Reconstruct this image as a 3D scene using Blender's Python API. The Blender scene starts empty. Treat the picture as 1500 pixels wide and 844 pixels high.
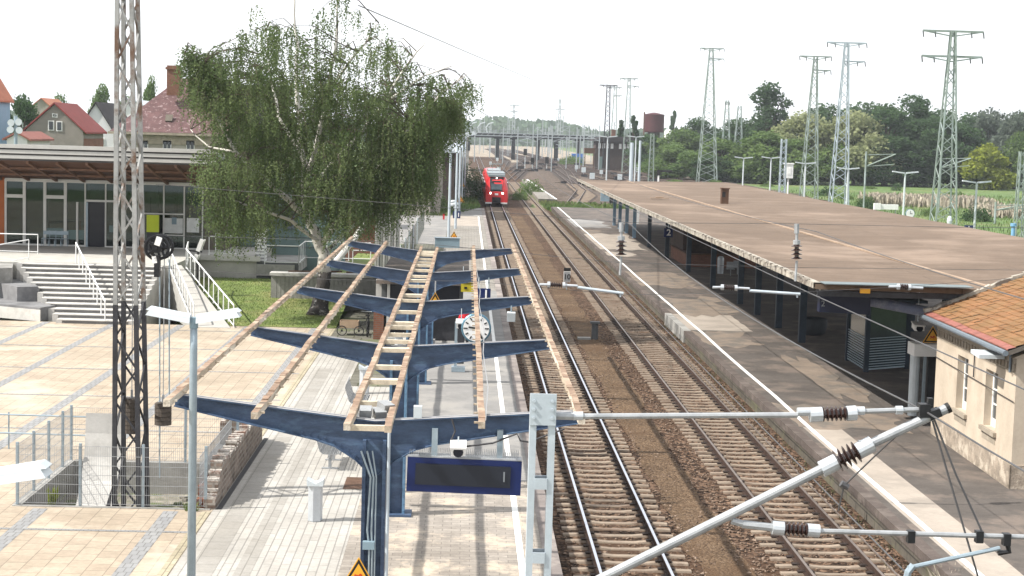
import bpy, math, random
from mathutils import Vector, Matrix, Euler
random.seed(7)
R = math.radians
S = bpy.context.scene
COL = S.collection
H = 9.09                    # camera height above the rail tops
F = 2400.0                  # focal length in photo pixels
YAW, PITCH, ROLL = R(1.67), R(5.31), 0.028
CAMROT = Matrix.Rotation(-YAW, 3, 'Z') @ Matrix.Rotation(math.pi/2 - PITCH, 3, 'X') @ Matrix.Rotation(ROLL, 3, 'Z')
CAM = Vector((-.245, 0, H))
def ray(px, py): return CAMROT @ Vector(((px-750)/F, (422-py)/F, -1.0))
def P(px, py, z):
    r = ray(px, py); t = (z-H)/r.z
    return CAM + r*t
def D(px, py, d):
    r = ray(px, py); t = d/r.y
    return CAM + r*t

# ------------------------------------------------------------------ materials
MATS = {}
def nodes(name):
    m = bpy.data.materials.new(name); m.use_nodes = True
    nt = m.node_tree
    b = nt.nodes['Principled BSDF']
    return m, nt, b
def N(nt, typ, **kw):
    n = nt.nodes.new(typ)
    for k, v in kw.items(): setattr(n, k, v)
    return n
def coord(nt, scale=(1,1,1)):
    tc = N(nt, 'ShaderNodeTexCoord')
    mp = N(nt, 'ShaderNodeMapping'); mp.inputs['Scale'].default_value = scale
    nt.links.new(tc.outputs['Object'], mp.inputs['Vector'])
    return mp.outputs['Vector']
def noise(nt, vec, scale, detail=4, rough=.6):
    n = N(nt, 'ShaderNodeTexNoise'); n.inputs['Scale'].default_value = scale
    n.inputs['Detail'].default_value = detail; n.inputs['Roughness'].default_value = rough
    nt.links.new(vec, n.inputs['Vector']); return n.outputs['Fac']
def ramp(nt, fac, lo, hi, c0=(0,0,0,1), c1=(1,1,1,1)):
    r = N(nt, 'ShaderNodeValToRGB'); e = r.color_ramp.elements
    e[0].position = lo; e[1].position = hi; e[0].color = c0; e[1].color = c1
    nt.links.new(fac, r.inputs['Fac']); return r.outputs['Color']
def mixc(nt, fac, a, b, mode='MIX'):
    m = N(nt, 'ShaderNodeMix', data_type='RGBA', blend_type=mode)
    for sock, v in ((m.inputs[0], fac), (m.inputs[6], a), (m.inputs[7], b)):
        if hasattr(v, 'is_linked') or hasattr(v, 'links'): nt.links.new(v, sock)
        else: sock.default_value = v
    return m.outputs[2]
def c4(c): return (c[0], c[1], c[2], 1)
def sc(c, k): return (min(c[0]*k,1), min(c[1]*k,1), min(c[2]*k,1), 1)
def bumpn(nt, b, h, strength, dist):
    bp = N(nt, 'ShaderNodeBump'); bp.inputs['Strength'].default_value = strength; bp.inputs['Distance'].default_value = dist
    nt.links.new(h, bp.inputs['Height']); nt.links.new(bp.outputs['Normal'], b.inputs['Normal'])
def M(name, col, rough=.75, var=.18, scale=2.0, bump=0, bscale=None, metal=0, col2=None, c2=(.5,.62), c2scale=.6, stretch=(1,1,1), spec=.3):
    m, nt, b = nodes(name)
    v = coord(nt, stretch)
    f = noise(nt, v, scale)
    c = ramp(nt, f, .3, .7, sc(col, 1-var), sc(col, 1+var))
    f2 = noise(nt, v, scale*9, 3)
    c = mixc(nt, 1.0, c, ramp(nt, f2, .3, .7, sc((1,1,1), 1-var*.7), (1,1,1,1)), 'MULTIPLY')
    if col2:
        k = ramp(nt, noise(nt, v, c2scale, 6, .65), c2[0], c2[1])
        c = mixc(nt, k, c, c4(col2))
    nt.links.new(c, b.inputs['Base Color'])
    b.inputs['Roughness'].default_value = rough; b.inputs['Metallic'].default_value = metal
    b.inputs['Specular IOR Level'].default_value = spec
    if bump: bumpn(nt, b, noise(nt, v, bscale or scale*6, 3), bump, .05)
    MATS[name] = m
    return m
def brick(name, c1, c2, mortar, bw, bh, ms=.012, axes='xy', offset=.5, rough=.85, var=.25, bump=.3, patch=None, freq=2, patch_scale=.4):
    """bricks, pavers or tiles of real size; axes says which object axes run along and across the courses"""
    m, nt, b = nodes(name)
    tc = N(nt, 'ShaderNodeTexCoord'); sp = N(nt, 'ShaderNodeSeparateXYZ'); cb = N(nt, 'ShaderNodeCombineXYZ')
    nt.links.new(tc.outputs['Object'], sp.inputs[0])
    if axes == 'wz':
        a = N(nt, 'ShaderNodeMath', operation='ADD'); nt.links.new(sp.outputs['X'], a.inputs[0]); nt.links.new(sp.outputs['Y'], a.inputs[1])
        nt.links.new(a.outputs[0], cb.inputs['X']); nt.links.new(sp.outputs['Z'], cb.inputs['Y'])
    else:
        nt.links.new(sp.outputs[axes[0].upper()], cb.inputs['X']); nt.links.new(sp.outputs[axes[1].upper()], cb.inputs['Y'])
    t = N(nt, 'ShaderNodeTexBrick'); t.offset = offset; t.offset_frequency = freq
    t.inputs['Scale'].default_value = 1; t.inputs['Brick Width'].default_value = bw; t.inputs['Row Height'].default_value = bh
    t.inputs['Mortar Size'].default_value = ms; t.inputs['Color1'].default_value = c4(c1); t.inputs['Color2'].default_value = c4(c2)
    t.inputs['Mortar'].default_value = c4(mortar); nt.links.new(cb.outputs[0], t.inputs['Vector'])
    v = tc.outputs['Object']
    c = mixc(nt, 1.0, t.outputs['Color'], ramp(nt, noise(nt, v, .7, 6, .7), .3, .7, sc((1,1,1),1-var), (1,1,1,1)), 'MULTIPLY')
    c = mixc(nt, 1.0, c, ramp(nt, noise(nt, v, 9, 3), .3, .7, sc((1,1,1),1-var*.7), (1,1,1,1)), 'MULTIPLY')
    c = mixc(nt, 1.0, c, ramp(nt, noise(nt, v, .13, 7, .75), .35, .6, sc((.97,.95,.92),1-var*.8), (1,1,1,1)), 'MULTIPLY')
    if patch: c = mixc(nt, ramp(nt, noise(nt, v, patch_scale, 6, .7), .52, .66), c, c4(patch))
    nt.links.new(c, b.inputs['Base Color']); b.inputs['Roughness'].default_value = rough
    b.inputs['Specular IOR Level'].default_value = .25
    if bump:
        inv = N(nt, 'ShaderNodeMath', operation='SUBTRACT'); inv.inputs[0].default_value = 1
        nt.links.new(t.outputs['Fac'], inv.inputs[1]); bumpn(nt, b, inv.outputs[0], bump, .02)
    MATS[name] = m
    return m
def gravel(name, c1, c2, c3, scale=14, rough=.9, bump=1.0, patch=None):
    m, nt, b = nodes(name); v = coord(nt)
    vo = N(nt, 'ShaderNodeTexVoronoi'); vo.inputs['Scale'].default_value = scale; nt.links.new(v, vo.inputs['Vector'])
    s = N(nt, 'ShaderNodeSeparateColor'); nt.links.new(vo.outputs['Color'], s.inputs[0])
    r = N(nt, 'ShaderNodeValToRGB'); e = r.color_ramp.elements
    e[0].color = c4(c1); e[0].position = .1; e[1].color = c4(c3); e[1].position = .95
    k = e.new(.5); k.color = c4(c2); nt.links.new(s.outputs['Red'], r.inputs['Fac'])
    c = mixc(nt, 1.0, r.outputs['Color'], ramp(nt, noise(nt, v, .35, 6, .7), .3, .7, (.62,.6,.58,1), (1.15,1.12,1.08,1)), 'MULTIPLY')
    if patch: c = mixc(nt, ramp(nt, noise(nt, v, .16, 6, .7), .52, .62), c, c4(patch))
    nt.links.new(c, b.inputs['Base Color']); b.inputs['Roughness'].default_value = rough; b.inputs['Specular IOR Level'].default_value = .15
    inv = N(nt, 'ShaderNodeMath', operation='SUBTRACT'); inv.inputs[0].default_value = 1; nt.links.new(vo.outputs['Distance'], inv.inputs[1])
    bumpn(nt, b, inv.outputs[0], bump, .06)
    MATS[name] = m
    return m
def leafmat(name, c1, c2, scale=.9, trans=.35):
    m, nt, b = nodes(name); nt.nodes.remove(b)
    v = coord(nt)
    c = ramp(nt, noise(nt, v, scale, 5, .75), .32, .68, c4(c1), c4(c2))
    c = mixc(nt, 1.0, c, ramp(nt, noise(nt, v, 25, 2), .3, .7, (.6,.6,.6,1), (1.3,1.3,1.2,1)), 'MULTIPLY')
    d = N(nt, 'ShaderNodeBsdfDiffuse'); t = N(nt, 'ShaderNodeBsdfTranslucent'); mx = N(nt, 'ShaderNodeMixShader')
    nt.links.new(c, d.inputs['Color']); nt.links.new(c, t.inputs['Color']); mx.inputs[0].default_value = trans
    nt.links.new(d.outputs[0], mx.inputs[1]); nt.links.new(t.outputs[0], mx.inputs[2])
    nt.links.new(mx.outputs[0], nt.nodes['Material Output'].inputs['Surface'])
    MATS[name] = m
    return m
def emit(name, col, k):
    m, nt, b = nodes(name); b.inputs['Base Color'].default_value = c4(col)
    b.inputs['Emission Color'].default_value = c4(col); b.inputs['Emission Strength'].default_value = k
    MATS[name] = m; return m
def glass(name, col, rough=.06, spec=.5):
    m, nt, b = nodes(name)
    c = ramp(nt, noise(nt, coord(nt), .5, 4), .3, .75, sc(col, .6), sc(col, 1.6))
    nt.links.new(c, b.inputs['Base Color']); b.inputs['Roughness'].default_value = rough
    b.inputs['Specular IOR Level'].default_value = spec
    MATS[name] = m; return m

def clear_glass(name, tint, refl=.10):
    m, nt, b = nodes(name); nt.nodes.remove(b)
    t = N(nt, 'ShaderNodeBsdfTransparent'); t.inputs['Color'].default_value = c4(tint)
    g = N(nt, 'ShaderNodeBsdfGlossy'); g.inputs['Roughness'].default_value = .02; g.inputs['Color'].default_value = (.9,1,.97,1)
    fr = N(nt, 'ShaderNodeFresnel'); fr.inputs['IOR'].default_value = 1.5
    mx = N(nt, 'ShaderNodeMixShader'); nt.links.new(fr.outputs[0], mx.inputs[0]); nt.links.new(t.outputs[0], mx.inputs[1]); nt.links.new(g.outputs[0], mx.inputs[2])
    nt.links.new(mx.outputs[0], nt.nodes['Material Output'].inputs['Surface']); MATS[name] = m; return m

# ------------------------------------------------------------------ meshes
class MB:
    def __init__(s): s.v = []; s.f = []; s.mi = []; s.m = 0
    def add(s, vs, fs):
        o = len(s.v); s.v += [tuple(v) for v in vs]
        for f in fs: s.f.append([o+i for i in f]); s.mi.append(s.m)
        return s
    def box(s, c, d, rz=0, mat=None, rx=0, ry=0):
        hx, hy, hz = d[0]/2, d[1]/2, d[2]/2
        vs = [Vector((x*hx, y*hy, z*hz)) for z in (-1,1) for y in (-1,1) for x in (-1,1)]
        if rz or rx or ry:
            E = Euler((rx, ry, rz)).to_matrix(); vs = [E @ v for v in vs]
        c = Vector(c)
        return s.add([v+c for v in vs], [(0,2,3,1),(4,5,7,6),(0,1,5,4),(2,6,7,3),(0,4,6,2),(1,3,7,5)])
    def b2(s, x0, x1, y0, y1, z0, z1): return s.box(((x0+x1)/2,(y0+y1)/2,(z0+z1)/2), (abs(x1-x0),abs(y1-y0),abs(z1-z0)))
    def tube(s, p0, p1, r, n=8, r1=None, caps=True): return s.path([p0, p1], [r, r if r1 is None else r1], n, caps)
    def path(s, pts, rs, n=8, caps=True):
        pts = [Vector(p) for p in pts]
        if not isinstance(rs, (list, tuple)): rs = [rs]*len(pts)
        rings = []; up = None
        for i, p in enumerate(pts):
            t = (pts[min(i+1, len(pts)-1)] - pts[max(i-1, 0)]).normalized()
            if up is None: up = Vector((0,0,1)) if abs(t.z) < .9 else Vector((1,0,0))
            a = t.cross(up)
            if a.length < 1e-4: a = t.cross(Vector((0,1,0)))
            a.normalize(); b = a.cross(t).normalized(); up = b
            ph = math.pi/4 if n == 4 else 0
            rings.append([p + (a*math.cos(2*math.pi*k/n+ph) + b*math.sin(2*math.pi*k/n+ph))*rs[i] for k in range(n)])
        vs = [v for r in rings for v in r]; fs = []
        for i in range(len(pts)-1):
            for k in range(n):
                fs.append((i*n+k, (i+1)*n+k, (i+1)*n+(k+1)%n, i*n+(k+1)%n))
        if caps: fs.append(tuple(range(n))); fs.append(tuple((len(pts)-1)*n+k for k in reversed(range(n))))
        return s.add(vs, fs)
    def bar(s, p0, p1, w, h=None):
        return s.path([p0, p1], w*.7071, 4)
    def prism(s, poly, ax, a, b):
        """extrude a 2-D polygon along axis ax from a to b; poly coords are the other two axes in order"""
        def mk(p, t):
            return {'x': (t, p[0], p[1]), 'y': (p[0], t, p[1]), 'z': (p[0], p[1], t)}[ax]
        n = len(poly); vs = [mk(p, a) for p in poly] + [mk(p, b) for p in poly]
        fs = [tuple(range(n)), tuple(n+i for i in reversed(range(n)))] + [(i, n+i, n+(i+1)%n, (i+1)%n) for i in range(n)]
        return s.add(vs, fs)
    def sheet(s, pts, z=None): 
        return s.add([(p[0], p[1], z if z is not None else p[2]) for p in pts], [tuple(range(len(pts)))])
    def lathe(s, c, prof, n=16, axis='z'):
        """prof: (r, h) pairs along the axis from centre c"""
        vs = []; fs = []
        for r, h in prof:
            for k in range(n):
                a = 2*math.pi*k/n; x, y = r*math.cos(a), r*math.sin(a)
                o = {'z': (x, y, h), 'y': (x, h, y), 'x': (h, x, y)}[axis]
                vs.append((c[0]+o[0], c[1]+o[1], c[2]+o[2]))
        for i in range(len(prof)-1):
            for k in range(n): fs.append((i*n+k, i*n+(k+1)%n, (i+1)*n+(k+1)%n, (i+1)*n+k))
        fs.append(tuple(reversed(range(n)))); fs.append(tuple((len(prof)-1)*n+k for k in range(n)))
        return s.add(vs, fs)
    def ring(s, c, R0, r, axis='y', n=24, k=6):
        vs = []; fs = []
        for i in range(n):
            a = 2*math.pi*i/n
            for j in range(k):
                b = 2*math.pi*j/k; q = R0 + r*math.cos(b); h = r*math.sin(b)
                o = {'y': (q*math.cos(a), h, q*math.sin(a)), 'x': (h, q*math.cos(a), q*math.sin(a)), 'z': (q*math.cos(a), q*math.sin(a), h)}[axis]
                vs.append((c[0]+o[0], c[1]+o[1], c[2]+o[2]))
        for i in range(n):
            for j in range(k): fs.append((i*k+j, ((i+1)%n)*k+j, ((i+1)%n)*k+(j+1)%k, i*k+(j+1)%k))
        return s.add(vs, fs)
    def build(s, name, mats, parent=None, smooth=False, loc=None, fix=True):
        """vertices are world coordinates; they are stored relative to the parent's (or loc's) origin"""
        o3 = Vector((0,0,0))
        if parent is not None: o3 = WORLD[parent.name]
        elif loc is not None: o3 = Vector(loc)
        me = bpy.data.meshes.new(name)
        me.from_pydata([(v[0]-o3.x, v[1]-o3.y, v[2]-o3.z) for v in s.v], [], s.f)
        if not isinstance(mats, (list, tuple)): mats = [mats]
        for m in mats: me.materials.append(MATS[m] if isinstance(m, str) else m)
        if len(mats) > 1: me.polygons.foreach_set('material_index', s.mi)
        if fix and len(s.f) < 60000:
            import bmesh
            bm = bmesh.new(); bm.from_mesh(me); bmesh.ops.recalc_face_normals(bm, faces=bm.faces); bm.to_mesh(me); bm.free()
        if smooth: me.polygons.foreach_set('use_smooth', [True]*len(me.polygons))
        me.update()
        o = bpy.data.objects.new(name, me); COL.objects.link(o)
        if parent is not None: o.parent = parent; WORLD[o.name] = o3.copy()
        else: o.location = o3; WORLD[o.name] = o3.copy()
        return o
WORLD = {}
def tag(o, label=None, cat=None, group=None, kind=None):
    if label: o['label'] = label
    if cat: o['category'] = cat
    if group: o['group'] = group
    if kind: o['kind'] = kind
    return o
def thing(name, label, cat, loc, group=None):
    o = bpy.data.objects.new(name, None); COL.objects.link(o); o.location = loc; o.empty_display_size = .3
    WORLD[o.name] = Vector(loc)
    return tag(o, label, cat, group)
def struct(name, mb, mat, loc=(0,0,0), **k): return tag(mb.build(name, mat, loc=loc, **k), kind='structure')
def copy_tree(o, parent=None):
    c = o.copy(); COL.objects.link(c)
    if parent is not None: c.parent = parent
    for ch in list(o.children): copy_tree(ch, c)
    return c
def dup(o, loc, label=None, group=None, rz=None, scale=None):
    c = copy_tree(o); c.location = loc; WORLD[c.name] = Vector(loc)
    if label: c['label'] = label
    if group: c['group'] = group
    if rz is not None: c.rotation_euler = (0,0,rz)
    if scale: c.scale = (scale,)*3 if not isinstance(scale, tuple) else scale
    return c
def text(s, name, mat, parent, loc, size, rot=(math.pi/2,0,0), ext=.004, bold=False, align='CENTER'):
    cu = bpy.data.curves.new('t', 'FONT'); cu.body = s; cu.size = size; cu.extrude = ext; cu.align_x = align; cu.align_y = 'CENTER'
    if bold: cu.offset = size*.02
    t = bpy.data.objects.new('t', cu); COL.objects.link(t)
    dg = bpy.context.evaluated_depsgraph_get(); me = bpy.data.meshes.new_from_object(t.evaluated_get(dg))
    bpy.data.objects.remove(t)
    me.transform(Euler(rot).to_matrix().to_4x4()); me.transform(Matrix.Translation(Vector(loc)-WORLD[parent.name]))
    me.materials.clear(); me.materials.append(MATS[mat])
    o = bpy.data.objects.new(name, me); COL.objects.link(o); o.parent = parent; WORLD[o.name] = WORLD[parent.name]
    return o
def lattice(mb, base, h, w0, d0, w1, d1, panels, leg=.1, br=.05, lean=(0,0), cross=True, z0f=0, z1f=1):
    """four tapered corner legs with braces on all four faces, between the height fractions z0f and z1f"""
    def corner(t, sx, sy):
        w = w0+(w1-w0)*t; d = d0+(d1-d0)*t
        return Vector((base[0]+lean[0]*t+sx*w/2, base[1]+lean[1]*t+sy*d/2, base[2]+h*t))
    cs = [(-1,-1),(1,-1),(1,1),(-1,1)]
    for c in cs: mb.bar(corner(z0f, *c), corner(z1f, *c), leg)
    for i in range(panels):
        t0 = z0f+(z1f-z0f)*i/panels; t1 = z0f+(z1f-z0f)*(i+1)/panels
        for k in range(4):
            a, b = cs[k], cs[(k+1)%4]
            if cross or i % 2 == 0: mb.bar(corner(t0, *a), corner(t1, *b), br)
            if cross or i % 2 == 1: mb.bar(corner(t0, *b), corner(t1, *a), br)
def beam_i(mb, x0, z0, x1, z1, y, h0, h1, fw=.2, ft=.02, wt=.012, arc=None):
    """tapered I-beam in the XZ plane at depth y, its top edge from (x0,z0) to (x1,z1), depth h0 to h1"""
    n = 10
    pts = [(x0+(x1-x0)*i/n, z0+(z1-z0)*i/n, h0+(h1-h0)*(i/n)**.8 if not arc else arc(i/n)) for i in range(n+1)]
    top = [(p[0], p[1]) for p in pts]; bot = [(p[0], p[1]-p[2]) for p in pts]
    mb.prism(top + bot[::-1], 'y', y-wt, y+wt)
    up = [(p[0], p[1]+ft) for p in pts]
    mb.prism(top + up[::-1], 'y', y-fw/2, y+fw/2)
    dn = [(p[0], p[1]-p[2]-ft) for p in pts]
    mb.prism(bot + dn[::-1], 'y', y-fw/2, y+fw/2)
# ------------------------------------------------------------------ palette
def palette():
    M('grass', (.088,.145,.040), .9, .35, .35, bump=.5, bscale=8, col2=(.145,.155,.06), c2=(.5,.66), c2scale=.06)
    M('lawn', (.135,.18,.05), .9, .3, .8, bump=.6, bscale=14, col2=(.21,.205,.08), c2=(.46,.66), c2scale=.5)
    M('blade', (.13,.19,.045), .8, .4, 3)
    M('weed_dry', (.10,.105,.05), .9, .4, 3); M('reed', (.36,.32,.255), .9, .3, 3)
    gravel('ballast', (.020,.012,.008), (.066,.040,.026), (.17,.112,.078), 9, bump=1, patch=(.062,.036,.022))
    gravel('yard_gravel', (.045,.033,.026), (.095,.072,.058), (.19,.155,.13), 4, bump=.6, patch=(.04,.03,.025)); M('yard_dark', (.045,.032,.026), .95, .4, .6); gravel('yard_pale', (.20,.165,.13), (.30,.26,.21), (.42,.38,.32), 2, bump=.3, patch=(.14,.115,.09))
    gravel('sand_strip', (.07,.045,.028), (.115,.077,.048), (.165,.117,.078), 18, bump=.6, patch=(.085,.052,.030))
    M('sleeper_concrete', (.25,.20,.155), .9, .22, 2, bump=.15, bscale=20, col2=(.14,.10,.075), c2scale=1.0); M('stone_loose', (.13,.088,.062), .9, .55, 5, col2=(.23,.17,.13), c2=(.5,.6), c2scale=7); M('fastening_shade', (.028,.018,.014), .8, .3, 6)
    M('rail_shiny', (.55,.58,.66), .28, .08, 6, metal=.9)
    M('rail_rust', (.045,.026,.019), .8, .3, 5)
    M('rail_head_rust', (.26,.215,.19), .42, .2, 2, metal=.7)
    brick('plaza_cream', (.43,.358,.28), (.485,.415,.325), (.27,.22,.175), .5, .42, .010, axes='yx', offset=.5, var=.24, bump=.2, patch=(.42,.37,.30), patch_scale=.25)
    brick('plaza_grey', (.25,.255,.265), (.30,.305,.31), (.17,.17,.17), .16, .33, .012, var=.12, bump=.2)
    brick('kerb_yellow', (.42,.375,.27), (.47,.42,.31), (.24,.21,.15), .5, .3, .012, axes='yx', var=.25, bump=.2); brick('band_slab', (.33,.315,.29), (.37,.355,.33), (.24,.23,.21), .6, .5, .012, axes='yx', var=.2, bump=.2); brick('strip_paver', (.40,.385,.36), (.455,.44,.41), (.27,.26,.245), 1.0, .19, .014, axes='yx', var=.2, bump=.3)
    brick('platform_paver', (.34,.305,.27), (.43,.39,.345), (.25,.225,.20), .40, .20, .010, axes='xy', var=.3, bump=.2, patch=(.46,.385,.30), patch_scale=.7)
    brick('slab_paver', (.25,.235,.21), (.32,.30,.27), (.13,.12,.11), .5, .5, .014, var=.25, bump=.25)
    brick('old_paver', (.16,.155,.125), (.215,.205,.17), (.08,.085,.05), .7, .7, .03, var=.35, bump=.3, patch=(.12,.14,.06))
    M('asphalt_grey', (.205,.20,.195), .85, .14, .8, bump=.15, bscale=40, col2=(.25,.24,.225), c2scale=.4)
    M('asphalt_dark', (.092,.080,.072), .88, .22, .8, bump=.3, bscale=40, col2=(.15,.122,.104), c2scale=.5)
    M('asphalt_sandy', (.205,.165,.132), .9, .2, 1.0, bump=.3, bscale=30, col2=(.13,.115,.10), c2=(.5,.6), c2scale=.9)
    M('concrete_light', (.32,.28,.24), .85, .12, 1.0, bump=.15, bscale=30, col2=(.25,.22,.19), c2scale=.7)
    M('concrete', (.30,.295,.28), .85, .18, 1.2, bump=.15, bscale=20, col2=(.19,.185,.175), c2scale=.9)
    M('concrete_pale', (.46,.45,.43), .85, .12, 1.2, bump=.1, bscale=20, col2=(.36,.35,.33), c2scale=.8)
    M('concrete_dark', (.10,.105,.11), .8, .2, 1.5)
    M('edge_stone', (.19,.165,.155), .85, .25, 1.2, bump=.2, col2=(.27,.24,.22), c2scale=.8)
    M('edge_dark', (.088,.070,.062), .88, .25, 1.4, bump=.3, bscale=14, col2=(.13,.108,.095), c2scale=1.2)
    brick('edge_wall', (.13,.115,.095), (.175,.155,.13), (.07,.065,.055), 1.0, .3, .02, axes='yz', var=.4, patch=(.12,.12,.07))
    M('white_paint', (.72,.72,.70), .6, .08, 2, col2=(.5,.49,.47), c2=(.6,.75), c2scale=2)
    M('beam_blue', (.055,.088,.155), .5, .3, 3, col2=(.09,.15,.235), c2=(.52,.7), c2scale=3.5, bump=.12, stretch=(.5,1,1.5))
    M('column_blue', (.115,.215,.335), .5, .2, 2.5, col2=(.05,.09,.14), c2=(.52,.7), c2scale=1.6, bump=.1)
    M('steel_edge', (.36,.36,.37), .5, .15, 4, metal=.3)
    M('batten_wood', (.40,.33,.25), .85, .3, 6, stretch=(1,.15,1), bump=.3, col2=(.55,.50,.42), c2=(.5,.6), c2scale=2)
    M('batten_top', (.25,.17,.12), .85, .35, 4, col2=(.36,.28,.21), c2=(.48,.6), c2scale=1.5)
    M('rung_wood', (.56,.49,.38), .8, .2, 8)
    M('galv', (.36,.375,.39), .5, .12, 6, metal=.35, col2=(.27,.285,.30), c2scale=4)
    M('galv_light', (.46,.52,.57), .5, .08, 5, metal=.25)
    M('galv_blue', (.30,.37,.42), .45, .1, 6, metal=.4)
    M('lamp_white', (.50,.545,.57), .4, .06, 4)
    M('cable_dark', (.04,.04,.045), .6, .1, 5)
    M('wire', (.10,.10,.105), .6, .1, 5, metal=.4)
    M('insulator', (.035,.02,.018), .25, .2, 10, spec=.6)
    M('mast_dark', (.035,.036,.042), .6, .3, 3)
    M('mast_light', (.31,.315,.31), .6, .25, 1.6, metal=.2, col2=(.13,.08,.055), c2=(.5,.62), c2scale=1.4)
    M('mast_green', (.24,.29,.26), .6, .15, 1.5, metal=.15, col2=(.30,.36,.36), c2scale=.3)
    M('mast_blue', (.36,.42,.46), .6, .12, 1.5, metal=.2)
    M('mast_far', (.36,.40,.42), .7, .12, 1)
    M('sign_navy', (.006,.016,.085), .4, .06, 4)
    M('screen', (.016,.02,.03), .3, .1, 4)
    M('screen_digit', (.20,.22,.24), .5, 0, 4)
    M('sign_navy_shade', (.006,.010,.032), .4, .06, 4); M('sign_white', (.75,.75,.74), .5, .05, 4)
    M('sign_yellow', (.50,.42,.03), .5, .08, 4)
    M('sign_orange', (.72,.36,.03), .45, .06, 4)
    M('sign_black', (.014,.014,.014), .5, .1, 4)
    M('sign_red', (.48,.05,.02), .5, .1, 4)
    M('clock_face', (.74,.75,.75), .4, .04, 4)
    M('clock_rim', (.10,.20,.27), .4, .1, 4, metal=.4)
    M('seat_mesh', (.34,.35,.36), .5, .12, 20, metal=.4)
    M('bin_metal', (.48,.51,.54), .4, .08, 5, metal=.4)
    brick('roof_felt', (.168,.121,.088), (.192,.139,.102), (.098,.072,.054), 9.0, 1.0, .02, axes='xy', var=.24, bump=.2, patch=(.21,.156,.118), patch_scale=.12)
    M('roof_seam', (.30,.22,.16), .85, .25, 2, stretch=(1,.2,1))
    M('roof_edge', (.36,.33,.28), .8, .3, 2, col2=(.12,.10,.085), c2=(.5,.58), c2scale=2.5)
    M('roof_sheet', (.15,.18,.19), .8, .15, 2)
    M('soffit_board', (.12,.105,.09), .9, .2, 1)
    M('post_dark', (.035,.05,.07), .6, .2, 2)
    M('post_blue', (.20,.30,.40), .6, .12, 2)
    brick('brick_red', (.24,.085,.05), (.31,.12,.07), (.22,.17,.14), .25, .085, .012, axes='wz', var=.3)
    brick('brick_dark', (.075,.05,.045), (.11,.07,.06), (.09,.08,.075), .25, .085, .012, axes='wz', var=.3)
    M('ruin_top', (.50,.46,.42), .95, .35, 5, bump=.8, col2=(.20,.12,.09), c2scale=2.2)
    brick('ruin_brick', (.17,.12,.095), (.40,.31,.25), (.40,.36,.32), .34, .13, .03, axes='wz', var=.5, bump=.9, patch=(.26,.215,.185), patch_scale=1.6)
    M('render_cream', (.44,.375,.30), .9, .12, 1.2, bump=.15, bscale=25, col2=(.35,.285,.22), c2=(.52,.75), c2scale=.7)
    M('render_base', (.30,.25,.20), .95, .35, 3, bump=.5, col2=(.44,.38,.31), c2scale=2.5)
    M('stone_sill', (.29,.25,.20), .9, .2, 3)
    M('tile_orange', (.235,.115,.05), .85, .25, 2.2, bump=.5, col2=(.17,.10,.042), c2=(.40,.65), c2scale=.9)
    M('tile_pink', (.25,.095,.075), .75, .25, 3); M('fence_green', (.02,.04,.028), .8, .1, 2)
    M('gutter', (.16,.19,.22), .5, .1, 4, metal=.4)
    M('window_white', (.70,.70,.68), .5, .05, 3)
    glass('window_glass', (.03,.036,.04)); clear_glass('facade_glass', (.42,.52,.50)); glass('shelter_glass', (.045,.062,.068), .12, .3)
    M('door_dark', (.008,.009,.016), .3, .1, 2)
    M('frame_white', (.60,.60,.58), .5, .06, 3)
    M('fascia_white', (.42,.415,.40), .5, .06, 2); M('fascia_dark', (.06,.055,.055), .7, .1, 2)
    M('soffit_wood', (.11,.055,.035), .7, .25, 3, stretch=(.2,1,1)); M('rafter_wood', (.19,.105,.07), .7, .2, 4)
    M('clad_orange', (.36,.105,.03), .7, .12, 2)
    M('clad_grey', (.12,.105,.085), .85, .15, 1.5)
    M('clad_green', (.13,.19,.185), .7, .1, 1.4)
    M('step_light', (.50,.485,.46), .85, .1, 2, col2=(.40,.39,.37), c2scale=1.2); M('riser_shade', (.15,.148,.145), .9, .15, 2)
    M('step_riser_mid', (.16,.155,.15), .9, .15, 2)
    M('block_dark', (.10,.105,.125), .75, .15, 2); M('block_grey', (.19,.19,.195), .85, .15, 2, col2=(.12,.12,.125), c2scale=.8)
    M('ramp_concrete', (.36,.35,.33), .9, .1, 2)
    M('terrace_paver', (.40,.39,.36), .9, .12, 1.5)
    M('railing_white', (.66,.67,.67), .4, .05, 3)
    M('poster', (.62,.64,.64), .5, .12, 3); M('lime', (.42,.50,.01), .5, .06, 3)
    M('iron_dark', (.022,.023,.026), .5, .2, 5, metal=.3); M('weight', (.075,.062,.052), .8, .25, 6)
    M('rust', (.10,.055,.035), .8, .25, 3)
    M('rubble', (.26,.24,.20), .95, .4, 4, bump=.8, col2=(.10,.13,.05), c2scale=1.4)
    M('birch_bark', (.52,.50,.46), .85, .15, 6, stretch=(1,1,.3), col2=(.055,.05,.045), c2=(.56,.62), c2scale=3.5)
    M('birch_base', (.05,.045,.042), .95, .4, 4, bump=.8, col2=(.30,.29,.27), c2=(.56,.62), c2scale=3)
    M('bark', (.075,.06,.045), .95, .3, 4, bump=.5)
    leafmat('birch_leaf', (.062,.102,.042), (.20,.25,.12), .55, .5)
    leafmat('leaf_dark', (.036,.074,.036), (.09,.145,.068), .2, .45); leafmat('leaf_mid', (.08,.14,.05), (.18,.25,.095), .2, .45)
    leafmat('leaf_light', (.19,.225,.11), (.36,.38,.23), .25, .45); leafmat('leaf_pale', (.085,.11,.095), (.15,.18,.15), .25)
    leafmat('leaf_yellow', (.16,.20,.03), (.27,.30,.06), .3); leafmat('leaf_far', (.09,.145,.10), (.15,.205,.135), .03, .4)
    M('train_red', (.50,.012,.016), .3, .06, 1, spec=.5); M('train_grey', (.22,.26,.28), .5, .2, 1.5); M('train_dark', (.012,.013,.016), .4, .1, 2)
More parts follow.
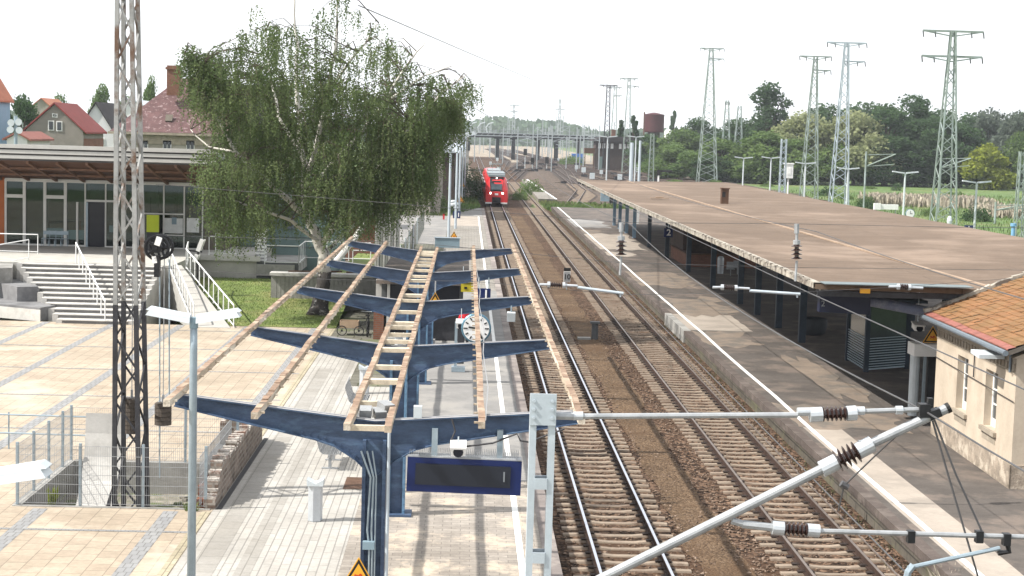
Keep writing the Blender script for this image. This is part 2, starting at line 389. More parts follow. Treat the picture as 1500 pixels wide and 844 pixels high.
    M('train_white', (.60,.60,.60), .4, .05, 2); glass('train_glass', (.035,.05,.06), .08)
    emit('headlight', (1,.93,.8), 4)
    M('plaster_grey', (.235,.215,.19), .9, .1, 1, col2=(.19,.175,.155), c2scale=.4); M('plaster_tan', (.26,.235,.20), .9, .1, 1, col2=(.31,.285,.25), c2scale=.3)
    M('plaster_white', (.62,.62,.63), .9, .06, 1); M('plaster_blue', (.27,.43,.56), .9, .06, 1)
    M('roof_red', (.215,.045,.04), .8, .15, 1.2); M('roof_orange', (.42,.16,.09), .8, .12, 1)
    M('roof_purple', (.105,.058,.058), .85, .3, 1.2, col2=(.22,.16,.16), c2=(.56,.64), c2scale=3.2)
    M('roof_dark', (.045,.04,.042), .85, .2, 1); M('roof_zinc', (.45,.49,.53), .5, .08, 1)
    M('tank_red', (.06,.014,.016), .7, .2, .5); M('bridge_dark', (.02,.022,.026), .8, .2, .2); M('bridge_rail', (.20,.22,.23), .7, .1, .3)
    M('cloth_red', (.50,.02,.03), .8, .1, 5); M('cloth_dark', (.03,.032,.04), .9, .1, 5); M('skin', (.42,.25,.18), .6, .05, 5); M('hair', (.04,.03,.025), .8, .1, 9)
    M('tyre', (.016,.016,.017), .8, .1, 5); M('box_wood', (.34,.25,.17), .8, .15, 4); M('white_log', (.52,.51,.48), .8, .15, 3)
    M('blue_plastic', (.05,.15,.42), .5, .1, 2); M('tank_blue', (.16,.33,.52), .5, .1, 2)
    M('planter', (.045,.05,.058), .7, .15, 3); M('pipe_blue', (.15,.175,.26), .45, .15, 2, col2=(.22,.25,.32), c2scale=3)
    M('cabinet', (.20,.28,.33), .5, .06, 2)
palette()

# ------------------------------------------------------------------ ground, ballast, platforms, plaza
g = MB(); n = 24
xs = [-1500+ i*3300/n for i in range(n+1)]; ys = [-60 + (i/30)**2.2*6200 for i in range(31)]
vs = [(x, y, -.5) for y in ys for x in xs]
g.add(vs, [(j*(n+1)+i, j*(n+1)+i+1, (j+1)*(n+1)+i+1, (j+1)*(n+1)+i) for j in range(30) for i in range(n)])
struct('ground', g, 'grass', fix=False)
def rect(x0, x1, y0, y1, z): return [(x0,y0,z),(x1,y0,z),(x1,y1,z),(x0,y1,z)]
def T2(d): return 7.98 + .0024*d
b = MB(); b.sheet([(1.75,-5,-.215),(10.2,-5,-.215),(10.3,210,-.215),(12.8,700,-.215),(-1,700,-.215),(1.75,210,-.215)])
struct('ballast', b, 'ballast')
b = MB(); rs_ = random.Random(41); ne = 160
L_ = [(5.0+rs_.uniform(-.12,.12), -5+i*195/ne) for i in range(ne+1)]; R_ = [(6.05+.0012*i+rs_.uniform(-.14,.14), -5+i*195/ne) for i in range(ne+1)]
b.add([(p[0],p[1],-.20) for pr in zip(L_,R_) for p in pr], [(2*i,2*i+1,2*i+3,2*i+2) for i in range(ne)])
struct('sand_path', b, 'sand_strip')
b = MB(); b.sheet([(-14,205,-.30),(1.7,205,-.30),(1.7,240,-.30),(12.9,240,-.30),(13,205,-.30),(16,205,-.30),(50,205,-.30),(62,300,-.30),(60,440,-.30),(62,700,-.30),(70,1500,-.30),(-24,1500,-.30),(-22,700,-.30)])
struct('rail_yard', b, 'yard_gravel')
b = MB(); b.sheet([(-22,560,-.27),(60,600,-.27),(64,760,-.27),(70,1500,-.27),(-24,1500,-.27)]); struct('rail_yard', b, 'yard_pale')
b = MB(); b.sheet([(-3.6,235,-.27),(.6,235,-.27),(3.2,560,-.27),(-6,560,-.27)]); struct('yard_path', b, 'yard_pale')
b = MB(); b.sheet([(8.0,214,-.19),(9.8,214,-.19),(12.3,262,-.19),(12.0,340,-.19),(10.2,330,-.19),(9.9,240,-.19)]); struct('grass_verge', b, 'grass')

# platform 1 with its strips (all one level, 0.35 above the rails)
Z = .35
def platform(name, poly, side, topm):
    m = MB(); m.prism([(p[0], p[1]) for p in poly], 'z', -.5, Z)
    return struct(name, m, topm)
platform('platform', [(-2.6,-5),(1.55,-5),(1.55,41),(-2.6,41)], None, 'platform_paver')
platform('platform', [(-2.6,41.0),(1.55,41.0),(1.55,92),(-2.6,92)], None, 'asphalt_grey')
platform('platform', [(-2.6,92.0),(1.55,92.0),(1.55,196),(-1.9,196),(-1.9,92)], None, 'slab_paver')
b = MB(); b.prism([(1.55,-5),(1.87,-5),(1.87,196),(1.55,196)], 'z', -.5, Z+.012); struct('platform_edge', b, 'edge_stone')
b = MB(); b.sheet(rect(1.0,1.14,-5,196,Z+.006)); struct('platform_line', b, 'white_paint')
platform('platform_walkway', [(-5.88,-5),(-2.6,-5),(-2.6,92),(-5.88,92)], None, 'strip_paver')
b = MB(); b.sheet(rect(-4.65,-4.32,-5,72,Z+.004)); b.sheet(rect(-5.55,-5.05,-5,60,Z+.004)); struct('paving_band', b, 'band_slab')
b = MB(); b.sheet(rect(-4.2,-2.6,56,92,Z+.005)); b.sheet(rect(-5.88,-4.2,66,92,Z+.005)); struct('paving_old', b, 'old_paver')
b = MB(); b.prism([(-9,92),(-2.6,92),(-1.9,92),(-1.9,196),(-9,196)], 'z', -.5, .3); struct('side_yard', b, 'old_paver')
b = MB(); b.sheet([(-8.9,130,.31),(-1.95,130,.31),(-1.95,176,.31),(-8.9,176,.31)]); struct('side_road', b, 'asphalt_grey')
b = MB(); b.sheet([(-1.9,157,Z+.004),(.98,157,Z+.004),(.98,180,Z+.004),(-1.9,180,Z+.004)]); struct('platform_patch', b, 'concrete_light')
b = MB(); b.sheet([(-1.9,176,Z+.008),(1.5,176,Z+.008),(1.5,195.9,Z+.008),(-1.9,195.9,Z+.008)]); struct('platform_patch', b, 'asphalt_grey')
# plaza round the mast pit
PX0, PX1, PY0, PY1 = -10.35, -5.95, 37.2, 42.3
b = MB()
for x0, x1, y0, y1 in ((-60,PX0,-5,72.4),(PX0,-5.88,-5,PY0),(PX0,-5.88,PY1,72.4),(PX1,-5.88,PY0,PY1)):
    b.prism([(x0,y0),(x1,y0),(x1,y1),(x0,y1)], 'z', -.5, Z)
struct('plaza', b, 'plaza_cream')
b = MB()
for k in range(12):
    x = -6.97 - 2.95*k
    for y0, y1 in ((-5,PY0-.3),(PY1+.3,72.3)) if PX0-.4 < x < PX1+.4 else ((-5,72.3),): b.sheet(rect(x,x+.34,y0,y1,Z+.004))
for k in range(14):
    y = 11.3 + 5.9*k
    if y > 72 or PY0-.3 < y < PY1+.3: continue
    b.sheet(rect(-60,-5.9,y,y+.14,Z+.008))
struct('plaza_band', b, 'plaza_grey')
b = MB(); b.sheet(rect(-6.10,-5.9,-5,36.9,Z+.012)); b.sheet(rect(-6.10,-5.9,46.4,72.3,Z+.012)); struct('plaza_kerb', b, 'kerb_yellow')

# tracks
def rail_mb(fx, y0, y1, head):
    m = MB(); st = 12 if y1-y0 > 100 else 4
    yy = [y0 + (y1-y0)*i/st for i in range(st+1)]
    def strip(w, z0, z1):
        vs = []
        for y in yy:
            x = fx(y); vs += [(x-w/2,y,z0),(x+w/2,y,z0),(x+w/2,y,z1),(x-w/2,y,z1)]
        fs = [(i*4+k, i*4+(k+1)%4, i*4+4+(k+1)%4, i*4+4+k) for i in range(st) for k in range(4)]
        m.add(vs, fs)
    m.m = 0; strip(.15,-.165,-.14); strip(.03,-.14,-.04); strip(.072,-.04,-.006)
    m.m = 1; strip(.062,-.006,0)
    return m
SLEEPER = None
def railway_track(label, fx, y0, y1, head, sp=.62, near=33, individual=True, group=None):
    t = thing('railway_track', label, 'railway track', (fx(y0), y0, -.17), group)
    for s in (-.7525, .7525): rail_mb(lambda y: fx(y)+s, y0, y1, head).build('rail', ['rail_rust', head], t)
    rng = random.Random(len(label))
    def sl(y):
        m = MB(); x = fx(y)+rng.uniform(-.02,.02); a = rng.uniform(-.012,.012)
        m.b2(0,0,0,0,0,0); m.v.clear(); m.f.clear(); m.mi.clear()
        pr = [(-1.3,-.175),(-.95,-.165),(-.55,-.165),(-.3,-.19),(.3,-.19),(.55,-.165),(.95,-.165),(1.3,-.175)]
        vs = []
        for (px, pz) in pr:
            for hy, dz in ((-.13,-.2),(-.085,0),(.085,0),(.13,-.2)): vs.append((x+px, y+hy+a*px, pz+dz if dz == 0 else -.3))
        fs = [(i*4+k, i*4+k+1, i*4+5+k, i*4+4+k) for i in range(7) for k in range(3)] + [(0,1,2,3),(28,29,30,31)]
        m.m = 0; m.add(vs, fs); m.m = 1
        if y < 200:
            for s in (-.7525,.7525): m.box((x+s, y, -.15), (.36,.15,.05))  # rail fastenings, coloured near black to carry the rails' shadow side too
        return m
    y = y0+.2; rest = MB(); c = 0
    while y < min(y1, 330):
        if individual and y >= near and c < 100:
            sl(y).build('sleeper', ['sleeper_concrete','fastening_shade'], t); c += 1
        else:
            q = sl(y); rest.add(q.v, q.f); rest.mi[-len(q.mi):] = q.mi
        y += sp
    if rest.v: tag(rest.build('sleeper', ['sleeper_concrete','fastening_shade'], t), kind='stuff')
    return t
railway_track('track with bright polished rails beside the left platform, leading to the red train', lambda y: 3.52+.0004*max(0,y-30), -4, 700, 'rail_shiny')
railway_track('track with dull brown rusty rails along the edge of the right platform', T2, -4, 700, 'rail_head_rust')
b = MB(); b.path([(T2(0)+1.25,0,-.14),(T2(40)+1.2,40,-.14),(T2(90)+1.0,90,-.14)], .022, 6)
tag(b.build('track_cable', 'rail_head_rust'), 'thin grey cable lying along the right rail of the rusty track', 'cable')
yard = [((13.2,215),(19.3,265),(23.9,446),(12,1100)), ((26,215),(30,300),(29,446),(13,1100)), ((40,215),(36,330),(31,520),(14,1100)),
        ((52,250),(45,331),(24,776),(15,1200)), ((58,265),(51,335),(31,776),(19,1200)), ((-2.2,260),(-2,400),(-1.5,800),(0,1200)), ((4.2,330),(8,420),(14,600),(14,1100)), ((9.5,400),(16,520),(22,640),(24,1100)), ((20,300),(26,420),(34,640),(30,1100)), ((34,250),(38,420),(30,700),(28,1100)), ((9,340),(14,430),(28,560),(40,700))]
def poly_fx(pts):
    def f(y):
        for (x0,y0),(x1,y1) in zip(pts, pts[1:]):
            if y <= y1: 
                u = (y-y0)/(y1-y0); return x0+(x1-x0)*u
        return pts[-1][0]
    return f
yl = ['yard track running out from behind the far end of the brown canopy roof', 'second yard track past the canopy end, between its neighbours', 'third yard track past the canopy end, in the middle of the yard',
      'yard track curving in past the near corner of the dark signal box', 'outermost yard track at the edge of the green meadow', 'yard track on the far left, left of the red train', 'yard track branching off just right of the red train', 'short yard track starting near the black signal right of the train', 'yard track in the middle, straight towards the bridge piers', 'yard track next to the one by the far canopy corner', 'yard track crossing slantwise to the blue container']
for iy, (pts, l) in enumerate(zip(yard, yl)):
    t = railway_track(l, poly_fx(pts), pts[0][1], pts[-1][1], 'rail_head_rust', individual=False, group='yard tracks beyond the platforms')
    m = MB(); f = poly_fx(pts); yy = [p[1] for p in pts]
    m.add([(f(y)+s*1.7, y, -.262+.004*iy) for y in yy for s in (-1,1)], [(2*i,2*i+1,2*i+3,2*i+2) for i in range(len(yy)-1)]); m.build('ballast_bed', 'yard_dark', t)
for o in list(COL.objects):
    if o.name.startswith('sleeper') and o.parent and o.parent.get('group'): pass

# loose stones lying on the ballast near the camera
q = random.Random(19); m = MB(); OCT = [(0,2,4),(2,1,4),(1,3,4),(3,0,4),(2,0,5),(1,2,5),(3,1,5),(0,3,5)]
for k in range(17000):
    y = 29+q.random()**1.6*62; x = q.uniform(2.15,9.75)
    if 5.15 < x < 5.95 and q.random() < .93: continue
    if min(abs(x-3.52-.7525),abs(x-3.52+.7525),abs(x-T2(y)-.7525),abs(x-T2(y)+.7525)) < .1: continue
    s = q.uniform(.022,.05); inside = abs(x-3.52) < 1.35 or abs(x-T2(y)) < 1.35
    if inside and q.random() < .72: continue
    if inside: y = -4+.2+.62*round((y+3.8)/.62) + .31 + q.uniform(-.14,.14)
    c = (x, y, -.205+s*.35); p = [tuple(c[i]+(s*q.uniform(.6,1.3)*sg if i == ax else s*q.uniform(-.3,.3)) for i in range(3)) for ax, sg in ((0,1),(0,-1),(1,1),(1,-1),(2,.7),(2,-.7))]
    m.add(p, OCT)
tag(m.build('ballast_stones', 'stone_loose', fix=False), 'loose brown ballast stones between and beside the two tracks', 'stones', kind='stuff')
# platform 2
def X2(d): return 9.72 + .0030*d
b = MB(); b.prism([(X2(-5)+.3,-5),(31,-5),(31,205),(X2(205)+.3,205)], 'z', -.5, Z); struct('platform', b, 'asphalt_dark')
b = MB(); b.prism([(X2(-5),-5),(X2(-5)+.3,-5),(X2(205)+.3,205),(X2(205),205)], 'z', Z-.2, Z+.012); struct('platform_edge', b, 'edge_dark')
b = MB(); b.prism([(X2(-5)+.06,-5),(X2(-5)+.29,-5),(X2(205)+.29,205),(X2(205)+.06,205)], 'z', -.5, Z-.2); struct('platform_wall', b, 'edge_wall')
b = MB(); yy = [-5]+[20+i*6 for i in range(31)]+[205]; rw = random.Random(3)
wob = [rw.uniform(-.035,.035) for _ in yy]
b.add([(10.38+.0037*y+w+s*.075, y, Z+.010) for y, w in zip(yy, wob) for s in (-1,1)], [(2*i,2*i+1,2*i+3,2*i+2) for i in range(len(yy)-1)])
struct('platform_line', b, 'white_paint')
def blob(x0, x1, y0, y1, seed, jit=.25, jy=None):
    r = random.Random(seed); pts = []; jy = jit*3 if jy is None else jy
    for i in range(10): pts.append((x0+r.uniform(0,jit*.3), y0+(y1-y0)*i/10))
    for i in range(6): pts.append((x0+(x1-x0)*i/6, y1+r.uniform(-jy,jy)))
    for i in range(10): pts.append((x1+r.uniform(-jit,jit), y1-(y1-y0)*i/10))
    for i in range(6): pts.append((x1-(x1-x0)*i/6, y0+r.uniform(-jy,jy)))
    return pts
ex = X2(60)+.32
for i, (x0,x1,y0,y1,mt,j) in enumerate([(ex+.12,11.45,5,51,'concrete_light',.06),(ex,13.6,50,54,'asphalt_sandy',.3),(ex,12.6,70,75,'asphalt_sandy',.4),(ex,13.2,75.2,82,'concrete_light',.05),
        (ex+.6,13.6,82,91,'asphalt_sandy',.5),(ex,13.8,97,108,'asphalt_sandy',.4),(ex+.2,12.6,122,126,'concrete_light',.3),(ex,14.2,129,150,'concrete_light',.4),(ex,14,160,176,'asphalt_grey',.4),(ex+.3,12.3,150,157,'asphalt_sandy',.4),(12.7,13.9,56,66,'asphalt_sandy',.35)]):
    m = MB(); m.sheet([(p[0],p[1],Z+.003+.0006*i) for p in blob(x0,x1,y0,y1,i,j,0 if mt=='concrete_light' and j<.1 else None)]); struct('platform_patch', m, mt)
b = MB()
for k in range(7): b.b2(X2(75)-.025, X2(75)+.05, 74.9+k*1.05, 75.85+k*1.05, -.3, Z+.016)
b.b2(X2(75)-.02, X2(75)+.3, 74.8, 82.2, Z, Z+.018)
struct('platform_edge_repair', b, 'concrete')
b = MB(); b.prism([(9.9,232),(12.6,232),(12.1,335),(10.9,335)], 'z', -.5, .3); struct('far_platform', b, 'slab_paver')
b = MB(); b.sheet([(12.35,232,.306),(12.62,232,.306),(12.12,335,.306),(11.8,335,.306)]); struct('far_platform_line', b, 'white_paint')
# lawn slope, retaining kerbs
b = MB(); b.add([(-10.75,72.4,Z+.02),(-5.9,72.4,Z+.02),(-5.9,78,.75),(-5.9,86,1.25),(-14.2,86,1.25),(-14.0,79.5,.82)], [(0,1,2,5),(5,2,3,4)]); struct('lawn', b, 'lawn')
r = random.Random(5); b = MB()
for k in range(14000):
    y = r.uniform(72.5,86); x = r.uniform(-10.7-min(y-72,7.5)*.44,-5.9); z = .37+(y-72.4)*.066
    h = r.uniform(.03,.09); a = r.uniform(0,6.28); w = .012; dx, dy = math.cos(a)*w, math.sin(a)*w
    b.add([(x-dx,y-dy,z),(x+dx,y+dy,z),(x+r.uniform(-.04,.04),y+r.uniform(-.04,.04),z+h)], [(0,1,2)])
tag(b.build('grass', 'blade', fix=False), kind='stuff', label='short mown grass on the sloping lawn', cat='grass')
# ------------------------------------------------------------------ the stripped butterfly canopy on the left platform
AD = [27.4, 37.1, 47.1, 57.0, 67.2]
CX = -1.69
can = thing('stripped_canopy', 'stripped butterfly platform canopy: blue steel arms carrying bare timber battens, no roof', 'platform canopy', (CX, AD[0], Z))
ATIP = (4.60, 4.22, 4.47)      # heights of the left tip, the middle and the right tip
for i, y in enumerate(AD):
    m = MB()
    for sx, xt, zt in ((-1, -5.06, ATIP[0]), (1, 1.80, ATIP[2])):
        beam_i(m, CX, ATIP[1], xt, zt, y, .52, .17, .2, arc=lambda u: .17 + .36*(1-u)**1.0 + .42*max(0, 1-u/.28)**2)
    for sx, xt, zt in ((-1,-5.06,ATIP[0]),(1,1.80,ATIP[2])) if i < 3 else ():
        for k in range(26):
            u = (k+.5)/26; x = CX+(xt-CX)*u; zr = ATIP[1]+(zt-ATIP[1])*u
            for dz in (-.05, -(.17+.36*(1-u)+.42*max(0,1-u/.28)**2)+.05): m.box((x,y-.016,zr+dz),(.03,.02,.03))
    m.build('roof_arm', 'beam_blue', can)
    m = MB()
    for xt, zt in ((-5.06, ATIP[0]), (1.80, ATIP[2])):
        m.path([(CX, y, ATIP[1]+.027), (xt, y, zt+.027)], .012, 4)
        m.add([(CX,y-.1,ATIP[1]+.024),(CX,y+.1,ATIP[1]+.024),(xt,y+.1,zt+.024),(xt,y-.1,zt+.024)], [(0,1,2,3)])
    m.build('arm_flange', 'steel_edge', can)
    m = MB()                                  # built-up column: two channels and a recessed web
    ztop = ATIP[1]-.3
    m.m = 0; m.b2(CX-.20, CX-.14, y-.16, y+.16, Z, ztop); m.b2(CX+.14, CX+.20, y-.16, y+.16, Z, ztop)
    m.m = 1; m.b2(CX-.14, CX+.14, y-.05, y+.05, Z, ztop); m.b2(CX-.36, CX+.36, y-.3, y+.3, Z, Z+.05)
    m.m = 0
    for k in range(int((ztop-Z)/.16)):
        for s in (-.17, .17): m.box((CX+s, y-.165, Z+.12+k*.16), (.025,.02,.025))
    c = m.build('column', ['beam_blue' if i == 0 else 'column_blue', 'beam_blue'], can)
    if i == 0:
        m = MB()
        for s, r0 in ((-.05,.018),(.0,.018),(.045,.014)):
            m.path([(CX+s,y-.2,Z), (CX+s,y-.2,2.1), (CX+s*1.4-.02,y-.2,2.4),(CX+s,y-.2,3.3), (CX+s*2-.12,y-.2,3.75)], r0, 6)
        m.build('cable', 'galv_blue', c)
        m = MB(); m.tube((CX+.245,y-.19,Z),(CX+.245,y-.19,ATIP[1]-.1),.028); m.build('downpipe', 'galv_light', c)
        m = MB(); m.box((CX-.06,y-.24,2.15),(.2,.12,.13)); m.build('junction_box', 'cabinet', c)
def arm_z(x):
    if x < CX: u = (CX-x)/(CX+5.06); return ATIP[1]+(ATIP[0]-ATIP[1])*u
    u = (x-CX)/(1.80-CX); return ATIP[1]+(ATIP[2]-ATIP[1])*u
rb = random.Random(11)
def batten(x0, x1, lab=None, y0=26.0, y1=68.2, w=.11, h=.11, stub=0):
    za, zb = arm_z(x0)+.04, arm_z(x1)+.04
    seg = 42; vs = []; m = MB()
    for i in range(seg+1):
        u = i/seg; x = x0+(x1-x0)*u + rb.uniform(-.012,.012); y = y0+(y1-y0)*u; z = za + rb.uniform(-.01,.012)
        for dx, dz in ((-w/2,0),(w/2,0),(w/2,h),(-w/2,h)): vs.append((x+dx,y,z+dz))
    m.v = vs
    for i in range(seg):
        for k in range(4):
            m.f.append([i*4+k, i*4+(k+1)%4, i*4+4+(k+1)%4, i*4+4+k]); m.mi.append(1 if k == 2 else 0)
    m.f += [[0,1,2,3], [seg*4+3, seg*4+2, seg*4+1, seg*4]]; m.mi += [0,0]
    y = y0+.25; m.m = 0
    while y < y1:
        u = (y-y0)/(y1-y0); x = x0+(x1-x0)*u; z = za
        if stub:
            m.m = 0; m.box((x+stub*(w/2+.03), y, z+.06), (.08,.035,.03))
        if rb.random() < .8: m.m = 1; m.box((x+rb.uniform(-.01,.01), y+.3, z+h+.003), (w*.98, rb.uniform(.2,.42), .012), rz=rb.uniform(-.06,.06))
        y += .9
    return m.build('batten', ['batten_wood','batten_top'], can)
batten(-4.95, -4.95, stub=1); batten(-3.54, -3.54, stub=1); batten(-2.07, -2.07); batten(-1.42, -1.42); batten(.09, .09, stub=-1); batten(1.70, 1.70, stub=-1)
y = 26.3
while y < 68:
    m = MB(); wd = rb.choice((.07,.09,.14,.22,.26)); m.box((-1.745, y, ATIP[1]+.11+rb.uniform(-.03,.03)), (.66, wd, .09), rz=rb.uniform(-.04,.04)); m.build('rung', 'rung_wood', can); y += rb.choice((1.5,1.9,2.2,2.6,.9))
m = MB(); m.path([(.15,26.4,4.46),(.25,31,4.3),(.19,35,4.42),(.27,40,4.3),(.17,45,4.42),(.24,50,4.32),(.16,57,4.42)], .012, 5); m.build('cable', 'sign_white', can)
m = MB()
for k,(x,z) in enumerate(((-1.88,4.24),(-1.65,4.2),(-1.55,4.3))): m.box((x,27.75+k*.12,z+.08),(.2,.26,.14),rz=.3*k,rx=.2)
m.build('gutter_debris', 'seat_mesh', can)
m = MB(); m.box((-.98,27.42,4.4),(.14,.16,.2)); m.build('junction_box', 'lamp_white', can)
m = MB(); m.path([(-.4,27.25,4.32),(-.34,27.22,4.12),(-.42,27.22,3.92),(-.3,27.22,3.84),(.3,27.22,3.93),(.7,27.22,4.1),(.76,27.22,3.98),(.9,27.22,3.96),(1.5,27.22,4.2)], .016, 5); m.build('cable', 'cable_dark', can)

# hanging from the canopy
t = thing('platform_display', 'blue train indicator board hanging from the nearest arm, its dark screen showing only a 1', 'display', (-.17, 27.3, 3.95))
m = MB(); m.box((-.17,27.3,3.37),(1.92,.36,.58),ry=.02); m.build('housing', 'sign_navy', t)
m = MB(); m.box((-.19,27.112,3.385),(1.6,.02,.36),ry=.02); m.build('screen', 'screen', t)
text('1', 'digit', 'screen_digit', t, (.50,27.094,3.37), .25)
for x in (-.68, .42): m = MB(); m.box((x,27.3,3.89),(.1,.1,.5)); m.build('hanger', 'galv_blue', t)
m = MB()
for k in range(62):
    for yy in (27.14, 27.3, 27.46): m.tube((-1.1+k*.03,yy,3.67),(-1.1+k*.03+.01,yy+.01,3.78),.0035,3)
m.build('pigeon_spikes', 'galv', t)
m = MB(); m.box((-.17,27.3,3.672),(1.92,.34,.015),ry=.02); m.build('lid', 'galv', t)
def camera_dome(lab, x, y, ztop, zc, s=1.0):
    t = thing('security_camera', lab, 'camera', (x,y,ztop))
    m = MB(); m.tube((x,y,ztop),(x,y,zc+.1*s),.015,6); m.build('stem', 'galv_light', t)
    m = MB(); m.box((x,y-.05*s,zc+.03*s),(.24*s,.3*s,.13*s),rx=.2); m.box((x,y-.05*s,zc+.1*s),(.27*s,.36*s,.03*s),rx=.2); m.build('housing', 'sign_white', t)
    m = MB(); m.lathe((x,y-.2*s,zc+.0*s),[(.085*s,-.012),(.085*s,.012)],12,'y'); m.build('lens', 'door_dark', t)
    return t
camera_dome('white security camera on a stem just above the blue indicator board', -.28, 27.1, 4.05, 3.82)
camera_dome('white security camera left of the round clock, hanging from the third canopy arm', -.31, 46.9, 4.1, 3.62, 1.15)
camera_dome('small white security camera under the far end of the canopy, over the dark stair roof', -.3, 62, 4.1, 3.55, 1.2)
t = thing('station_clock', 'round white station clock with black marks hanging behind the timber batten', 'clock', (.12, 46.6, 4.1))
m = MB(); m.lathe((.12,46.6,3.58),[(.40,-.09),(.43,-.06),(.43,.06),(.40,.09)],32,'y'); m.build('case', 'clock_rim', t)
m = MB(); m.lathe((.12,46.6,3.58),[(.375,-.105),(.375,-.085)],32,'y'); m.build('dial', 'clock_face', t)
m = MB()
for k in range(12):
    a = k*math.pi/6; L = .09 if k%3 else .12
    m.box((.12+math.sin(a)*.305,46.488,3.58+math.cos(a)*.305),(.035,.008,L),ry=a)
m.build('hour_marks', 'sign_black', t)
m = MB(); m.box((.12-.1,46.482,3.60),(.24,.008,.05),ry=.12); m.build('hour_hand', 'sign_black', t)
m = MB(); m.box((.12+.1,46.478,3.44),(.035,.008,.36),ry=-.55); m.build('minute_hand', 'sign_black', t)
m = MB(); m.tube((.12,46.6,4.3),(.12,46.6,3.98),.03); m.build('hanger', 'galv_blue', t)
t = thing('track_number_sign', 'dark blue square sign with white 1 hanging under the fourth canopy arm', 'sign', (.44, 56.8, 4.2))
m = MB(); m.box((.44,56.8,3.56),(.46,.1,.42)); m.build('panel', 'sign_navy', t)
text('1', 'digit', 'sign_white', t, (.51,56.735,3.56), .42, bold=True)
m = MB(); m.tube((.26,56.8,3.77),(.26,56.8,4.15),.02); m.tube((.6,56.8,3.77),(.6,56.8,4.15),.02); m.build('hanger', 'galv_blue', t)
t = thing('notice_board', 'square yellow information panel beside the blue 1 sign under the canopy', 'sign', (-.12, 58, 4.2))
m = MB(); m.box((-.12,58,3.75),(.5,.06,.46)); m.build('panel', 'sign_yellow', t)
m = MB(); m.box((-.12,57.96,3.83),(.42,.01,.02)); m.box((-.2,57.96,3.66),(.1,.01,.08)); m.build('printing', 'sign_black', t)
m = MB(); m.tube((-.12,58,3.95),(-.12,58,4.2),.02); m.build('hanger', 'galv_blue', t)
t = thing('floodlight', 'small white box floodlight hanging under the right tip of the third canopy arm', 'lamp', (1.1, 46.9, 4.2))
m = MB(); m.box((1.12,46.9,3.9),(.24,.16,.26),rx=.2); m.build('housing', 'lamp_white', t)
m = MB(); m.tube((1.12,46.9,4.0),(1.12,46.9,4.22),.02); m.build('hanger', 'galv_blue', t)
def warn(lab, c, w, post=None, fig='bolt', ry=0):
    """warning triangle of width w centred at c, facing the footbridge"""
    x, y, z = c; t = thing('warning_sign', lab, 'warning sign', (x, y, z))
    def tri(k): h = w*k*.866; return [(x-w*k/2, z-h/3), (x+w*k/2, z-h/3), (x, z+h*2/3)]
    m = MB(); m.prism(tri(1), 'y', y-.012, y+.012); m.build('border', 'sign_orange', t)
    m = MB(); m.prism(tri(.9), 'y', y-.016, y-.006); m.build('black_line', 'sign_black', t)
    m = MB(); m.prism(tri(.66), 'y', y-.020, y-.01); m.build('panel', 'sign_orange', t)
    m = MB(); q = w*.1
    m.box((x-q*.5,y-.026,z+q*.1),(q*1.5,.006,q*.7),ry=.3); m.box((x+q*.6,y-.026,z+q*.35),(q*.8,.006,q*.8),ry=-.5)
    m.box((x-q*.9,y-.026,z-q*.5),(q*.3,.006,q*.7),ry=.5); m.box((x+q*.5,y-.026,z-q*.5),(q*.3,.006,q*.8),ry=-.4); m.box((x+q*1.2,y-.026,z-q*.2),(q*.3,.006,q*.9),ry=-.9)
    m.build('pictogram', 'sign_red', t)
    if post: m = MB(); m.tube((x,y+.03,post[0]),(x,y+.03,post[1]),.025); m.build('post', 'galv', t)
    return t
warn('orange warning triangle on the nearest canopy column, at the bottom edge of the photo', (-1.9, 27.0, 1.66), .56)
warn('orange warning triangle on the dark front of the stair house under the third canopy arm', (-1.25, 56.6, 3.2), .72, (3.3,4.0))
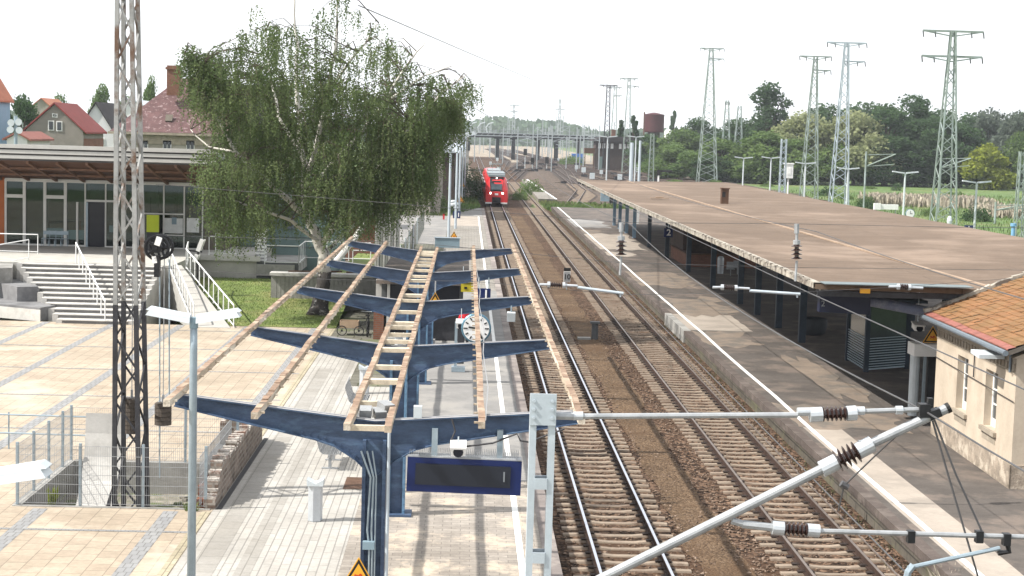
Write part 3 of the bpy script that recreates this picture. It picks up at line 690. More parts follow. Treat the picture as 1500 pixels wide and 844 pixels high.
# platform furniture
def ribbed_bin(lab, x, y):
    t = thing('litter_bin', lab, 'litter bin', (x,y,Z), 'pillar bins on the left platform')
    m = MB(); m.prism([(x+.165*math.cos(math.pi/3*k+.3),y+.165*math.sin(math.pi/3*k+.3)) for k in range(6)], 'z', Z+.01, Z+.82); m.build('body', 'bin_metal', t)
    m = MB(); m.prism([(x-.18,Z+.82),(x+.18,Z+.82),(x+.19,Z+.97),(x,Z+.87),(x-.19,Z+.97)], 'y', y-.17, y+.17); m.build('lid', 'lamp_white', t)
    return t
ribbed_bin('white pillar litter bin nearest the camera, left of the first canopy column', -3.47, 36.3)
ribbed_bin('second white pillar litter bin, farther off beside the wire mesh bench', -3.52, 54.5)
ribbed_bin('white pillar litter bin at the left corner of the stair house', -2.75, 63.5)
def mesh_bench(lab, x, y):
    t = thing('mesh_bench', lab, 'bench', (x,y,Z), 'wire mesh benches on the left platform')
    m = MB()                                     # three shells facing right
    for k in range(3):
        y0, y1 = y-.9+k*.61, y-.9+k*.61+.57
        prof = [(-.34,1.02),(-.36,.92),(-.30,.72),(-.24,.52),(-.16,.45),(.1,.43),(.26,.46),(.3,.42)]
        for i, (px, pz) in enumerate(prof[:-1]):
            qx, qz = prof[i+1]
            for j in range(10):
                ya = y0+(y1-y0)*j/9; m.tube((x+px,ya,Z+pz),(x+qx,ya,Z+qz),.007,4,caps=False)
            m.tube((x+px,y0,Z+pz),(x+px,y1,Z+pz),.012,4)
            for u in (.33,.66): m.tube((x+px+(qx-px)*u,y0,Z+pz+(qz-pz)*u),(x+px+(qx-px)*u,y1,Z+pz+(qz-pz)*u),.007,4,caps=False)
    m.build('seat', 'seat_mesh', t)
    m = MB(); m.b2(x-.03,x+.03,y-.85,y+.85,Z+.34,Z+.40); m.build('beam', 'galv', t)
    for s in (-.55,.55):
        m = MB(); m.b2(x-.04,x+.04,y+s-.03,y+s+.03,Z+.03,Z+.36); m.box((x,y+s,Z+.015),(.42,.1,.03)); m.build('leg', 'galv', t)
mesh_bench('grey wire mesh bench nearest the camera, in front of the second canopy column', -3.62, 42.6)
mesh_bench('grey wire mesh bench farther off, beside the second pillar bin', -3.45, 50.6)
m = MB(); m.sheet(rect(-3.1,-2.3,39.6,41,Z+.012)); tag(m.build('manhole_cover', 'rust'), 'rusty brown rectangular cover in the paving between bin and column', 'cover')

# stair house under the canopy
t = thing('stair_house', 'low dark stair house with flat felt roof under the far end of the canopy', 'stair house', (-1.9, 69, Z))
m = MB(); m.b2(-3.75,-3.55,69.2,85,Z,2.75); m.b2(-.45,-.3,69.2,85,Z,2.75); m.b2(-3.55,-.45,84.8,85,Z,2.75); m.build('wall', 'concrete_dark', t)
m = MB(); m.b2(-3.95,-.05,68.6,86,2.75,2.9); m.build('roof', 'asphalt_dark', t)
m = MB(); m.b2(-3.55,-2.05,69.0,69.1,Z,2.7); m.build('door', 'door_dark', t)  # near-black slab: shade of the open stairwell put into its colour
m = MB(); m.b2(-1.6,-.45,69.0,69.1,1.75,2.72); m.build('panel', 'door_dark', t)
m = MB(); m.b2(-1.75,-.45,69.05,69.15,Z,1.75); m.build('front', 'mast_dark', t)
m = MB(); m.b2(-4.05,-3.62,68.9,69.3,Z,1.62); m.build('brick_pier', 'brick_red', t)
for a in ((-4.0,-3.62,69.35,69.6,1.62,2.85),(-3.5,-3.38,68.85,69.0,Z,2.75),(-2.05,-1.75,68.9,69.1,Z,2.75)): m = MB(); m.b2(*a); m.build('post', 'concrete_pale', t)
m = MB(); m.b2(-3.4,-1.9,68.2,68.5,Z,Z+.2); m.b2(-2.9,-1.4,67.2,67.6,Z+.0,Z+.25); m.build('step', 'concrete_pale', t)
t = thing('help_point', 'grey intercom pillar left of the clock, in front of the dark stair house', 'pillar', (-.42,60,Z))
m = MB(); m.b2(-.56,-.46,60,60.12,Z,2.2); m.box((-.4,60.1,Z+.1),(.5,.4,.18)); m.build('post', 'galv_blue', t)
m = MB(); m.b2(-.45,-.2,60.0,60.15,Z+.3,2.0); m.build('panel', 'mast_dark', t)
# retaining wall behind the birch
t = thing('retaining_wall', 'grey corrugated concrete retaining wall behind the birch trunk', 'wall', (-7,80,Z))
m = MB()
for k in range(30): m.b2(-9.6+k*.2,-9.42+k*.2,80,80.3-.05*(k%2),.3,1.95)
m.b2(-9.7,-3.7,80.06,80.4,.3,1.98); m.build('wall', 'concrete', t)
m = MB(); m.b2(-9.75,-3.7,79.8,80.7,1.98,2.12); m.build('coping', 'concrete_pale', t)
m = MB()
for k in range(14): m.box((-9+rb.uniform(0,5),80.6+rb.uniform(0,.8),2.15),(rb.uniform(.5,2),.12,.08),rz=rb.uniform(-.4,.4))
tag(m.build('timber_scrap', 'rust'), 'rusty brown planks lying behind the retaining wall coping', 'planks')
# bicycle with trailer
bx, by = -4.35, 70.2
t = thing('bicycle', 'black bicycle parked against the brick pier by the stair house', 'bicycle', (bx,by,Z))
for s in (-.5,.5):
    m = MB(); m.ring((bx,by+s,Z+.34),.32,.022,'x',20,5); m.build('tyre', 'tyre', t)
    m = MB()
    for k in range(8): a = k*math.pi/8; m.tube((bx,by+s-.32*math.cos(a),Z+.34-.32*math.sin(a)),(bx,by+s+.32*math.cos(a),Z+.34+.32*math.sin(a)),.004,3)
    m.build('spokes', 'galv', t)
m = MB(); Q = lambda y, z: (bx, by+y, Z+z)
for a, b_ in ((Q(-.5,.34),Q(-.1,.3)),(Q(-.1,.3),Q(-.22,.85)),(Q(-.5,.34),Q(-.2,.75)),(Q(-.2,.75),Q(.32,.8)),(Q(-.1,.3),Q(.34,.72)),(Q(.5,.34),Q(.3,.95))): m.tube(a,b_,.02,6)
m.build('frame', 'iron_dark', t)
m = MB(); m.path([(bx-.3,by+.22,Z+1.02),(bx-.1,by+.3,Z+1.0),(bx+.1,by+.3,Z+1.0),(bx+.3,by+.22,Z+1.02)],.014,6); m.build('handlebar', 'galv', t)
m = MB(); m.prism([(bx-.09,by-.36),(bx+.09,by-.36),(bx+.02,by-.08),(bx-.02,by-.08)],'z',Z+.87,Z+.94); m.build('saddle', 'tyre', t)
t = thing('bicycle_trailer', 'two-wheeled wooden box trailer standing left of the bicycle', 'trailer', (-5.2,70.2,Z))
m = MB(); m.b2(-5.55,-4.75,69.95,70.6,Z+.33,Z+.36)
for a in ((-5.55,-5.52,69.95,70.6),(-4.78,-4.75,69.95,70.6),(-5.55,-4.75,69.95,69.98),(-5.55,-4.75,70.57,70.6)): m.b2(*a,Z+.36,Z+.62)
m.build('box', 'box_wood', t)
for x in (-5.45,-4.72): m = MB(); m.ring((x,69.9,Z+.22),.2,.022,'y',18,5); m.tube((x,69.88,Z+.22),(x,69.94,Z+.22),.05); m.build('wheel', 'tyre', t)
m = MB(); m.path([(-4.8,70.3,Z+.35),(-4.5,70.3,Z+.5),(-4.36,70.1,Z+.8)],.018,6); m.build('drawbar', 'iron_dark', t)

# person in red behind the clock
def person(x, y, z0):
    me = bpy.data.meshes.new('person'); J = [((0,0,.98),.15),((0,0,1.2),.15),((0,.0,1.42),.16),((0,-.02,1.53),.065),((0,-.05,1.63),.10),((0,-.05,1.74),.085),
        ((-.1,0,.9),.10),((-.11,-.03,.5),.075),((-.11,.02,.09),.05),((-.11,-.13,.05),.045),((.1,0,.9),.10),((.11,-.03,.5),.075),((.11,.05,.09),.05),((.11,-.1,.05),.045),
        ((-.2,0,1.42),.075),((-.26,-.06,1.16),.058),((-.16,-.26,1.06),.042),((-.1,-.34,1.08),.04),((.2,0,1.42),.075),((.26,.02,1.14),.058),((.24,-.12,.92),.042),((.23,-.17,.85),.038)]
    E = [(0,1),(1,2),(2,3),(3,4),(4,5),(0,6),(6,7),(7,8),(8,9),(0,10),(10,11),(11,12),(12,13),(2,14),(14,15),(15,16),(16,17),(2,18),(18,19),(19,20),(20,21)]
    me.from_pydata([j[0] for j in J], E, []); o = bpy.data.objects.new('person_tmp', me); COL.objects.link(o)
    o.modifiers.new('s','SKIN'); o.modifiers.new('u','SUBSURF').levels = 2
    for v, j in zip(me.skin_vertices[0].data, J): v.radius = (j[1], j[1]*.85)
    me.skin_vertices[0].data[0].use_root = True
    e = bpy.data.meshes.new_from_object(o.evaluated_get(bpy.context.evaluated_depsgraph_get())); bpy.data.objects.remove(o)
    for k in ('cloth_dark','cloth_red','skin','hair'): e.materials.append(MATS[k])
    for p in e.polygons:
        c = p.center; p.use_smooth = True
        p.material_index = 0 if c.z < .93 and abs(c.x) < .2 else 1 if c.z < 1.52 and not (c.y < -.3 or c.z < .88) else 3 if c.z > 1.7 or (c.y > -.03 and c.z > 1.56) else 2
    q = bpy.data.objects.new('person', e); COL.objects.link(q); q.location = (x,y,z0); WORLD['person'] = Vector((x,y,z0))
    q['label'] = 'person in a red jacket standing behind the round clock on the left platform'; q['category'] = 'person'; return q
person(D(681,480,66).x, 66, Z)

# ------------------------------------------------------------------ overhead line: near cantilever on its mast
def insul(mb, p0, p1, n=6, r=.075, rc=.035):
    p0, p1 = Vector(p0), Vector(p1); pts = []; rs = []
    for i in range(n):
        for u, k in ((.05,rc),(.4,r),(.5,r),(.62,rc)):
            pts.append(p0+(p1-p0)*((i+u)/n)); rs.append(k)
    mb.path(pts, rs, 14)
dM = 13.3
t = thing('cantilever_mast', 'light grey batten-plate steel mast carrying the tubular bracket, at the front centre', 'overhead line mast', (.62, dM, Z))
mx = D(795,600,dM).x; mz = D(795,575,dM).z; ml = D(790,844,dM).x
m = MB(); m.b2(mx-.105,mx-.05,dM-.06,dM+.06,Z,mz-.02); m.build('channel', 'galv_light', t)
m = MB(); m.b2(mx+.05,mx+.105,dM-.06,dM+.06,Z,mz-.02); m.build('channel', 'galv_light', t)
m = MB(); m.b2(mx-.108,mx+.108,dM-.078,dM-.062,mz-.26,mz)
for sx in (-.075,.075):
    for zz in (.06,.13,.2): m.lathe((mx+sx,dM-.08,mz-zz),[(.014,-.012),(.014,.0)],6,'y')
m.build('head_plate', 'galv_light', t)
z = mz-.75
while z > .6: 
    m = MB(); m.b2(mx-.05,mx+.05,dM-.07,dM-.058,z-.045,z+.045); m.build('batten_plate', 'galv_light', t); m = MB(); m.b2(mx-.05,mx+.05,dM+.058,dM+.07,z-.045,z+.045); m.build('batten_plate', 'galv_light', t); z -= .62
t = thing('cantilever', 'tubular steel overhead line bracket with ribbed dark insulators reaching over the tracks', 'overhead line bracket', (mx+.1, dM, D(800,607,dM).z))
q = lambda px, py, dd=0: D(px, py, dM+dd)
m = MB(); m.tube(q(808,609),q(845,610),.032); m.tube(q(845,610),q(1168,608),.024); m.tube(q(1255,603),q(1350,600),.022); m.build('top_tube', 'galv', t)
for a in ((840,854),(1168,1186),(1254,1266),(1312,1322)): m = MB(); m.tube(q(a[0],609.5-(a[0]-840)*.018),q(a[1],609.5-(a[1]-840)*.018),.036,12); m.build('collar', 'bin_metal', t)
m = MB(); m.tube(q(1186,608),q(1204,607),.062,14); m.build('end_fitting', 'bin_metal', t); m = MB(); m.tube(q(1240,606),q(1254,605),.062,14); m.build('end_fitting', 'bin_metal', t)
m = MB(); insul(m, q(1203,607), q(1241,605.5), 6, .062, .035); m.build('insulator', 'insulator', t)
m = MB(); m.tube(q(860,858),q(1215,682),.042,12); m.tube(q(1270,653),q(1388,598),.042,12); m.build('diagonal_tube', 'galv', t)
m = MB(); m.tube(q(808,885),q(862,857),.042,12); m.build('diagonal_tube', 'galv', t)
m = MB(); m.tube(q(1203,688),q(1226,676.5),.07,14); m.build('end_fitting', 'bin_metal', t); m = MB(); m.tube(q(1256,661.5),q(1278,650),.07,14); m.box(q(1262,650),(.05,.05,.05)); m.build('end_fitting', 'bin_metal', t)
m = MB(); insul(m, q(1224,677), q(1258,660), 5, .095, .04); m.build('insulator', 'insulator', t)
m = MB(); m.tube(q(1386,599),q(1391,596.5),.046,12); m.build('end_cap', 'sign_black', t)
m = MB(); m.box(q(1353,601),(.09,.1,.11)); m.box(q(1368,606),(.1,.1,.07),ry=-.4); m.box(q(1362,590),(.04,.05,.08)); m.tube(q(1340,600),q(1368,605),.018); m.build('clamp', 'iron_dark', t)
m = MB(); m.tube(q(1072,763),q(1090,768),.03); m.tube(q(1088,768),q(1133,773),.035); m.tube(q(1200,778),q(1510,787),.022); m.build('lower_tube', 'galv', t)
m = MB(); m.tube(q(1131,773),q(1148,774.5),.058,14); m.build('end_fitting', 'bin_metal', t); m = MB(); m.tube(q(1182,776.5),q(1200,778),.055,14); m.build('end_fitting', 'bin_metal', t)
m = MB(); insul(m, q(1147,774), q(1184,777), 6, .06, .034); m.build('insulator', 'insulator', t)
for x,y in ((1334,786),(1434,786)): m = MB(); m.box(q(x,y),(.06,.07,.1)); m.build('clamp', 'iron_dark', t)
m = MB(); m.box(q(1474,790),(.06,.07,.1)); m.path([q(1474,792),q(1478,808),q(1462,810)],.025,6); m.build('clamp', 'iron_dark', t)
m = MB(); m.tube(q(1330,832,-.1),q(1464,803),.02); m.path([q(1338,828,-.1),q(1330,838,-.1),q(1328,848,-.1)],.03,6); m.build('steady_arm', 'galv_blue', t)
m = MB(); m.path([q(1366,608),q(1400,695),q(1438,778)],.009,5); m.path([q(1364,610),q(1390,700),q(1434,850)],.009,5); m.build('stay_wire', 'wire', t)
m = MB(); m.path([q(1352,604),q(1295,655,.4),q(1238,710,.8)],.008,5); m.tube(q(1232,708,.8),q(1242,714,.8),.03); m.path([q(1236,712,.8),q(1228,748,.9)],.008,5); m.build('stay_wire', 'wire', t)
# longitudinal wires
def wire(lab, pts, r=.011, g=None, mat='wire', sag=0):
    p = [Vector(v) for v in pts]; out = []
    for a, b_ in zip(p, p[1:]):
        for i in range(12): u = i/12; v = a+(b_-a)*u; v.z -= sag*4*u*(1-u); out.append(v)
    out.append(p[-1]); m = MB(); m.path(out, r, 5); return tag(m.build('overhead_wire', mat), lab, 'wire', g)
SP = 38.2
wire('contact wire over the bright left track', [(4.45,-2,5.5),(3.55,dM,5.5),(3.6,SP,5.52),(3.6,100,5.5),(3.65,215,5.5),(3.9,420,5.5)], .007)
wire('catenary wire above the contact wire of the bright left track', [(4.6,-2,7.2),q(1356,603),(3.6,SP,7.1),(3.65,100,7.2),(3.7,300,7.2)], .008, sag=.25)
wire('contact wire over the rusty right track, crossing in front of the brown canopy edge', [(T2(0)+.2,-2,5.6),(T2(SP)-.2,SP,5.6),(T2(100),100,5.5),(T2(330),330,5.5)], .013)
wire('catenary wire of the rusty right track, rising in front of the brown canopy', [(T2(0)+.1,-2,7.4),(T2(SP)-.1,SP,7.05),(T2(100),100,7.2),(T2(330),330,7.2)], .010, sag=.3)
wire('long thin feeder wire crossing the white sky from the birch top to the far masts', [D(525,8,62),D(893,157,470)], .022, mat='wire', sag=.5)
wire('short thin wire in the sky just right of the hanging birch twigs', [D(660,135,180),D(745,182,520)], .05, sag=.6)
t = thing('head_span', 'cross-span wires with brown insulators strung from the left lattice mast over both tracks', 'head span', (-7,SP,7))
c0 = D(225,392,SP); 
m = MB(); pts = [D(228,392,SP),D(490,410,SP),D(690,412,SP),D(912,432,SP),D(1050,430,SP),D(1170,428,SP),D(1310,421,SP),D(1520,405,SP)]
m.path(pts,.005,5); m.build('lower_wire', 'wire', t)
m = MB(); m.path([D(228,345,SP),D(600,355,SP),D(910,385,SP),D(1167,392,SP),D(1520,396,SP)],.005,5); m.build('lower_wire', 'wire', t)
m = MB(); m.path([D(228,270,SP),D(600,300,SP),D(910,326,SP),D(1167,328,SP),D(1400,333,SP),D(1520,334,SP)],.006,5); m.build('upper_wire', 'wire', t)
for x0,y0,x1,y1,n in ((806,417,824,418,7),(1060,421,1076,422,6),(1318,420,1330,421,5)):
    m = MB(); insul(m, D(x0,y0,SP), D(x1,y1,SP), n, .075, .035); m.build('insulator', 'insulator', t)
    m = MB(); m.tube(D(x0-4,y0,SP),D(x0,y0,SP),.07); m.tube(D(x1,y1,SP),D(x1+4,y1,SP),.07); m.tube(D(x0-16,y0,SP),D(x0-4,y0,SP),.03); m.tube(D(x1+4,y1,SP),D(x1+22,y1+1,SP),.03); m.build('insulator_cap', 'bin_metal', t)
for x0,y0,x1,y1 in ((846,421,913,430),(1098,426,1172,431)):
    m = MB(); m.tube(D(x0,y0,SP),D(x1,y1,SP),.035); m.tube(D(x1-5,y1,SP),D(x1-4,y1+5,SP),.02); m.build('registration_tube', 'galv_light', t)
for x,ya,yb,yc,yd in ((910,326,352,376,403),(1167,328,358,382,412)):
    m = MB(); m.path([D(x,ya,SP),D(x,ya+14,SP)],.06,6); m.path([D(x,ya,SP),D(x,yb,SP)],.035,6); m.path([D(x,yc,SP),D(x-2,yd,SP)],.03,6); m.tube(D(x,yb-6,SP),D(x,yb,SP),.085); m.build('hanger', 'galv', t)
    m = MB(); insul(m, D(x,yb,SP), D(x,yc,SP), 4, .13, .05); m.build('insulator', 'insulator', t)

# ------------------------------------------------------------------ left lattice mast in its fenced pit
MXb, MYb = -7.98, 38.3
t = thing('lattice_mast', 'tall lattice steel overhead line mast at the left, black below and pale grey above', 'overhead line mast', (MXb,MYb,-.45))
m = MB(); lattice(m, (MXb,MYb,-.3), 15, .58, 1.05, .27, .62, 7, .10, .042, cross=False, lean=(-.2,0), z0f=0, z1f=.35)
m.b2(MXb-.55,MXb+.55,MYb-.85,MYb+.85,-.45,-.28)
for sx in (-.4,.4): m.prism([(MXb+sx-.22*(1 if sx<0 else 0),-.3),(MXb+sx+.22*(1 if sx>0 else 0),-.3),(MXb+sx*.82,.7)],'y',MYb-.66,MYb-.6)
m.build('lower_frame', 'mast_dark', t)
m = MB(); lattice(m, (MXb,MYb,-.3), 15, .58, 1.05, .27, .62, 14, .095, .042, cross=False, lean=(-.2,0), z0f=.35, z1f=1); m.build('upper_frame', 'mast_light', t)
wx, wz = D(233,362,MYb).x, D(233,362,MYb).z
t = thing('tensioning_gear', 'black spoked tensioning wheel hanging at the right side of the lattice mast', 'tensioning gear', (wx,MYb,wz))
for dy, dx in ((-.25,0),(.15,.02)):
    m = MB(); m.ring((wx+dx,MYb+dy,wz),.27,.035,'y',24,6)
    for k in range(5): a = k*1.257; m.tube((wx+dx,MYb+dy,wz),(wx+dx+.27*math.cos(a),MYb+dy,wz+.27*math.sin(a)),.03,5)
    m.lathe((wx+dx,MYb+dy,wz),[(.12,-.05),(.12,.05)],14,'y'); m.build('wheel', 'iron_dark', t)
m = MB(); m.tube((wx,MYb-.4,wz),(wx,MYb+.4,wz),.03); m.bar((wx,MYb+.3,wz),(wx-.4,MYb+.3,wz+.1),.06); m.box((wx+.02,MYb-.3,wz-.42),(.12,.2,.5)); m.build('bracket', 'iron_dark', t)
m = MB(); m.box((wx+.05,MYb-.38,wz+.16),(.13,.04,.2),ry=.3); m.build('label_plate', 'sign_white', t); m = MB(); m.box((wx-.03,MYb-.38,wz-.27),(.1,.04,.16),ry=-.2); m.build('label_plate', 'sign_white', t)
def weight(lab, px, y0, y1, d, w):
    a, b_ = D(px,y0,d), D(px,y1,d); x = a.x
    t = thing('tension_weight', lab, 'tension weight', (x,d,b_.z), 'tension weights at the lattice mast')
    m = MB(); n = max(5, int((a.z-b_.z)/.1)); pr = []
    for i in range(n):
        z0 = b_.z + (a.z-b_.z)*i/n; z1 = b_.z + (a.z-b_.z)*(i+.86)/n; pr += [(w,z0),(w,z1),(w*.9,z1+.001),(w*.9,z0+(a.z-b_.z)/n-.001)]
    m.lathe((x,d,0), pr, 16); m.build('discs', 'weight', t)
    m = MB(); m.tube((x,d,b_.z-.02),(x,d,a.z+.2),.03); m.tube((x,d,a.z+.2),(x,d,wz),.012,5); m.build('rod', 'galv', t)
weight('dark disc tension weight visible through the bars of the lattice mast', 193, 583, 634, 38.9, .2)
weight('brown disc tension weight hanging just right of the lattice mast', 239, 590, 622, 38.5, .2)
m = MB()
for px in (234,248): m.tube(D(px,380,38.6),D(px,600 if px==248 else 700,38.6),.018,5)
tag(m.build('guide_rod', 'galv_blue'), 'pair of thin vertical guide rods beside the lattice mast', 'rods')
# pit
m = MB(); m.sheet(rect(PX0,PX1,PY0,PY1,-.45)); struct('pit_floor', m, 'rubble')
m = MB(); m.b2(PX0,PX1,PY1-.12,PY1+.12,-.5,Z+.02); m.build('tmp','concrete'); bpy.data.objects.remove(bpy.data.objects['tmp'])
t = thing('pit_wall', 'low pale concrete wall round the sunken pit of the lattice mast', 'wall', (-8.2,39.7,-.5))
m = MB(); m.b2(PX0-.1,PX0+.1,PY0,PY1,-.5,Z+.03); m.b2(PX0+.1,PX1+.1,PY1-.1,PY1+.1,-.5,Z+.03); m.b2(PX0-.1,PX1,PY0-.12,PY0,-.5,Z+.02); m.build('wall', 'concrete', t)
# curved concrete slab
x0, x1 = D(128,600,40.6).x, D(162,600,40.6).x
pr = [(38.2,-.44),(38.9,-.36),(39.5,-.1),(39.95,.35),(40.25,.9),(40.4,1.45),(40.45,1.95)]
m = MB(); m.prism(pr+[(p[0]+.14,p[1]-.05) for p in pr[::-1]], 'x', x0, x1+.35)
tag(m.build('curved_slab', 'concrete_pale'), 'curved pale concrete slab rising inside the fenced pit left of the lattice mast', 'concrete slab')
m = MB(); rp = random.Random(8)
for k in range(120):
    x, y = rp.uniform(-7.4,-6.05), rp.uniform(37.3,41.8); s = rp.uniform(.05,.18); m.box((x,y,-.45+s*.3),(s,s*rp.uniform(.6,1.4),s*.6),rz=rp.uniform(0,3),rx=rp.uniform(-.4,.4))
tag(m.build('rubble', 'rubble'), 'loose stones and rubble on the pit floor beside the brick ruin', 'rubble', kind='stuff')
# wire mesh fence of the pit: front, left and back runs
def mesh_fence(lab, pts, posts, h, cell=(.05,.2), name='mesh_fence'):
    t = thing(name, lab, 'fence', pts[0])
    for p in posts: m = MB(); m.box((p[0],p[1],p[2]+h/2+.03),(.06,.06,h+.06)); m.build('post', 'galv_blue', t)
    m = MB()
    for a, b_ in zip(pts, pts[1:]):
        a, b_ = Vector(a), Vector(b_); L = (b_-a).length; n = int(L/cell[0])
        for i in range(n+1): p = a+(b_-a)*i/n; m.tube(p+Vector((0,0,.05)),p+Vector((0,0,h)),.0032,3,caps=False)
        k = int(h/cell[1])
        for i in range(k+1):
            o = Vector((0,0,.05+(h-.05)*i/k)); m.tube(a+o,b_+o,.0065,4)
    m.build('mesh_panel', 'galv', t); return t
zf = Z+.03
mesh_fence('front run of the grey wire mesh fence round the mast pit', [(PX0,PY0-.06,zf),(PX1-.1,PY0-.06,zf)], [(PX0+i*1.43,PY0-.02,zf) for i in range(4)], 1.38)
mesh_fence('left run of the grey wire mesh fence, receding beside the pit', [(PX0,PY0,zf),(PX0,PY1,zf)], [(PX0,PY0+1.4,zf),(PX0,PY0+2.8,zf),(PX0,PY0+4.2,zf)], 1.38)
mesh_fence('back run of the grey wire mesh fence behind the lattice mast', [(PX0,PY1,zf),(PX1,PY1,zf)], [(PX0,PY1,zf),(PX0+2.95,PY1,zf),(PX1-.1,PY1,zf)], 1.38)
mesh_fence('right run of the grey wire mesh fence next to the brick ruin', [(PX1-.25,PY0,zf),(PX1-.25,PY1,zf)], [], 1.2)
m = MB()
for h in (.45,.95): m.tube((PX0-6,PY1+1.5,Z+h),(PX0+.1,PY1+1.2,Z+h),.022)
for x in (PX0-5.8,PX0-4,PX0-2): m.tube((x,PY1+1.4,Z),(x,PY1+1.4,Z+1),.022)
tag(m.build('guard_rail', 'galv_blue'), 'grey two-bar guard rail running left from the back of the pit fence', 'guard rail')
# brick ruin: stepped triangular remnant with a return
t = thing('brick_ruin', 'broken remnant of an old brick wall with stepped crumbling top beside the pit', 'ruined wall', (-6,40,Z))
rr = random.Random(21)
def ruin(xa, xb, ya, yb, hs, along):
    m = MB(); n = len(hs)
    for i, h in enumerate(hs):
        u0, u1 = i/n, (i+1)/n; j0, j1 = 0, 0
        if along == 'y': a, b_ = ya+(yb-ya)*u0, ya+(yb-ya)*u1-.002; m.m = 0; m.b2(xa+j0,xb+j1,a,b_,-.45,h-.03); m.m = 1; m.b2(xa-.01,xb+.012,a+.01,b_-.01,h-.03,h+rr.uniform(.0,.06))
        else: a, b_ = xa+(xb-xa)*u0, xa+(xb-xa)*u1-.002; m.m = 0; m.b2(a,b_,ya+j0,yb+j1,-.45,h-.03); m.m = 1; m.b2(a+.02,b_,ya+j1,yb+j0,h-.03,h+rr.uniform(.0,.05))
    return m
hs = [min(1.2, .62+i*.09)+rr.choice((0,0,.06,-.06,.09)) - max(0,i-56)*.12 for i in range(62)]
ruin(-6.10,-5.84,37.15,45.8,hs,'y').build('wall', ['ruin_brick','ruin_top'], t)
ruin(-6.9,-6.14,44.9,45.3,[1.0,1.15,1.2,1.3,1.36],'x').build('return_wall', ['ruin_brick','ruin_top'], t)
m = MB()
for i, h in enumerate([.2,.5,.75,.95]): m.b2(-6.35+rr.uniform(-.03,.03),-6.13,37.2+i*.32,37.5+i*.32,-.45,h)
m.build('brick_pier', 'brick_red', t)
m = MB(); m.b2(-5.81,-5.7,37.2,46,Z,Z+.02); tag(m.build('foot_strip','cable_dark'), 'dark strip on the paving along the foot of the brick ruin', 'paving_strip')  # thin dark strip laid along the wall foot
# lamps on the left
def twin_lamp(lab, x, y, h, arm, tilt=.16):
    t = thing('street_lamp', lab, 'lamp post', (x,y,Z), None)
    m = MB(); m.path([(x,y,Z),(x,y,h-.5),(x,y,h)],[.075,.062,.058],12); m.build('post', 'galv_blue', t, smooth=True)
    m = MB(); m.tube((x,y,h-.12),(x,y,h+.06),.07); m.build('collar', 'cabinet', t)
    for s in (-1,1):
        m = MB()
        for u0,u1 in ((.04,1),):
            xa, xb = x+s*.05, x+s*arm; za, zb = h+.0, h+arm*tilt
            for w, dz0, dz1 in ((.14,-.03,.055),(.115,.055,.10)):
                m.add([(xa,y-w,za+dz0),(xa,y+w,za+dz0),(xa,y+w*.8,za+dz1),(xa,y-w*.8,za+dz1),(xb,y-w,zb+dz0),(xb,y+w,zb+dz0),(xb-s*.06,y+w*.8,zb+dz1),(xb-s*.06,y-w*.8,zb+dz1)],
                      [(0,1,2,3),(4,5,6,7),(0,1,5,4),(1,2,6,5),(2,3,7,6),(3,0,4,7)])
        m.build('lamp_head', 'lamp_white', t)
    return t
LX = D(284,470,26.6)
twin_lamp('twin-armed lamp post in front of the brick ruin and mast pit', LX.x, 26.6, LX.z, .76)
L2 = D(-37,706,15.4)
twin_lamp('nearest twin lamp post, only its right lamp head reaching in at the left edge', L2.x, 15.4, L2.z, .70)
# ------------------------------------------------------------------ right platform: big flat canopy
ZR = 4.8
t = thing('platform_canopy', 'big flat brown felt roofed platform canopy on dark posts along the right platform', 'platform canopy', (15,56,Z))
XA0, XA1, XR, XB = 10.46, 10.98, 16.03, 26.2; Y0c, Y1c = 49.6, 167
m = MB()
def cs(y): 
    u = (y-Y0c)/(Y1c-Y0c); xa = XA0+(XA1-XA0)*max(0,(u-.4)/.6)**1.5
    xb = XB
    return xa, xb
ny = 30; yy = [Y0c+(Y1c-Y0c)*i/ny for i in range(ny+1)]
vs = []
rc = random.Random(4)
for y in yy:
    xa, _ = cs(y); xb = XB
    for k in range(9):
        u = k/8; x = xa+(XR-xa)*min(1,u/.5) if u <= .5 else XR+(xb-XR)*(u-.5)/.5
        vs.append((x, y, ZR + (.12*abs(x-XR)/8 if x > XR else .05*(XR-x)/6) + rc.uniform(-.012,.012)))
fs = [(j*9+i, j*9+i+1, (j+1)*9+i+1, (j+1)*9+i) for j in range(ny) for i in range(8)]
top = [(v[0],v[1],v[2]) for v in vs]; bot = [(v[0],v[1],v[2]-.16) for v in vs]; o = len(vs)
m.add(top+bot, fs + [tuple(o+i for i in reversed(f)) for f in fs]
      + [(j*9, (j+1)*9, o+(j+1)*9, o+j*9) for j in range(ny)] + [(j*9+8, o+j*9+8, o+(j+1)*9+8, (j+1)*9+8) for j in range(ny)]
      + [(i, o+i, o+i+1, i+1) for i in range(8)] + [(ny*9+i, ny*9+i+1, o+ny*9+i+1, o+ny*9+i) for i in range(8)])
m.build('roof', 'roof_felt', t)
m = MB()
for a, b_ in zip(yy, yy[1:]):
    xa, xb = cs(a)[0], cs(b_)[0]; m.add([(xa-.05,a,ZR-.1),(xa+.22,a,ZR+.075),(xa-.05,a,ZR+.085),(xb-.05,b_,ZR-.1),(xb+.22,b_,ZR+.075),(xb-.05,b_,ZR+.085)], [(0,1,4,3),(1,2,5,4),(2,0,3,5)])
m.build('roof_edge', 'roof_edge', t)
m = MB()
for k in range(150):
    y = Y0c+1+k*.88; xa = cs(y)[0]; m.box((xa-.03,y,ZR+.1),(.1,.3,.05))
m.build('edge_tiles', 'roof_edge', t)
m = MB(); m.box((XR,(Y0c+Y1c)/2,ZR+.03),(.16,Y1c-Y0c,.05)); m.build('seam', 'roof_seam', t)
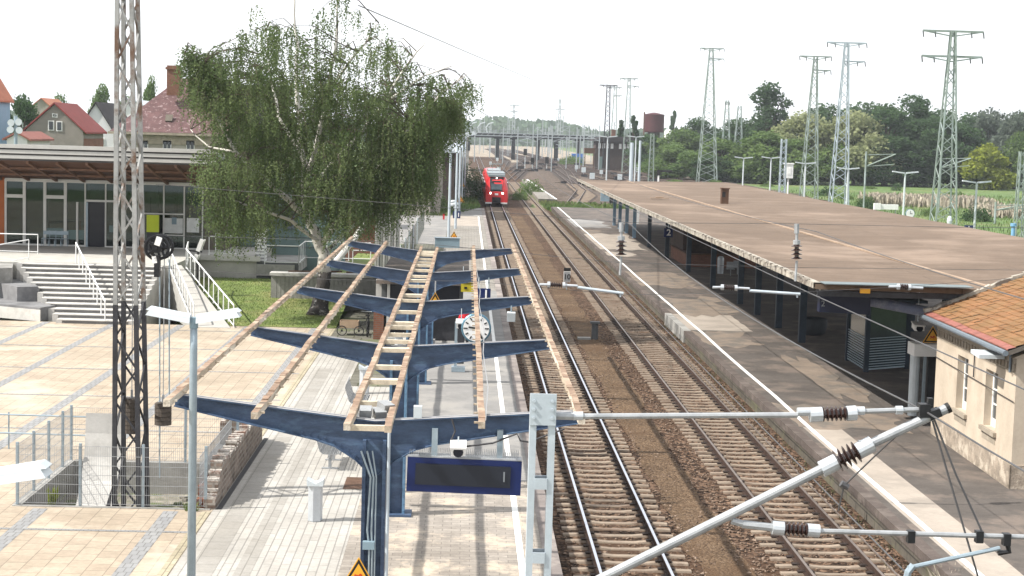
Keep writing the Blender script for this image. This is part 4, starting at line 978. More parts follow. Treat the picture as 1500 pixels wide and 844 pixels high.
m = MB(); m.b2(XA0+.2,15.2,Y0c-.5,Y0c+.3,ZR+.075,ZR+.1); m.build('edge_flashing', 'roof_sheet', t)
m = MB(); m.b2(XA0+.1,XB-.2,Y0c+.05,Y0c+.2,ZR-.34,ZR-.17); m.build('fascia', 'mast_dark', t)
for k, y in enumerate((53.5,60,66,71.5,77,82.7,88,98,109,121,133,145,152,159,165)):
    if y < 70: continue
    mt = 'post_dark' if y < 143 else 'post_blue'
    m = MB(); m.b2(14.55,14.85,y-.13,y+.13,Z,ZR-.35); m.build('post', mt, t)
    m = MB(); m.prism([(10.9,ZR-.19),(10.9,ZR-.3),(14.5,ZR-.6),(21,ZR-.6),(24,ZR-.3),(24,ZR-.19)],'y',y-.08,y+.08); m.build('bracket', 'post_dark', t)
    m = MB(); m.b2(20.9,21.2,y-.13,y+.13,Z,ZR-.35); m.build('post', mt, t)
    if k % 2 == 0: m = MB(); m.box((11.2,y-1.2,ZR-.32),(.1,.1,.22)); m.build('lamp', 'sign_white', t)
m = MB(); m.tube(D(1216,430,52.5),D(1390,463,50.6),.17,12)
tag(m.build('roof_pipe', 'pipe_blue'), 'thick bluish grey pipe slanting under the near end of the brown canopy', 'pipe')
cb = P(1061,297,ZR+.1)
t = thing('roof_vent', 'single rusty brown chimney vent standing on the brown canopy roof', 'vent', (cb.x,cb.y,ZR+.03))
m = MB(); m.b2(cb.x-.25,cb.x+.25,cb.y-.25,cb.y+.25,ZR,ZR+1.05); m.build('shaft', 'rust', t)
m = MB(); m.b2(cb.x-.3,cb.x+.3,cb.y-.3,cb.y+.3,ZR+1.05,ZR+1.12); m.build('cap', 'rust', t)
m = MB(); m.b2(cb.x-.2,cb.x+.02,cb.y-.256,cb.y-.25,ZR+.5,ZR+.85); m.build('opening', 'sign_black', t)
c2 = P(966,291,ZR+.08); m = MB(); m.box((c2.x,c2.y,ZR+.12),(1.3,.5,.06)); m.box((c2.x,c2.y,ZR+.18),(.5,.4,.08))
tag(m.build('roof_hatch', 'roof_seam'), 'small flat hatch lying on the far part of the brown canopy roof', 'hatch')
# things below the canopy
t = thing('track_number_sign', 'dark square sign with white 2 hanging from the long edge of the brown canopy', 'sign', (17.0,0,0)); bpy.data.objects.remove(t)
p = D(979,341,112); t = thing('track_number_sign', 'dark square sign with white 2 hanging under the long edge of the brown canopy', 'sign', (p.x,112,4))
m = MB(); m.box((p.x,112,p.z),(.62,.12,.62)); m.build('panel', 'sign_navy', t)
text('2', 'digit', 'sign_white', t, (p.x+.02,111.92,p.z), .6, bold=True)
m = MB(); m.tube((p.x,112,p.z+.3),(p.x,112,4.62),.03); m.build('hanger', 'galv_blue', t)
p = D(1236,446,51.2); t = thing('platform_display', 'long blue indicator board marked 2, coloured darker as in shade, under the near end of the brown canopy', 'display', (p.x,51.2,4))
m = MB(); m.box((p.x,51.2,p.z),(1.6,.35,.54),ry=.03); m.build('housing', 'sign_navy_shade', t)  # navy darkened to carry the shade under the canopy
text('2', 'digit', 'screen_digit', t, (D(1206,440,51).x,51.01,p.z+.02), .26)
for dx in (-.78,.5): m = MB(); m.tube((p.x+dx,51.2,p.z+.2),(p.x+dx,51.2,4.62),.03); m.build('hanger', 'sign_white', t)
m = MB(); q2 = D(1267,426,49.4); m.box((q2.x,49.4,q2.z),(.30,.1,.15)); tag(m.build('exit_sign', 'sign_orange'), 'small orange yellow plate under the front edge of the brown canopy', 'sign')
# glass waiting shelter
t = thing('waiting_shelter', 'glass waiting shelter with dark posts under the near end of the brown canopy', 'shelter', (14.2,58,Z))
sx = [D(1238,520,62).x, D(1268,540,57).x, D(1335,545,55.5).x]
A_, B_, C_ = P(1241,528,Z), P(1268,545,Z), P(1327,540,Z)
for a in (A_, B_, C_, P(1300,500,Z), P(1318,505,Z)): m = MB(); m.b2(a.x-.09,a.x+.09,a.y-.09,a.y+.09,Z,3.1); m.build('post', 'post_dark', t)
for a, b_ in ((A_,B_),(B_,C_)):
    d_ = Vector((b_.x-a.x,b_.y-a.y,0)); n_ = Vector((-d_.y,d_.x,0)).normalized()*.012
    m = MB(); m.prism([(a.x+n_.x,a.y+n_.y),(b_.x+n_.x,b_.y+n_.y),(b_.x-n_.x,b_.y-n_.y),(a.x-n_.x,a.y-n_.y)],'z',Z+.12,2.9); m.build('pane', 'shelter_glass', t)
    m = MB()
    for k in range(12): z = Z+.2+k*.1; m.bar((a.x+n_.x*-2,a.y+n_.y*-2,z),(b_.x+n_.x*-2,b_.y+n_.y*-2,z),.03)
    m.build('frosted_stripes', 'galv_blue', t)
    m = MB(); m.bar((a.x,a.y,Z+.1),(b_.x,b_.y,Z+.1),.06); m.bar((a.x,a.y,2.95),(b_.x,b_.y,2.95),.07); m.build('rail', 'galv_blue', t)
m = MB(); m.b2(A_.x-.3,C_.x+.3,B_.y-.3,A_.y+1.5,3.1,3.2); m.build('roof', 'post_dark', t)
pl = P(1190,490,Z); t = thing('planter', 'big dark round planter bowl on the platform under the brown canopy edge', 'planter', (pl.x,pl.y,Z))
m = MB(); m.lathe((pl.x,pl.y,Z),[(.46,0),(.58,.1),(.66,.4),(.66,.70),(.63,.76),(.58,.70),(.53,.5)],24); m.build('bowl', 'planter', t, smooth=True)
m = MB(); m.lathe((pl.x,pl.y,Z),[(.55,.44),(.55,.48)],20); m.build('soil', 'cable_dark', t)
# brick stairwell and furniture under canopy
sw = P(1012,391,Z); t = thing('stairwell_parapet', 'red brick parapet round a stairwell under the middle of the brown canopy', 'parapet', (sw.x,sw.y,Z))
m = MB(); m.b2(sw.x-.3,sw.x+.05,sw.y,sw.y+9,Z,Z+.85); m.b2(sw.x+.05,sw.x+5,sw.y,sw.y+.3,Z,Z+.85); m.build('wall', 'brick_red', t)
m = MB(); m.b2(sw.x-.36,sw.x+.1,sw.y-.05,sw.y+9,Z+.85,Z+.93); m.b2(sw.x+.1,sw.x+5,sw.y-.05,sw.y+.35,Z+.85,Z+.93); m.build('coping', 'rust', t)
m = MB(); m.b2(sw.x+.2,sw.x+5,sw.y+4,sw.y+4.2,Z,3.6); m.b2(sw.x-.2,sw.x+.1,sw.y+3,sw.y+10,Z+.93,3.6); m.build('wall', 'brick_dark', t)
for i,(px,py,lab) in enumerate(((1055,402,'white litter bin by the brick stairwell parapet under the canopy'),)):
    b_ = P(px,py,Z); t = thing('litter_bin', lab, 'litter bin', (b_.x,b_.y,Z)); m = MB(); m.lathe((b_.x,b_.y,Z),[(.2,.05),(.22,1.0),(.2,1.1)],14); m.build('body', 'bin_metal', t); m = MB(); m.lathe((b_.x,b_.y,Z+1.1),[(.22,0),(.12,.1)],14); m.build('lid', 'lamp_white', t)
for i,(px,py) in enumerate(((1070,404),(1080,402))):
    b_ = P(px,py,Z); t = thing('seat', 'grey metal platform seat beside the white bin under the canopy', 'seat', (b_.x,b_.y,Z), 'metal seats under the brown canopy')
    m = MB(); m.b2(b_.x-.25,b_.x+.25,b_.y-.2,b_.y+.2,Z+.42,Z+.47); m.b2(b_.x-.25,b_.x+.25,b_.y+.17,b_.y+.22,Z+.47,Z+.9); m.build('shell', 'seat_mesh', t)
    m = MB(); m.b2(b_.x-.03,b_.x+.03,b_.y-.03,b_.y+.03,Z,Z+.42); m.build('leg', 'galv', t)
for i,(px,py,w,h,mt,lab) in enumerate(((886,289,1.2,1.6,'cabinet','grey blue cabinet by the far end of the brown canopy'),(932,322,.5,2.2,'sign_white','white post box at the far canopy posts'),(898,292,1.0,1.2,'mast_dark','dark bin under the far end of the brown canopy'))):
    b_ = P(px,py+6,Z); t = thing('cabinet', lab, 'cabinet', (b_.x,b_.y,Z)); m = MB(); m.b2(b_.x-w/2,b_.x+w/2,b_.y-.3,b_.y+.3,Z,Z+h); m.build('body', mt, t); m = MB(); m.b2(b_.x-w/2-.05,b_.x+w/2+.05,b_.y-.35,b_.y+.35,Z+h,Z+h+.08); m.build('top', 'galv_blue', t)
warn('orange warning triangle above the white box beside the cream house', (D(1366,492,51.5).x,51.5,D(1366,494,51.5).z), .62)
t = thing('ticket_shelter', 'white boxed machine housing with grey column beside the cream house', 'machine', (14.6,51.6,Z))
xl, xr = D(1338,515,51.7).x, D(1384,515,51.7).x
m = MB(); m.b2(xl,xr,51.6,52.4,D(1360,522,51.7).z,D(1360,504,51.7).z); m.build('canopy', 'sign_white', t)
m = MB(); m.tube((xl+.15,52,Z+.1),(xl+.15,52,D(1360,522,51.7).z),.16,12); m.build('column', 'lamp_white', t)
m = MB(); m.b2(xl+.55,xr,51.9,52.3,Z,D(1360,523,51.7).z); m.build('cabinet', 'mast_dark', t)
m = MB(); m.b2(xl+.36,xl+.44,51.7,51.8,Z,D(1360,523,51.7).z); m.build('post', 'galv_blue', t)
camera_dome('white security camera under the canopy end beside the cream house', D(1345,460,52).x, 52, 4.6, D(1347,480,52).z, 1.3)
# cream house with the orange tiled roof
t = thing('platform_house', 'small cream rendered platform house with orange tiled roof at the right edge', 'house', (14,41.4,Z))
HX, HY0, HY1, HZ = 14.0, 41.4, 49.3, 3.75; HXB = 21.0
m = MB()
wins = [(42.95,44.05),(45.8,46.9)]; wz0, wz1 = 1.55, 3.12
ycur = HY0
for a, b_ in wins:
    m.b2(HX,HX+.35,ycur,a,Z,HZ); m.b2(HX,HX+.35,a,b_,Z,wz0); m.b2(HX,HX+.35,a,b_,wz1,HZ); ycur = b_
m.b2(HX,HX+.35,ycur,HY1,Z,HZ); m.b2(HX+.35,HXB,HY0,HY0+.35,Z,HZ); m.b2(HX+.35,HXB,HY1-.35,HY1,Z,HZ); m.b2(HXB-.35,HXB,HY0+.35,HY1-.35,Z,HZ)
m.build('wall', 'render_cream', t)
m = MB(); m.b2(HX-.05,HX-.002,HY0-.06,HY1+.05,Z,Z+.62); m.b2(HX-.05,HXB,HY0-.06,HY0-.002,Z,Z+.62); m.build('plinth', 'render_base', t)
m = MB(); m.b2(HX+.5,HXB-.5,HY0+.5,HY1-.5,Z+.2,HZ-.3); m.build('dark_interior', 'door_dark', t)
for a, b_ in wins:
    m = MB(); m.b2(HX+.2,HX+.27,a,a+.09,wz0,wz1); m.b2(HX+.2,HX+.27,b_-.09,b_,wz0,wz1); m.b2(HX+.2,HX+.27,a+.09,b_-.09,wz1-.09,wz1); m.b2(HX+.2,HX+.27,a+.09,b_-.09,wz0,wz0+.22)
    mid = (a+b_)/2; m.b2(HX+.19,HX+.275,mid-.05,mid+.05,wz0+.22,wz1-.09)
    for zz in (wz0+.62,wz0+1.02): m.b2(HX+.21,HX+.265,a+.09,mid-.05,zz-.02,zz+.02); m.b2(HX+.21,HX+.265,mid+.05,b_-.09,zz-.02,zz+.02)
    w = m.build('window', 'window_white', t); m = MB(); m.b2(HX+.228,HX+.242,a+.08,b_-.08,wz0+.2,wz1-.08); m.build('pane', 'window_glass', w)
    m = MB(); m.b2(HX-.09,HX+.19,a-.14,b_+.14,wz0-.12,wz0-.004); m.build('sill', 'stone_sill', w)
    m = MB(); m.b2(HX-.012,HX-.002,a-.05,b_+.05,wz0-.34,wz0-.13); m.build('apron', 'stone_sill', w)
def slope_roof(y0, y1, xe, ze, xr, zr, th=.1):
    return MB().prism([(xe,ze),(xr,zr),(xr,zr-th),(xe,ze-th)], 'y', y0, y1)
rise = (5.62-3.98)/(17.6-13.62)
nrow = 19; 
for part, i0, i1, mt in (('eaves_tiles',0,1,'tile_pink'),('roof',1,nrow,'tile_orange')):
    m = MB(); rt = random.Random(5)
    for i in range(i0, i1):
        xa = 13.62 + (17.6-13.62)*i/nrow; xb = 13.62+(17.6-13.62)*(i+1)/nrow
        y = HY0-.4
        while y < HY1+.3:
            w = .62 if part == 'eaves_tiles' else .23; j = rt.uniform(-.008,.014)
            y2 = min(y+w-.008, HY1+.3)
            za, zb = 3.98+(xa-13.62)*rise+.05+j, 3.98+(xb-13.62)*rise+.02+j
            m.add([(xa,y,za-.035),(xa,y2,za-.035),(xa,y2,za),(xa,y,za),(xb,y,zb),(xb,y2,zb)], [(0,1,2,3),(3,2,5,4)]); y += w
    m.build(part, mt, t, fix=False)
slope_roof(HY0-.4,HY1+.3,13.64,3.98,17.6,5.60,.12).build('roof', 'soffit_board', t)
slope_roof(HY0-.4,HY1+.3,21.6,3.98,17.62,5.62,.12).build('roof', 'tile_orange', t)
m = MB(); m.prism([(13.9,HZ),(17.6,5.45),(21.0,HZ)],'y',HY0+.02,HY0+.3); m.prism([(13.9,HZ),(17.6,5.45),(21.0,HZ)],'y',HY1-.3,HY1-.02); m.build('gable', 'render_cream', t)
m = MB()
for i in range(12): 
    x = 13.66+i*.33; m.box((x+.15,HY1+.33,3.98+(x+.15-13.62)*rise+.09),(.36,.22,.1),ry=-math.atan(rise)+rc.uniform(-.15,.15))
m.build('verge', 'roof_edge', t)
m = MB(); m.tube((13.56,HY0-.45,3.93),(13.56,HY1+.3,3.93),.075,8); m.build('gutter', 'gutter', t)
m = MB(); m.b2(13.98,13.995,HY0,HY1,3.32,3.36); m.b2(13.97,13.998,HY0,HY1,3.6,3.75)
for k in range(26): m.b2(13.955,13.99,HY0+.1+k*.3,HY0+.26+k*.3,3.4,3.58)
m.build('cornice', 'stone_sill', t)
m = MB(); m.path([(13.96,HY0,2.62),(13.96,HY1,2.74)],.012,4); m.path([(13.96,45.1,3.5),(13.96,45.1,2.72)],.02,4); m.build('cable', 'cable_dark', t)
t.rotation_euler = (0,0,-.028); m = MB(); m.prism([(42.2,3.62),(42.2,3.72),(43.0,3.76),(43.0,3.66)],'x',13.25,13.92); m.build('lamp', 'lamp_white', t)
m = MB(); m.tube((13.92,41.7,3.9),(13.92,41.7,3.35),.035); m.build('downpipe', 'gutter', t)
# between the tracks
hb = P(830,425,-.2); t = thing('kilometre_board', 'small white board with 10 on a short post between the tracks', 'track sign', (hb.x,hb.y,-.2))
m = MB(); m.tube((hb.x,hb.y,-.2),(hb.x,hb.y,.25),.03); m.build('post', 'galv_blue', t)
m = MB(); m.box((hb.x,hb.y,.62),(.42,.04,.66)); m.build('panel', 'sign_white', t)
m = MB(); m.box((hb.x,hb.y-.026,.62),(.36,.008,.58)); m.build('field', 'seat_mesh', t)
m = MB(); m.box((hb.x,hb.y,1.06),(.42,.05,.2)); m.build('number_plate', 'sign_black', t)
text('10', 'digit', 'sign_black', t, (hb.x,hb.y-.035,.6), .44, bold=True)
hb = P(871,497,-.2); t = thing('shadow_post', 'squat dark post added to stand for a shadow between the tracks', 'post', (hb.x,hb.y,-.2))  # squat solid added in place of a cast shadow on the ballast
m = MB(); m.lathe((hb.x,hb.y,-.2),[(.16,0),(.15,.75)],12); m.box((hb.x,hb.y,.58),(.44,.4,.08)); m.build('body', 'concrete_dark', t)
m = MB(); m.box((hb.x-.5,hb.y-.1,-.16),(.6,.4,.1)); m.build('base', 'concrete', t)
lb = P(728,281,-.2)
# ------------------------------------------------------------------ plants along the ground
def tuft(lab, x, y, z, r, h, n, mat='blade', seed=1, kind=None, cat='weeds', name='weeds'):
    q = random.Random(seed); m = MB()
    for k in range(n):
        a = q.uniform(0,6.28); rr_ = r*q.random()**.6; bx_, by_ = x+rr_*math.cos(a), y+rr_*math.sin(a); hh = h*q.uniform(.5,1.1); w = h*.05; b_ = q.uniform(0,6.28)
        dx, dy = math.cos(b_)*w, math.sin(b_)*w; ox, oy = q.uniform(-.35,.35)*h, q.uniform(-.35,.35)*h
        m.add([(bx_-dx,by_-dy,z),(bx_+dx,by_+dy,z),(bx_+ox+dx,by_+oy+dy,z+hh*.7),(bx_+ox*1.6,by_+oy*1.6,z+hh)],[(0,1,2,3)])
    return tag(m.build(name, mat, fix=False, loc=(x,y,z)), lab, cat, kind=kind)
tuft('small green weed at the front of the pit fence beside the lamp post', -6.35, 37.0, Z, .14, .22, 60, seed=2)
tuft('yellowish weed tuft growing on the left kerb of the pit', -9.6, 37.4, Z, .12, .4, 30, 'leaf_yellow', seed=3)
tuft('tall dry weed between platform wall and rusty track, near the steady arm', 10.0, 33.2, -.2, .25, .6, 90, 'reed', seed=4)
m = MB(); q = random.Random(9)
for k in range(1900):
    y = q.uniform(28,200); x = X2(y)-.05-abs(q.gauss(0,.3)); h = q.uniform(.03,.2); w = .01; a = q.uniform(0,6.28)
    if q.random() < .5 and y > 90: x = 9.2-q.random()*.5
    m.add([(x-w,y,-.2),(x+w,y,-.2),(x+q.uniform(-.1,.1),y+q.uniform(-.1,.1),-.2+h)],[(0,1,2)])
tag(m.build('trackside_weeds', 'weed_dry', fix=False), 'sparse weeds along the foot of the right platform wall', 'weeds', kind='stuff')
# ------------------------------------------------------------------ station building at the left with terrace and stairs
ZT = 2.4
FY = 90.0
t = thing('terrace', 'raised paved terrace in front of the glazed station building', 'terrace', (-20,85,.3))
m = MB(); m.b2(-60,-14.35,78.9,100,-.5,ZT); m.b2(-14.35,-11.2,86.2,100,-.5,ZT); m.build('slab', 'terrace_paver', t)
m = MB(); m.b2(-14.3,-11.0,86.0,86.2,ZT-.25,ZT+.02); m.build('edge', 'concrete_pale', t)
m = MB(); m.b2(-14.25,-9.0,86.21,86.4,-.3,ZT-.26); m.build('front_wall', 'concrete_dark', t)
m = MB(); m.b2(-11.2,-9.2,86.1,95,1.4,ZT-.4); m.build('bridge_deck', 'concrete', t)
sl, sr = P(18,386,ZT).x, -14.95
t = thing('outdoor_stairs', 'wide outdoor stairs of pale treads and risers coloured dark as in shade climbing to the terrace', 'stairs', (-22,76,Z))
n = 12
xl0, xl1 = P(100,470,Z).x, P(22,386,ZT).x
for i in range(n):
    y0 = 71.9+i*7.0/n; z1 = Z+(ZT-Z)*(i+1)/n; xl = xl0+(xl1-xl0)*i/n - (.0 if i < 5 else .0)
    m = MB(); m.b2(xl,sr,y0,79,z1-(ZT-Z)/n,z1-.04); m.build('riser', 'riser_shade', t)  # shade on the risers is put into their dark colour
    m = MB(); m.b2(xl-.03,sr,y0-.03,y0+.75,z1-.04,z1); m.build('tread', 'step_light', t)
    m = MB(); m.b2(xl-.3,xl-.03,y0,79,-.3,z1); m.build('cheek', 'concrete_pale', t)
    m = MB(); m.b2(sr+.002,sr+.25,y0,min(79,y0+7/n+.02) if i < n-1 else 79,-.3,z1); m.build('cheek', 'concrete_pale', t)
# stepped dark blocks left of the stairs
t = thing('seating_blocks', 'stepped dark stone blocks left of the wide stairs', 'seating steps', (-24,74,Z))
def q3(px, py, z): v = P(px,py,z); return (v.x, v.y)
m = MB(); m.prism([q3(-60,440,.95),q3(59,451,.95),q3(82,447,.95),q3(48,431,.95),q3(-60,424,.95)],'z',Z,.95); m.build('block', 'block_grey', t)
m = MB(); a_, b_ = q3(-60,440,.95), q3(59.3,451.2,.95); m.prism([(a_[0],a_[1]-.05),(b_[0],b_[1]-.05),(b_[0],b_[1]-.003),(a_[0],a_[1]-.003)],'z',Z,.86); m.build('front', 'step_light', t)
m = MB(); m.prism([q3(-60,402,1.62),q3(25,420.5,1.62),q3(56,420,1.62),q3(34,405,1.62),q3(-60,388,1.62)],'z',.9,1.62); m.build('block', 'block_grey', t)
m = MB(); m.prism([q3(-60,383,2.3),q3(20,384,2.3),q3(18,393,2.3),q3(-60,395,2.3)],'z',1.5,2.32); m.build('block', 'concrete', t)
def railing(lab, pts, h=.95, step=1.1, r=.03, n_mid=0, bottom=.12, group='white handrails on stairs and terrace'):
    t = thing('handrail', lab, 'handrail', pts[0], group)
    for z, rr_ in ((h, r), (bottom, r*.8)):
        if z: m = MB(); m.path([Vector(p)+Vector((0,0,z)) for p in pts], rr_, 6); m.build('rail', 'railing_white', t)
    for a, b_ in zip(pts, pts[1:]):
        a, b_ = Vector(a), Vector(b_); k = max(1, int((b_-a).length/step))
        for i in range(k+1): p = a+(b_-a)*i/k; m = MB(); m.tube(p, p+Vector((0,0,h)), r*.8, 6); m.build('post', 'railing_white', t)
xs_ = P(130,440,1.2).x
railing('white handrail down the middle of the wide stairs', [(P(114,385,ZT).x,79.0,ZT),(P(163,470,Z).x,72,Z)], 1.0, .9, .035, bottom=0)
rl0, rl1 = P(222,396,ZT), P(262,497,Z)
rr0, rr1 = P(248,396,ZT), P(322,495,Z)
t = thing('ramp', 'pale concrete ramp sloping down to the plaza between two white handrails', 'ramp', (rl1.x,rl1.y,Z))
xa0, xa1, xb0, xb1 = P(228,396,ZT).x, P(262,497,Z).x, P(246,396,ZT).x+.1, P(318,497,Z).x
m = MB(); m.add([(xa1,71.6,Z-.3),(xb1,71.6,Z-.3),(xb0,79.5,Z-.3),(xa0,79.5,Z-.3),(xa1,71.6,Z+.02),(xb1,71.6,Z+.02),(xb0,79.5,ZT),(xa0,79.5,ZT)],[(0,3,2,1),(4,5,6,7),(0,1,5,4),(1,2,6,5),(2,3,7,6),(3,0,4,7)])
m.build('slab', 'ramp_concrete', t)
railing('white handrail on the left side of the concrete ramp', [(xa0,79.4,ZT),(xa1-.1,71.7,Z)], 1.0, .8, .035)
railing('white handrail on the right side of the ramp, beside the lawn', [(xb0,81.4,ZT),(xb0+.25,79.4,ZT-.2),(xb1+.12,71.7,Z)], 1.0, .8, .035)
railing('white handrail along the left end of the terrace', [(P(-60,352,ZT+.9).x,84.0,ZT),(P(46,375,ZT).x,84.0,ZT)], 1.0, 2.6)
railing('lower white handrail beside the stepped blocks at the left edge', [(P(-60,400,1.9).x,78.4,1.9),(P(46,380,ZT).x,80.2,ZT)], 1.0, 1.8)
railing('long white handrail along the terrace edge above the lawn', [(xb0+.3,86.1,ZT),(P(326,387,ZT).x,86.1,ZT),(P(310,372,ZT).x,88.5,ZT)], 1.0, 2.0)
railing('white handrail beside the green clad wall, behind the birch', [(P(380,392,2.0).x,86.2,ZT-.4),(P(433,392,2.0).x,86.2,ZT-.4),(P(447,380,2.0).x,90,ZT-.4),(P(545,380,2.0).x,90,ZT-.4)], 1.0, 1.2)
railing('white handrail right of the birch trunk above the retaining wall', [(-5.9,82.5,2.12),(-4.6,82.5,2.12),(-3.7,81.2,1.9)], 1.0, 1.0)
lc = D(290,366,80); t = thing('tilted_panel', 'small white tilted double panel on a post beside the terrace railing', 'panel', (lc.x,80,ZT))
for dz, dx, h in ((.22,.1,.62),(-.42,-.12,.4)): m = MB(); m.box((lc.x+dx,80,lc.z+dz),(.2,.12,h),ry=.35); m.box((lc.x+dx+.14,80.05,lc.z+dz+.02),(.06,.1,h*.9),ry=.35); m.build('panel', 'sign_white', t)
m = MB(); m.tube((lc.x,80.1,1.3),(lc.x,80.1,lc.z+.3),.05); m.bar((lc.x-.5,80.05,lc.z-.05),(lc.x+.2,80.05,lc.z-.1),.07); m.build('post', 'iron_dark', t)
# the building
def fx(px): return D(px,320,FY).x
def fz(py, px=150): return D(px,py,FY).z
t = thing('station_building', 'modern station building with glazed front and white striped roof edge over a timber soffit', 'building', (-22,FY,ZT))
xL, xR0, xR1 = D(-120,300,FY).x, fx(298), fx(330)
gz0, gz1 = ZT, fz(266)
m = MB(); m.b2(xL,xR1,FY+7,FY+18,ZT,gz1+.3); m.b2(xL,xL+.3,FY+.4,FY+7,ZT,gz1+1.2); m.b2(xR1-.3,xR1,FY+.4,FY+7,ZT,gz1+1.2); m.b2(xL+.3,xR1-.3,FY+.35,FY+7,gz1+.08,gz1+.3); m.build('wall', 'clad_grey', t)
m = MB(); m.b2(xL+.3,xR1-.3,FY+6.6,FY+6.9,ZT,gz1); m.build('back_wall', 'terrace_paver', t)
m = MB(); m.b2(xL+.3,xR1-.3,FY+.1,FY+6.9,ZT+.005,ZT+.03); m.build('floor', 'concrete_dark', t)
for px in (50,110,215,255): m = MB(); m.b2(fx(px)-.18,fx(px)+.18,FY+2.2,FY+2.6,ZT+.03,gz1+.05); m.build('pillar', 'concrete_pale', t)
m = MB(); m.b2(fx(66),fx(120),FY+4.5,FY+5.2,ZT+.03,ZT+1.1); m.build('counter', 'clad_orange', t)
m = MB(); m.b2(fx(196),fx(235),FY+4.5,FY+6.5,ZT+.03,ZT+2.6); m.build('kiosk', 'clad_green', t)
m = MB(); m.b2(xL,fx(7),FY-.1,FY+.4,ZT,gz1+.6); m.build('cladding', 'clad_orange', t)
m = MB(); m.b2(xR0+.05,xR1,FY-.05,FY+.39,ZT,gz1+.6); m.build('cladding', 'clad_grey', t)
# glazing: frame grid; (x px list) 
cols = [8,36,66,96,125,155,172,203,240,270,297]
door_px = (127,154); tr = {0:(289,292)}
def mull(x0,x1,z0,z1,d=.0): return MB().b2(x0,x1,FY-.08-d,FY+.08,z0,z1)
fr = MB(); w = .085
for k, c in enumerate(cols):
    ww = .16 if c in (8,36,66,96) else .075; fr.b2(fx(c)-ww/2,fx(c)+ww/2,FY-.08,FY+.08,gz0,gz1)
fr.b2(fx(8),fx(297),FY-.085,FY+.085,gz1-.12,gz1+.06); fr.b2(fx(8),fx(125),FY-.085,FY+.085,gz0,gz0+.09); fr.b2(fx(155),fx(297),FY-.085,FY+.085,gz0,gz0+.07)
fr.b2(fx(8),fx(36),FY-.088,FY+.088,fz(293),fz(288)); fr.b2(fx(66),fx(96),FY-.088,FY+.088,fz(293),fz(288)); fr.b2(fx(125),fx(172),FY-.088,FY+.088,fz(296),fz(293))
fr.b2(fx(210),fx(270),FY-.088,FY+.088,fz(312),fz(310)); fr.b2(fx(240),fx(270),FY-.088,FY+.088,fz(343),fz(341)); fr.b2(fx(112),fx(115),FY-.088,FY+.088,gz0,fz(297))
fr.build('window_frame', 'frame_white', t)
for a, b_ in zip(cols, cols[1:]):
    if (a,b_) == (125,155): zb = fz(296)
    else: zb = gz0+.05
    m = MB(); m.b2(fx(a)+.04,fx(b_)-.04,FY-.02,FY+.02,zb,gz1-.1); m.build('pane', 'facade_glass', t)
m = MB(); m.b2(fx(125)+.05,fx(155)-.05,FY+.05,FY+.3,gz0,fz(296)-.02); m.build('door', 'door_dark', t)
m = MB(); m.b2(fx(125)+.04,fx(129),FY-.06,FY+.1,gz0,fz(297)); m.build('door_jamb', 'galv_blue', t)
m = MB(); m.b2(fx(241),fx(268),FY-.06,FY-.025,fz(339),fz(317)); m.build('poster', 'poster', t)
m = MB(); m.b2(fx(274),fx(292),FY-.06,FY-.025,fz(337),fz(316)); m.build('poster', 'poster', t)
m = MB(); m.b2(fx(252),fx(259),FY-.075,FY-.062,fz(326),fz(316)); m.b2(fx(254),fx(257),FY-.08,FY-.076,fz(323),fz(319)); m.build('printing', 'cabinet', t)
for (a,b_,c,d_) in ((68,93,349,336),(99,123,352,338),(160,171,340,330)):
    m = MB(); m.b2(fx(a),fx(b_),FY-.028,FY-.021,fz(c),fz(d_)); m.build('window_film', 'clad_green', t)
for k in range(6):
    x = fx(69+k*9); m = MB(); m.box((x,FY-.24,ZT+.42),(.4,.35,.03)); 
    for s in (-.16,.16): m.tube((x+s,FY-.38,ZT+.42),(x+s*1.2,FY-.4,ZT),.015,4); m.tube((x+s,FY-.1,ZT),(x+s,FY-.08,ZT+.85),.015,4)
    m.box((x,FY-.08,ZT+.72),(.36,.02,.2))
    if k < 4: tag(m.build('cafe_chair', 'galv_blue'), 'grey metal cafe chair in front of the station windows', 'chair', 'cafe chairs at the station windows')
# soffit and roof edge
er = 6.2
e0 = D(150,238,FY-er); zs1 = fz(266)+.02; zs0 = e0.z
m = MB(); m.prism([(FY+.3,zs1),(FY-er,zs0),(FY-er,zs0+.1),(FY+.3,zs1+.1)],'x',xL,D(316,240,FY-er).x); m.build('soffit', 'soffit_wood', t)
m = MB(); xr = D(316,240,FY-er).x; x = xL
while x < xr:
    m.add([(x-.07,FY+.25,zs1-.16),(x+.07,FY+.25,zs1-.16),(x+.07,FY+.25,zs1),(x-.07,FY+.25,zs1),(x-.07,FY-er+.1,zs0-.16),(x+.07,FY-er+.1,zs0-.16),(x+.07,FY-er+.1,zs0),(x-.07,FY-er+.1,zs0)],[(0,1,2,3),(4,7,6,5),(0,4,5,1),(1,5,6,2),(2,6,7,3),(3,7,4,0)]); x += 1.5
for u in (.33,.66): m.b2(xL,xr,FY-er*u-.06,FY-er*u+.06,zs1+(zs0-zs1)*u-.13,zs1+(zs0-zs1)*u-.01)
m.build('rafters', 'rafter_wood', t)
z = zs0-.02; fh = (D(150,216,FY-er).z-zs0+.06)
for k, (a, b_, mt, dy) in enumerate(((0,.12,'fascia_dark',0),(.12,.34,'fascia_white',.05),(.34,.44,'fascia_dark',0),(.44,.66,'fascia_white',.08),(.66,.76,'fascia_dark',0),(.76,1,'fascia_white',.12))):
    m = MB(); m.b2(xL,xr+.1,FY-er-.1-dy,FY-er+.1,z+fh*a,z+fh*b_-.003); m.build('roof_edge', mt, t)
m = MB(); m.prism([(FY-er+.1,z+fh*.6),(FY-er+.1,z+fh*.9),(FY+18,z+fh*.9-2.2),(FY+18,z+fh*.6-2.2)],'x',xL,xr); m.build('roof', 'roof_zinc', t)
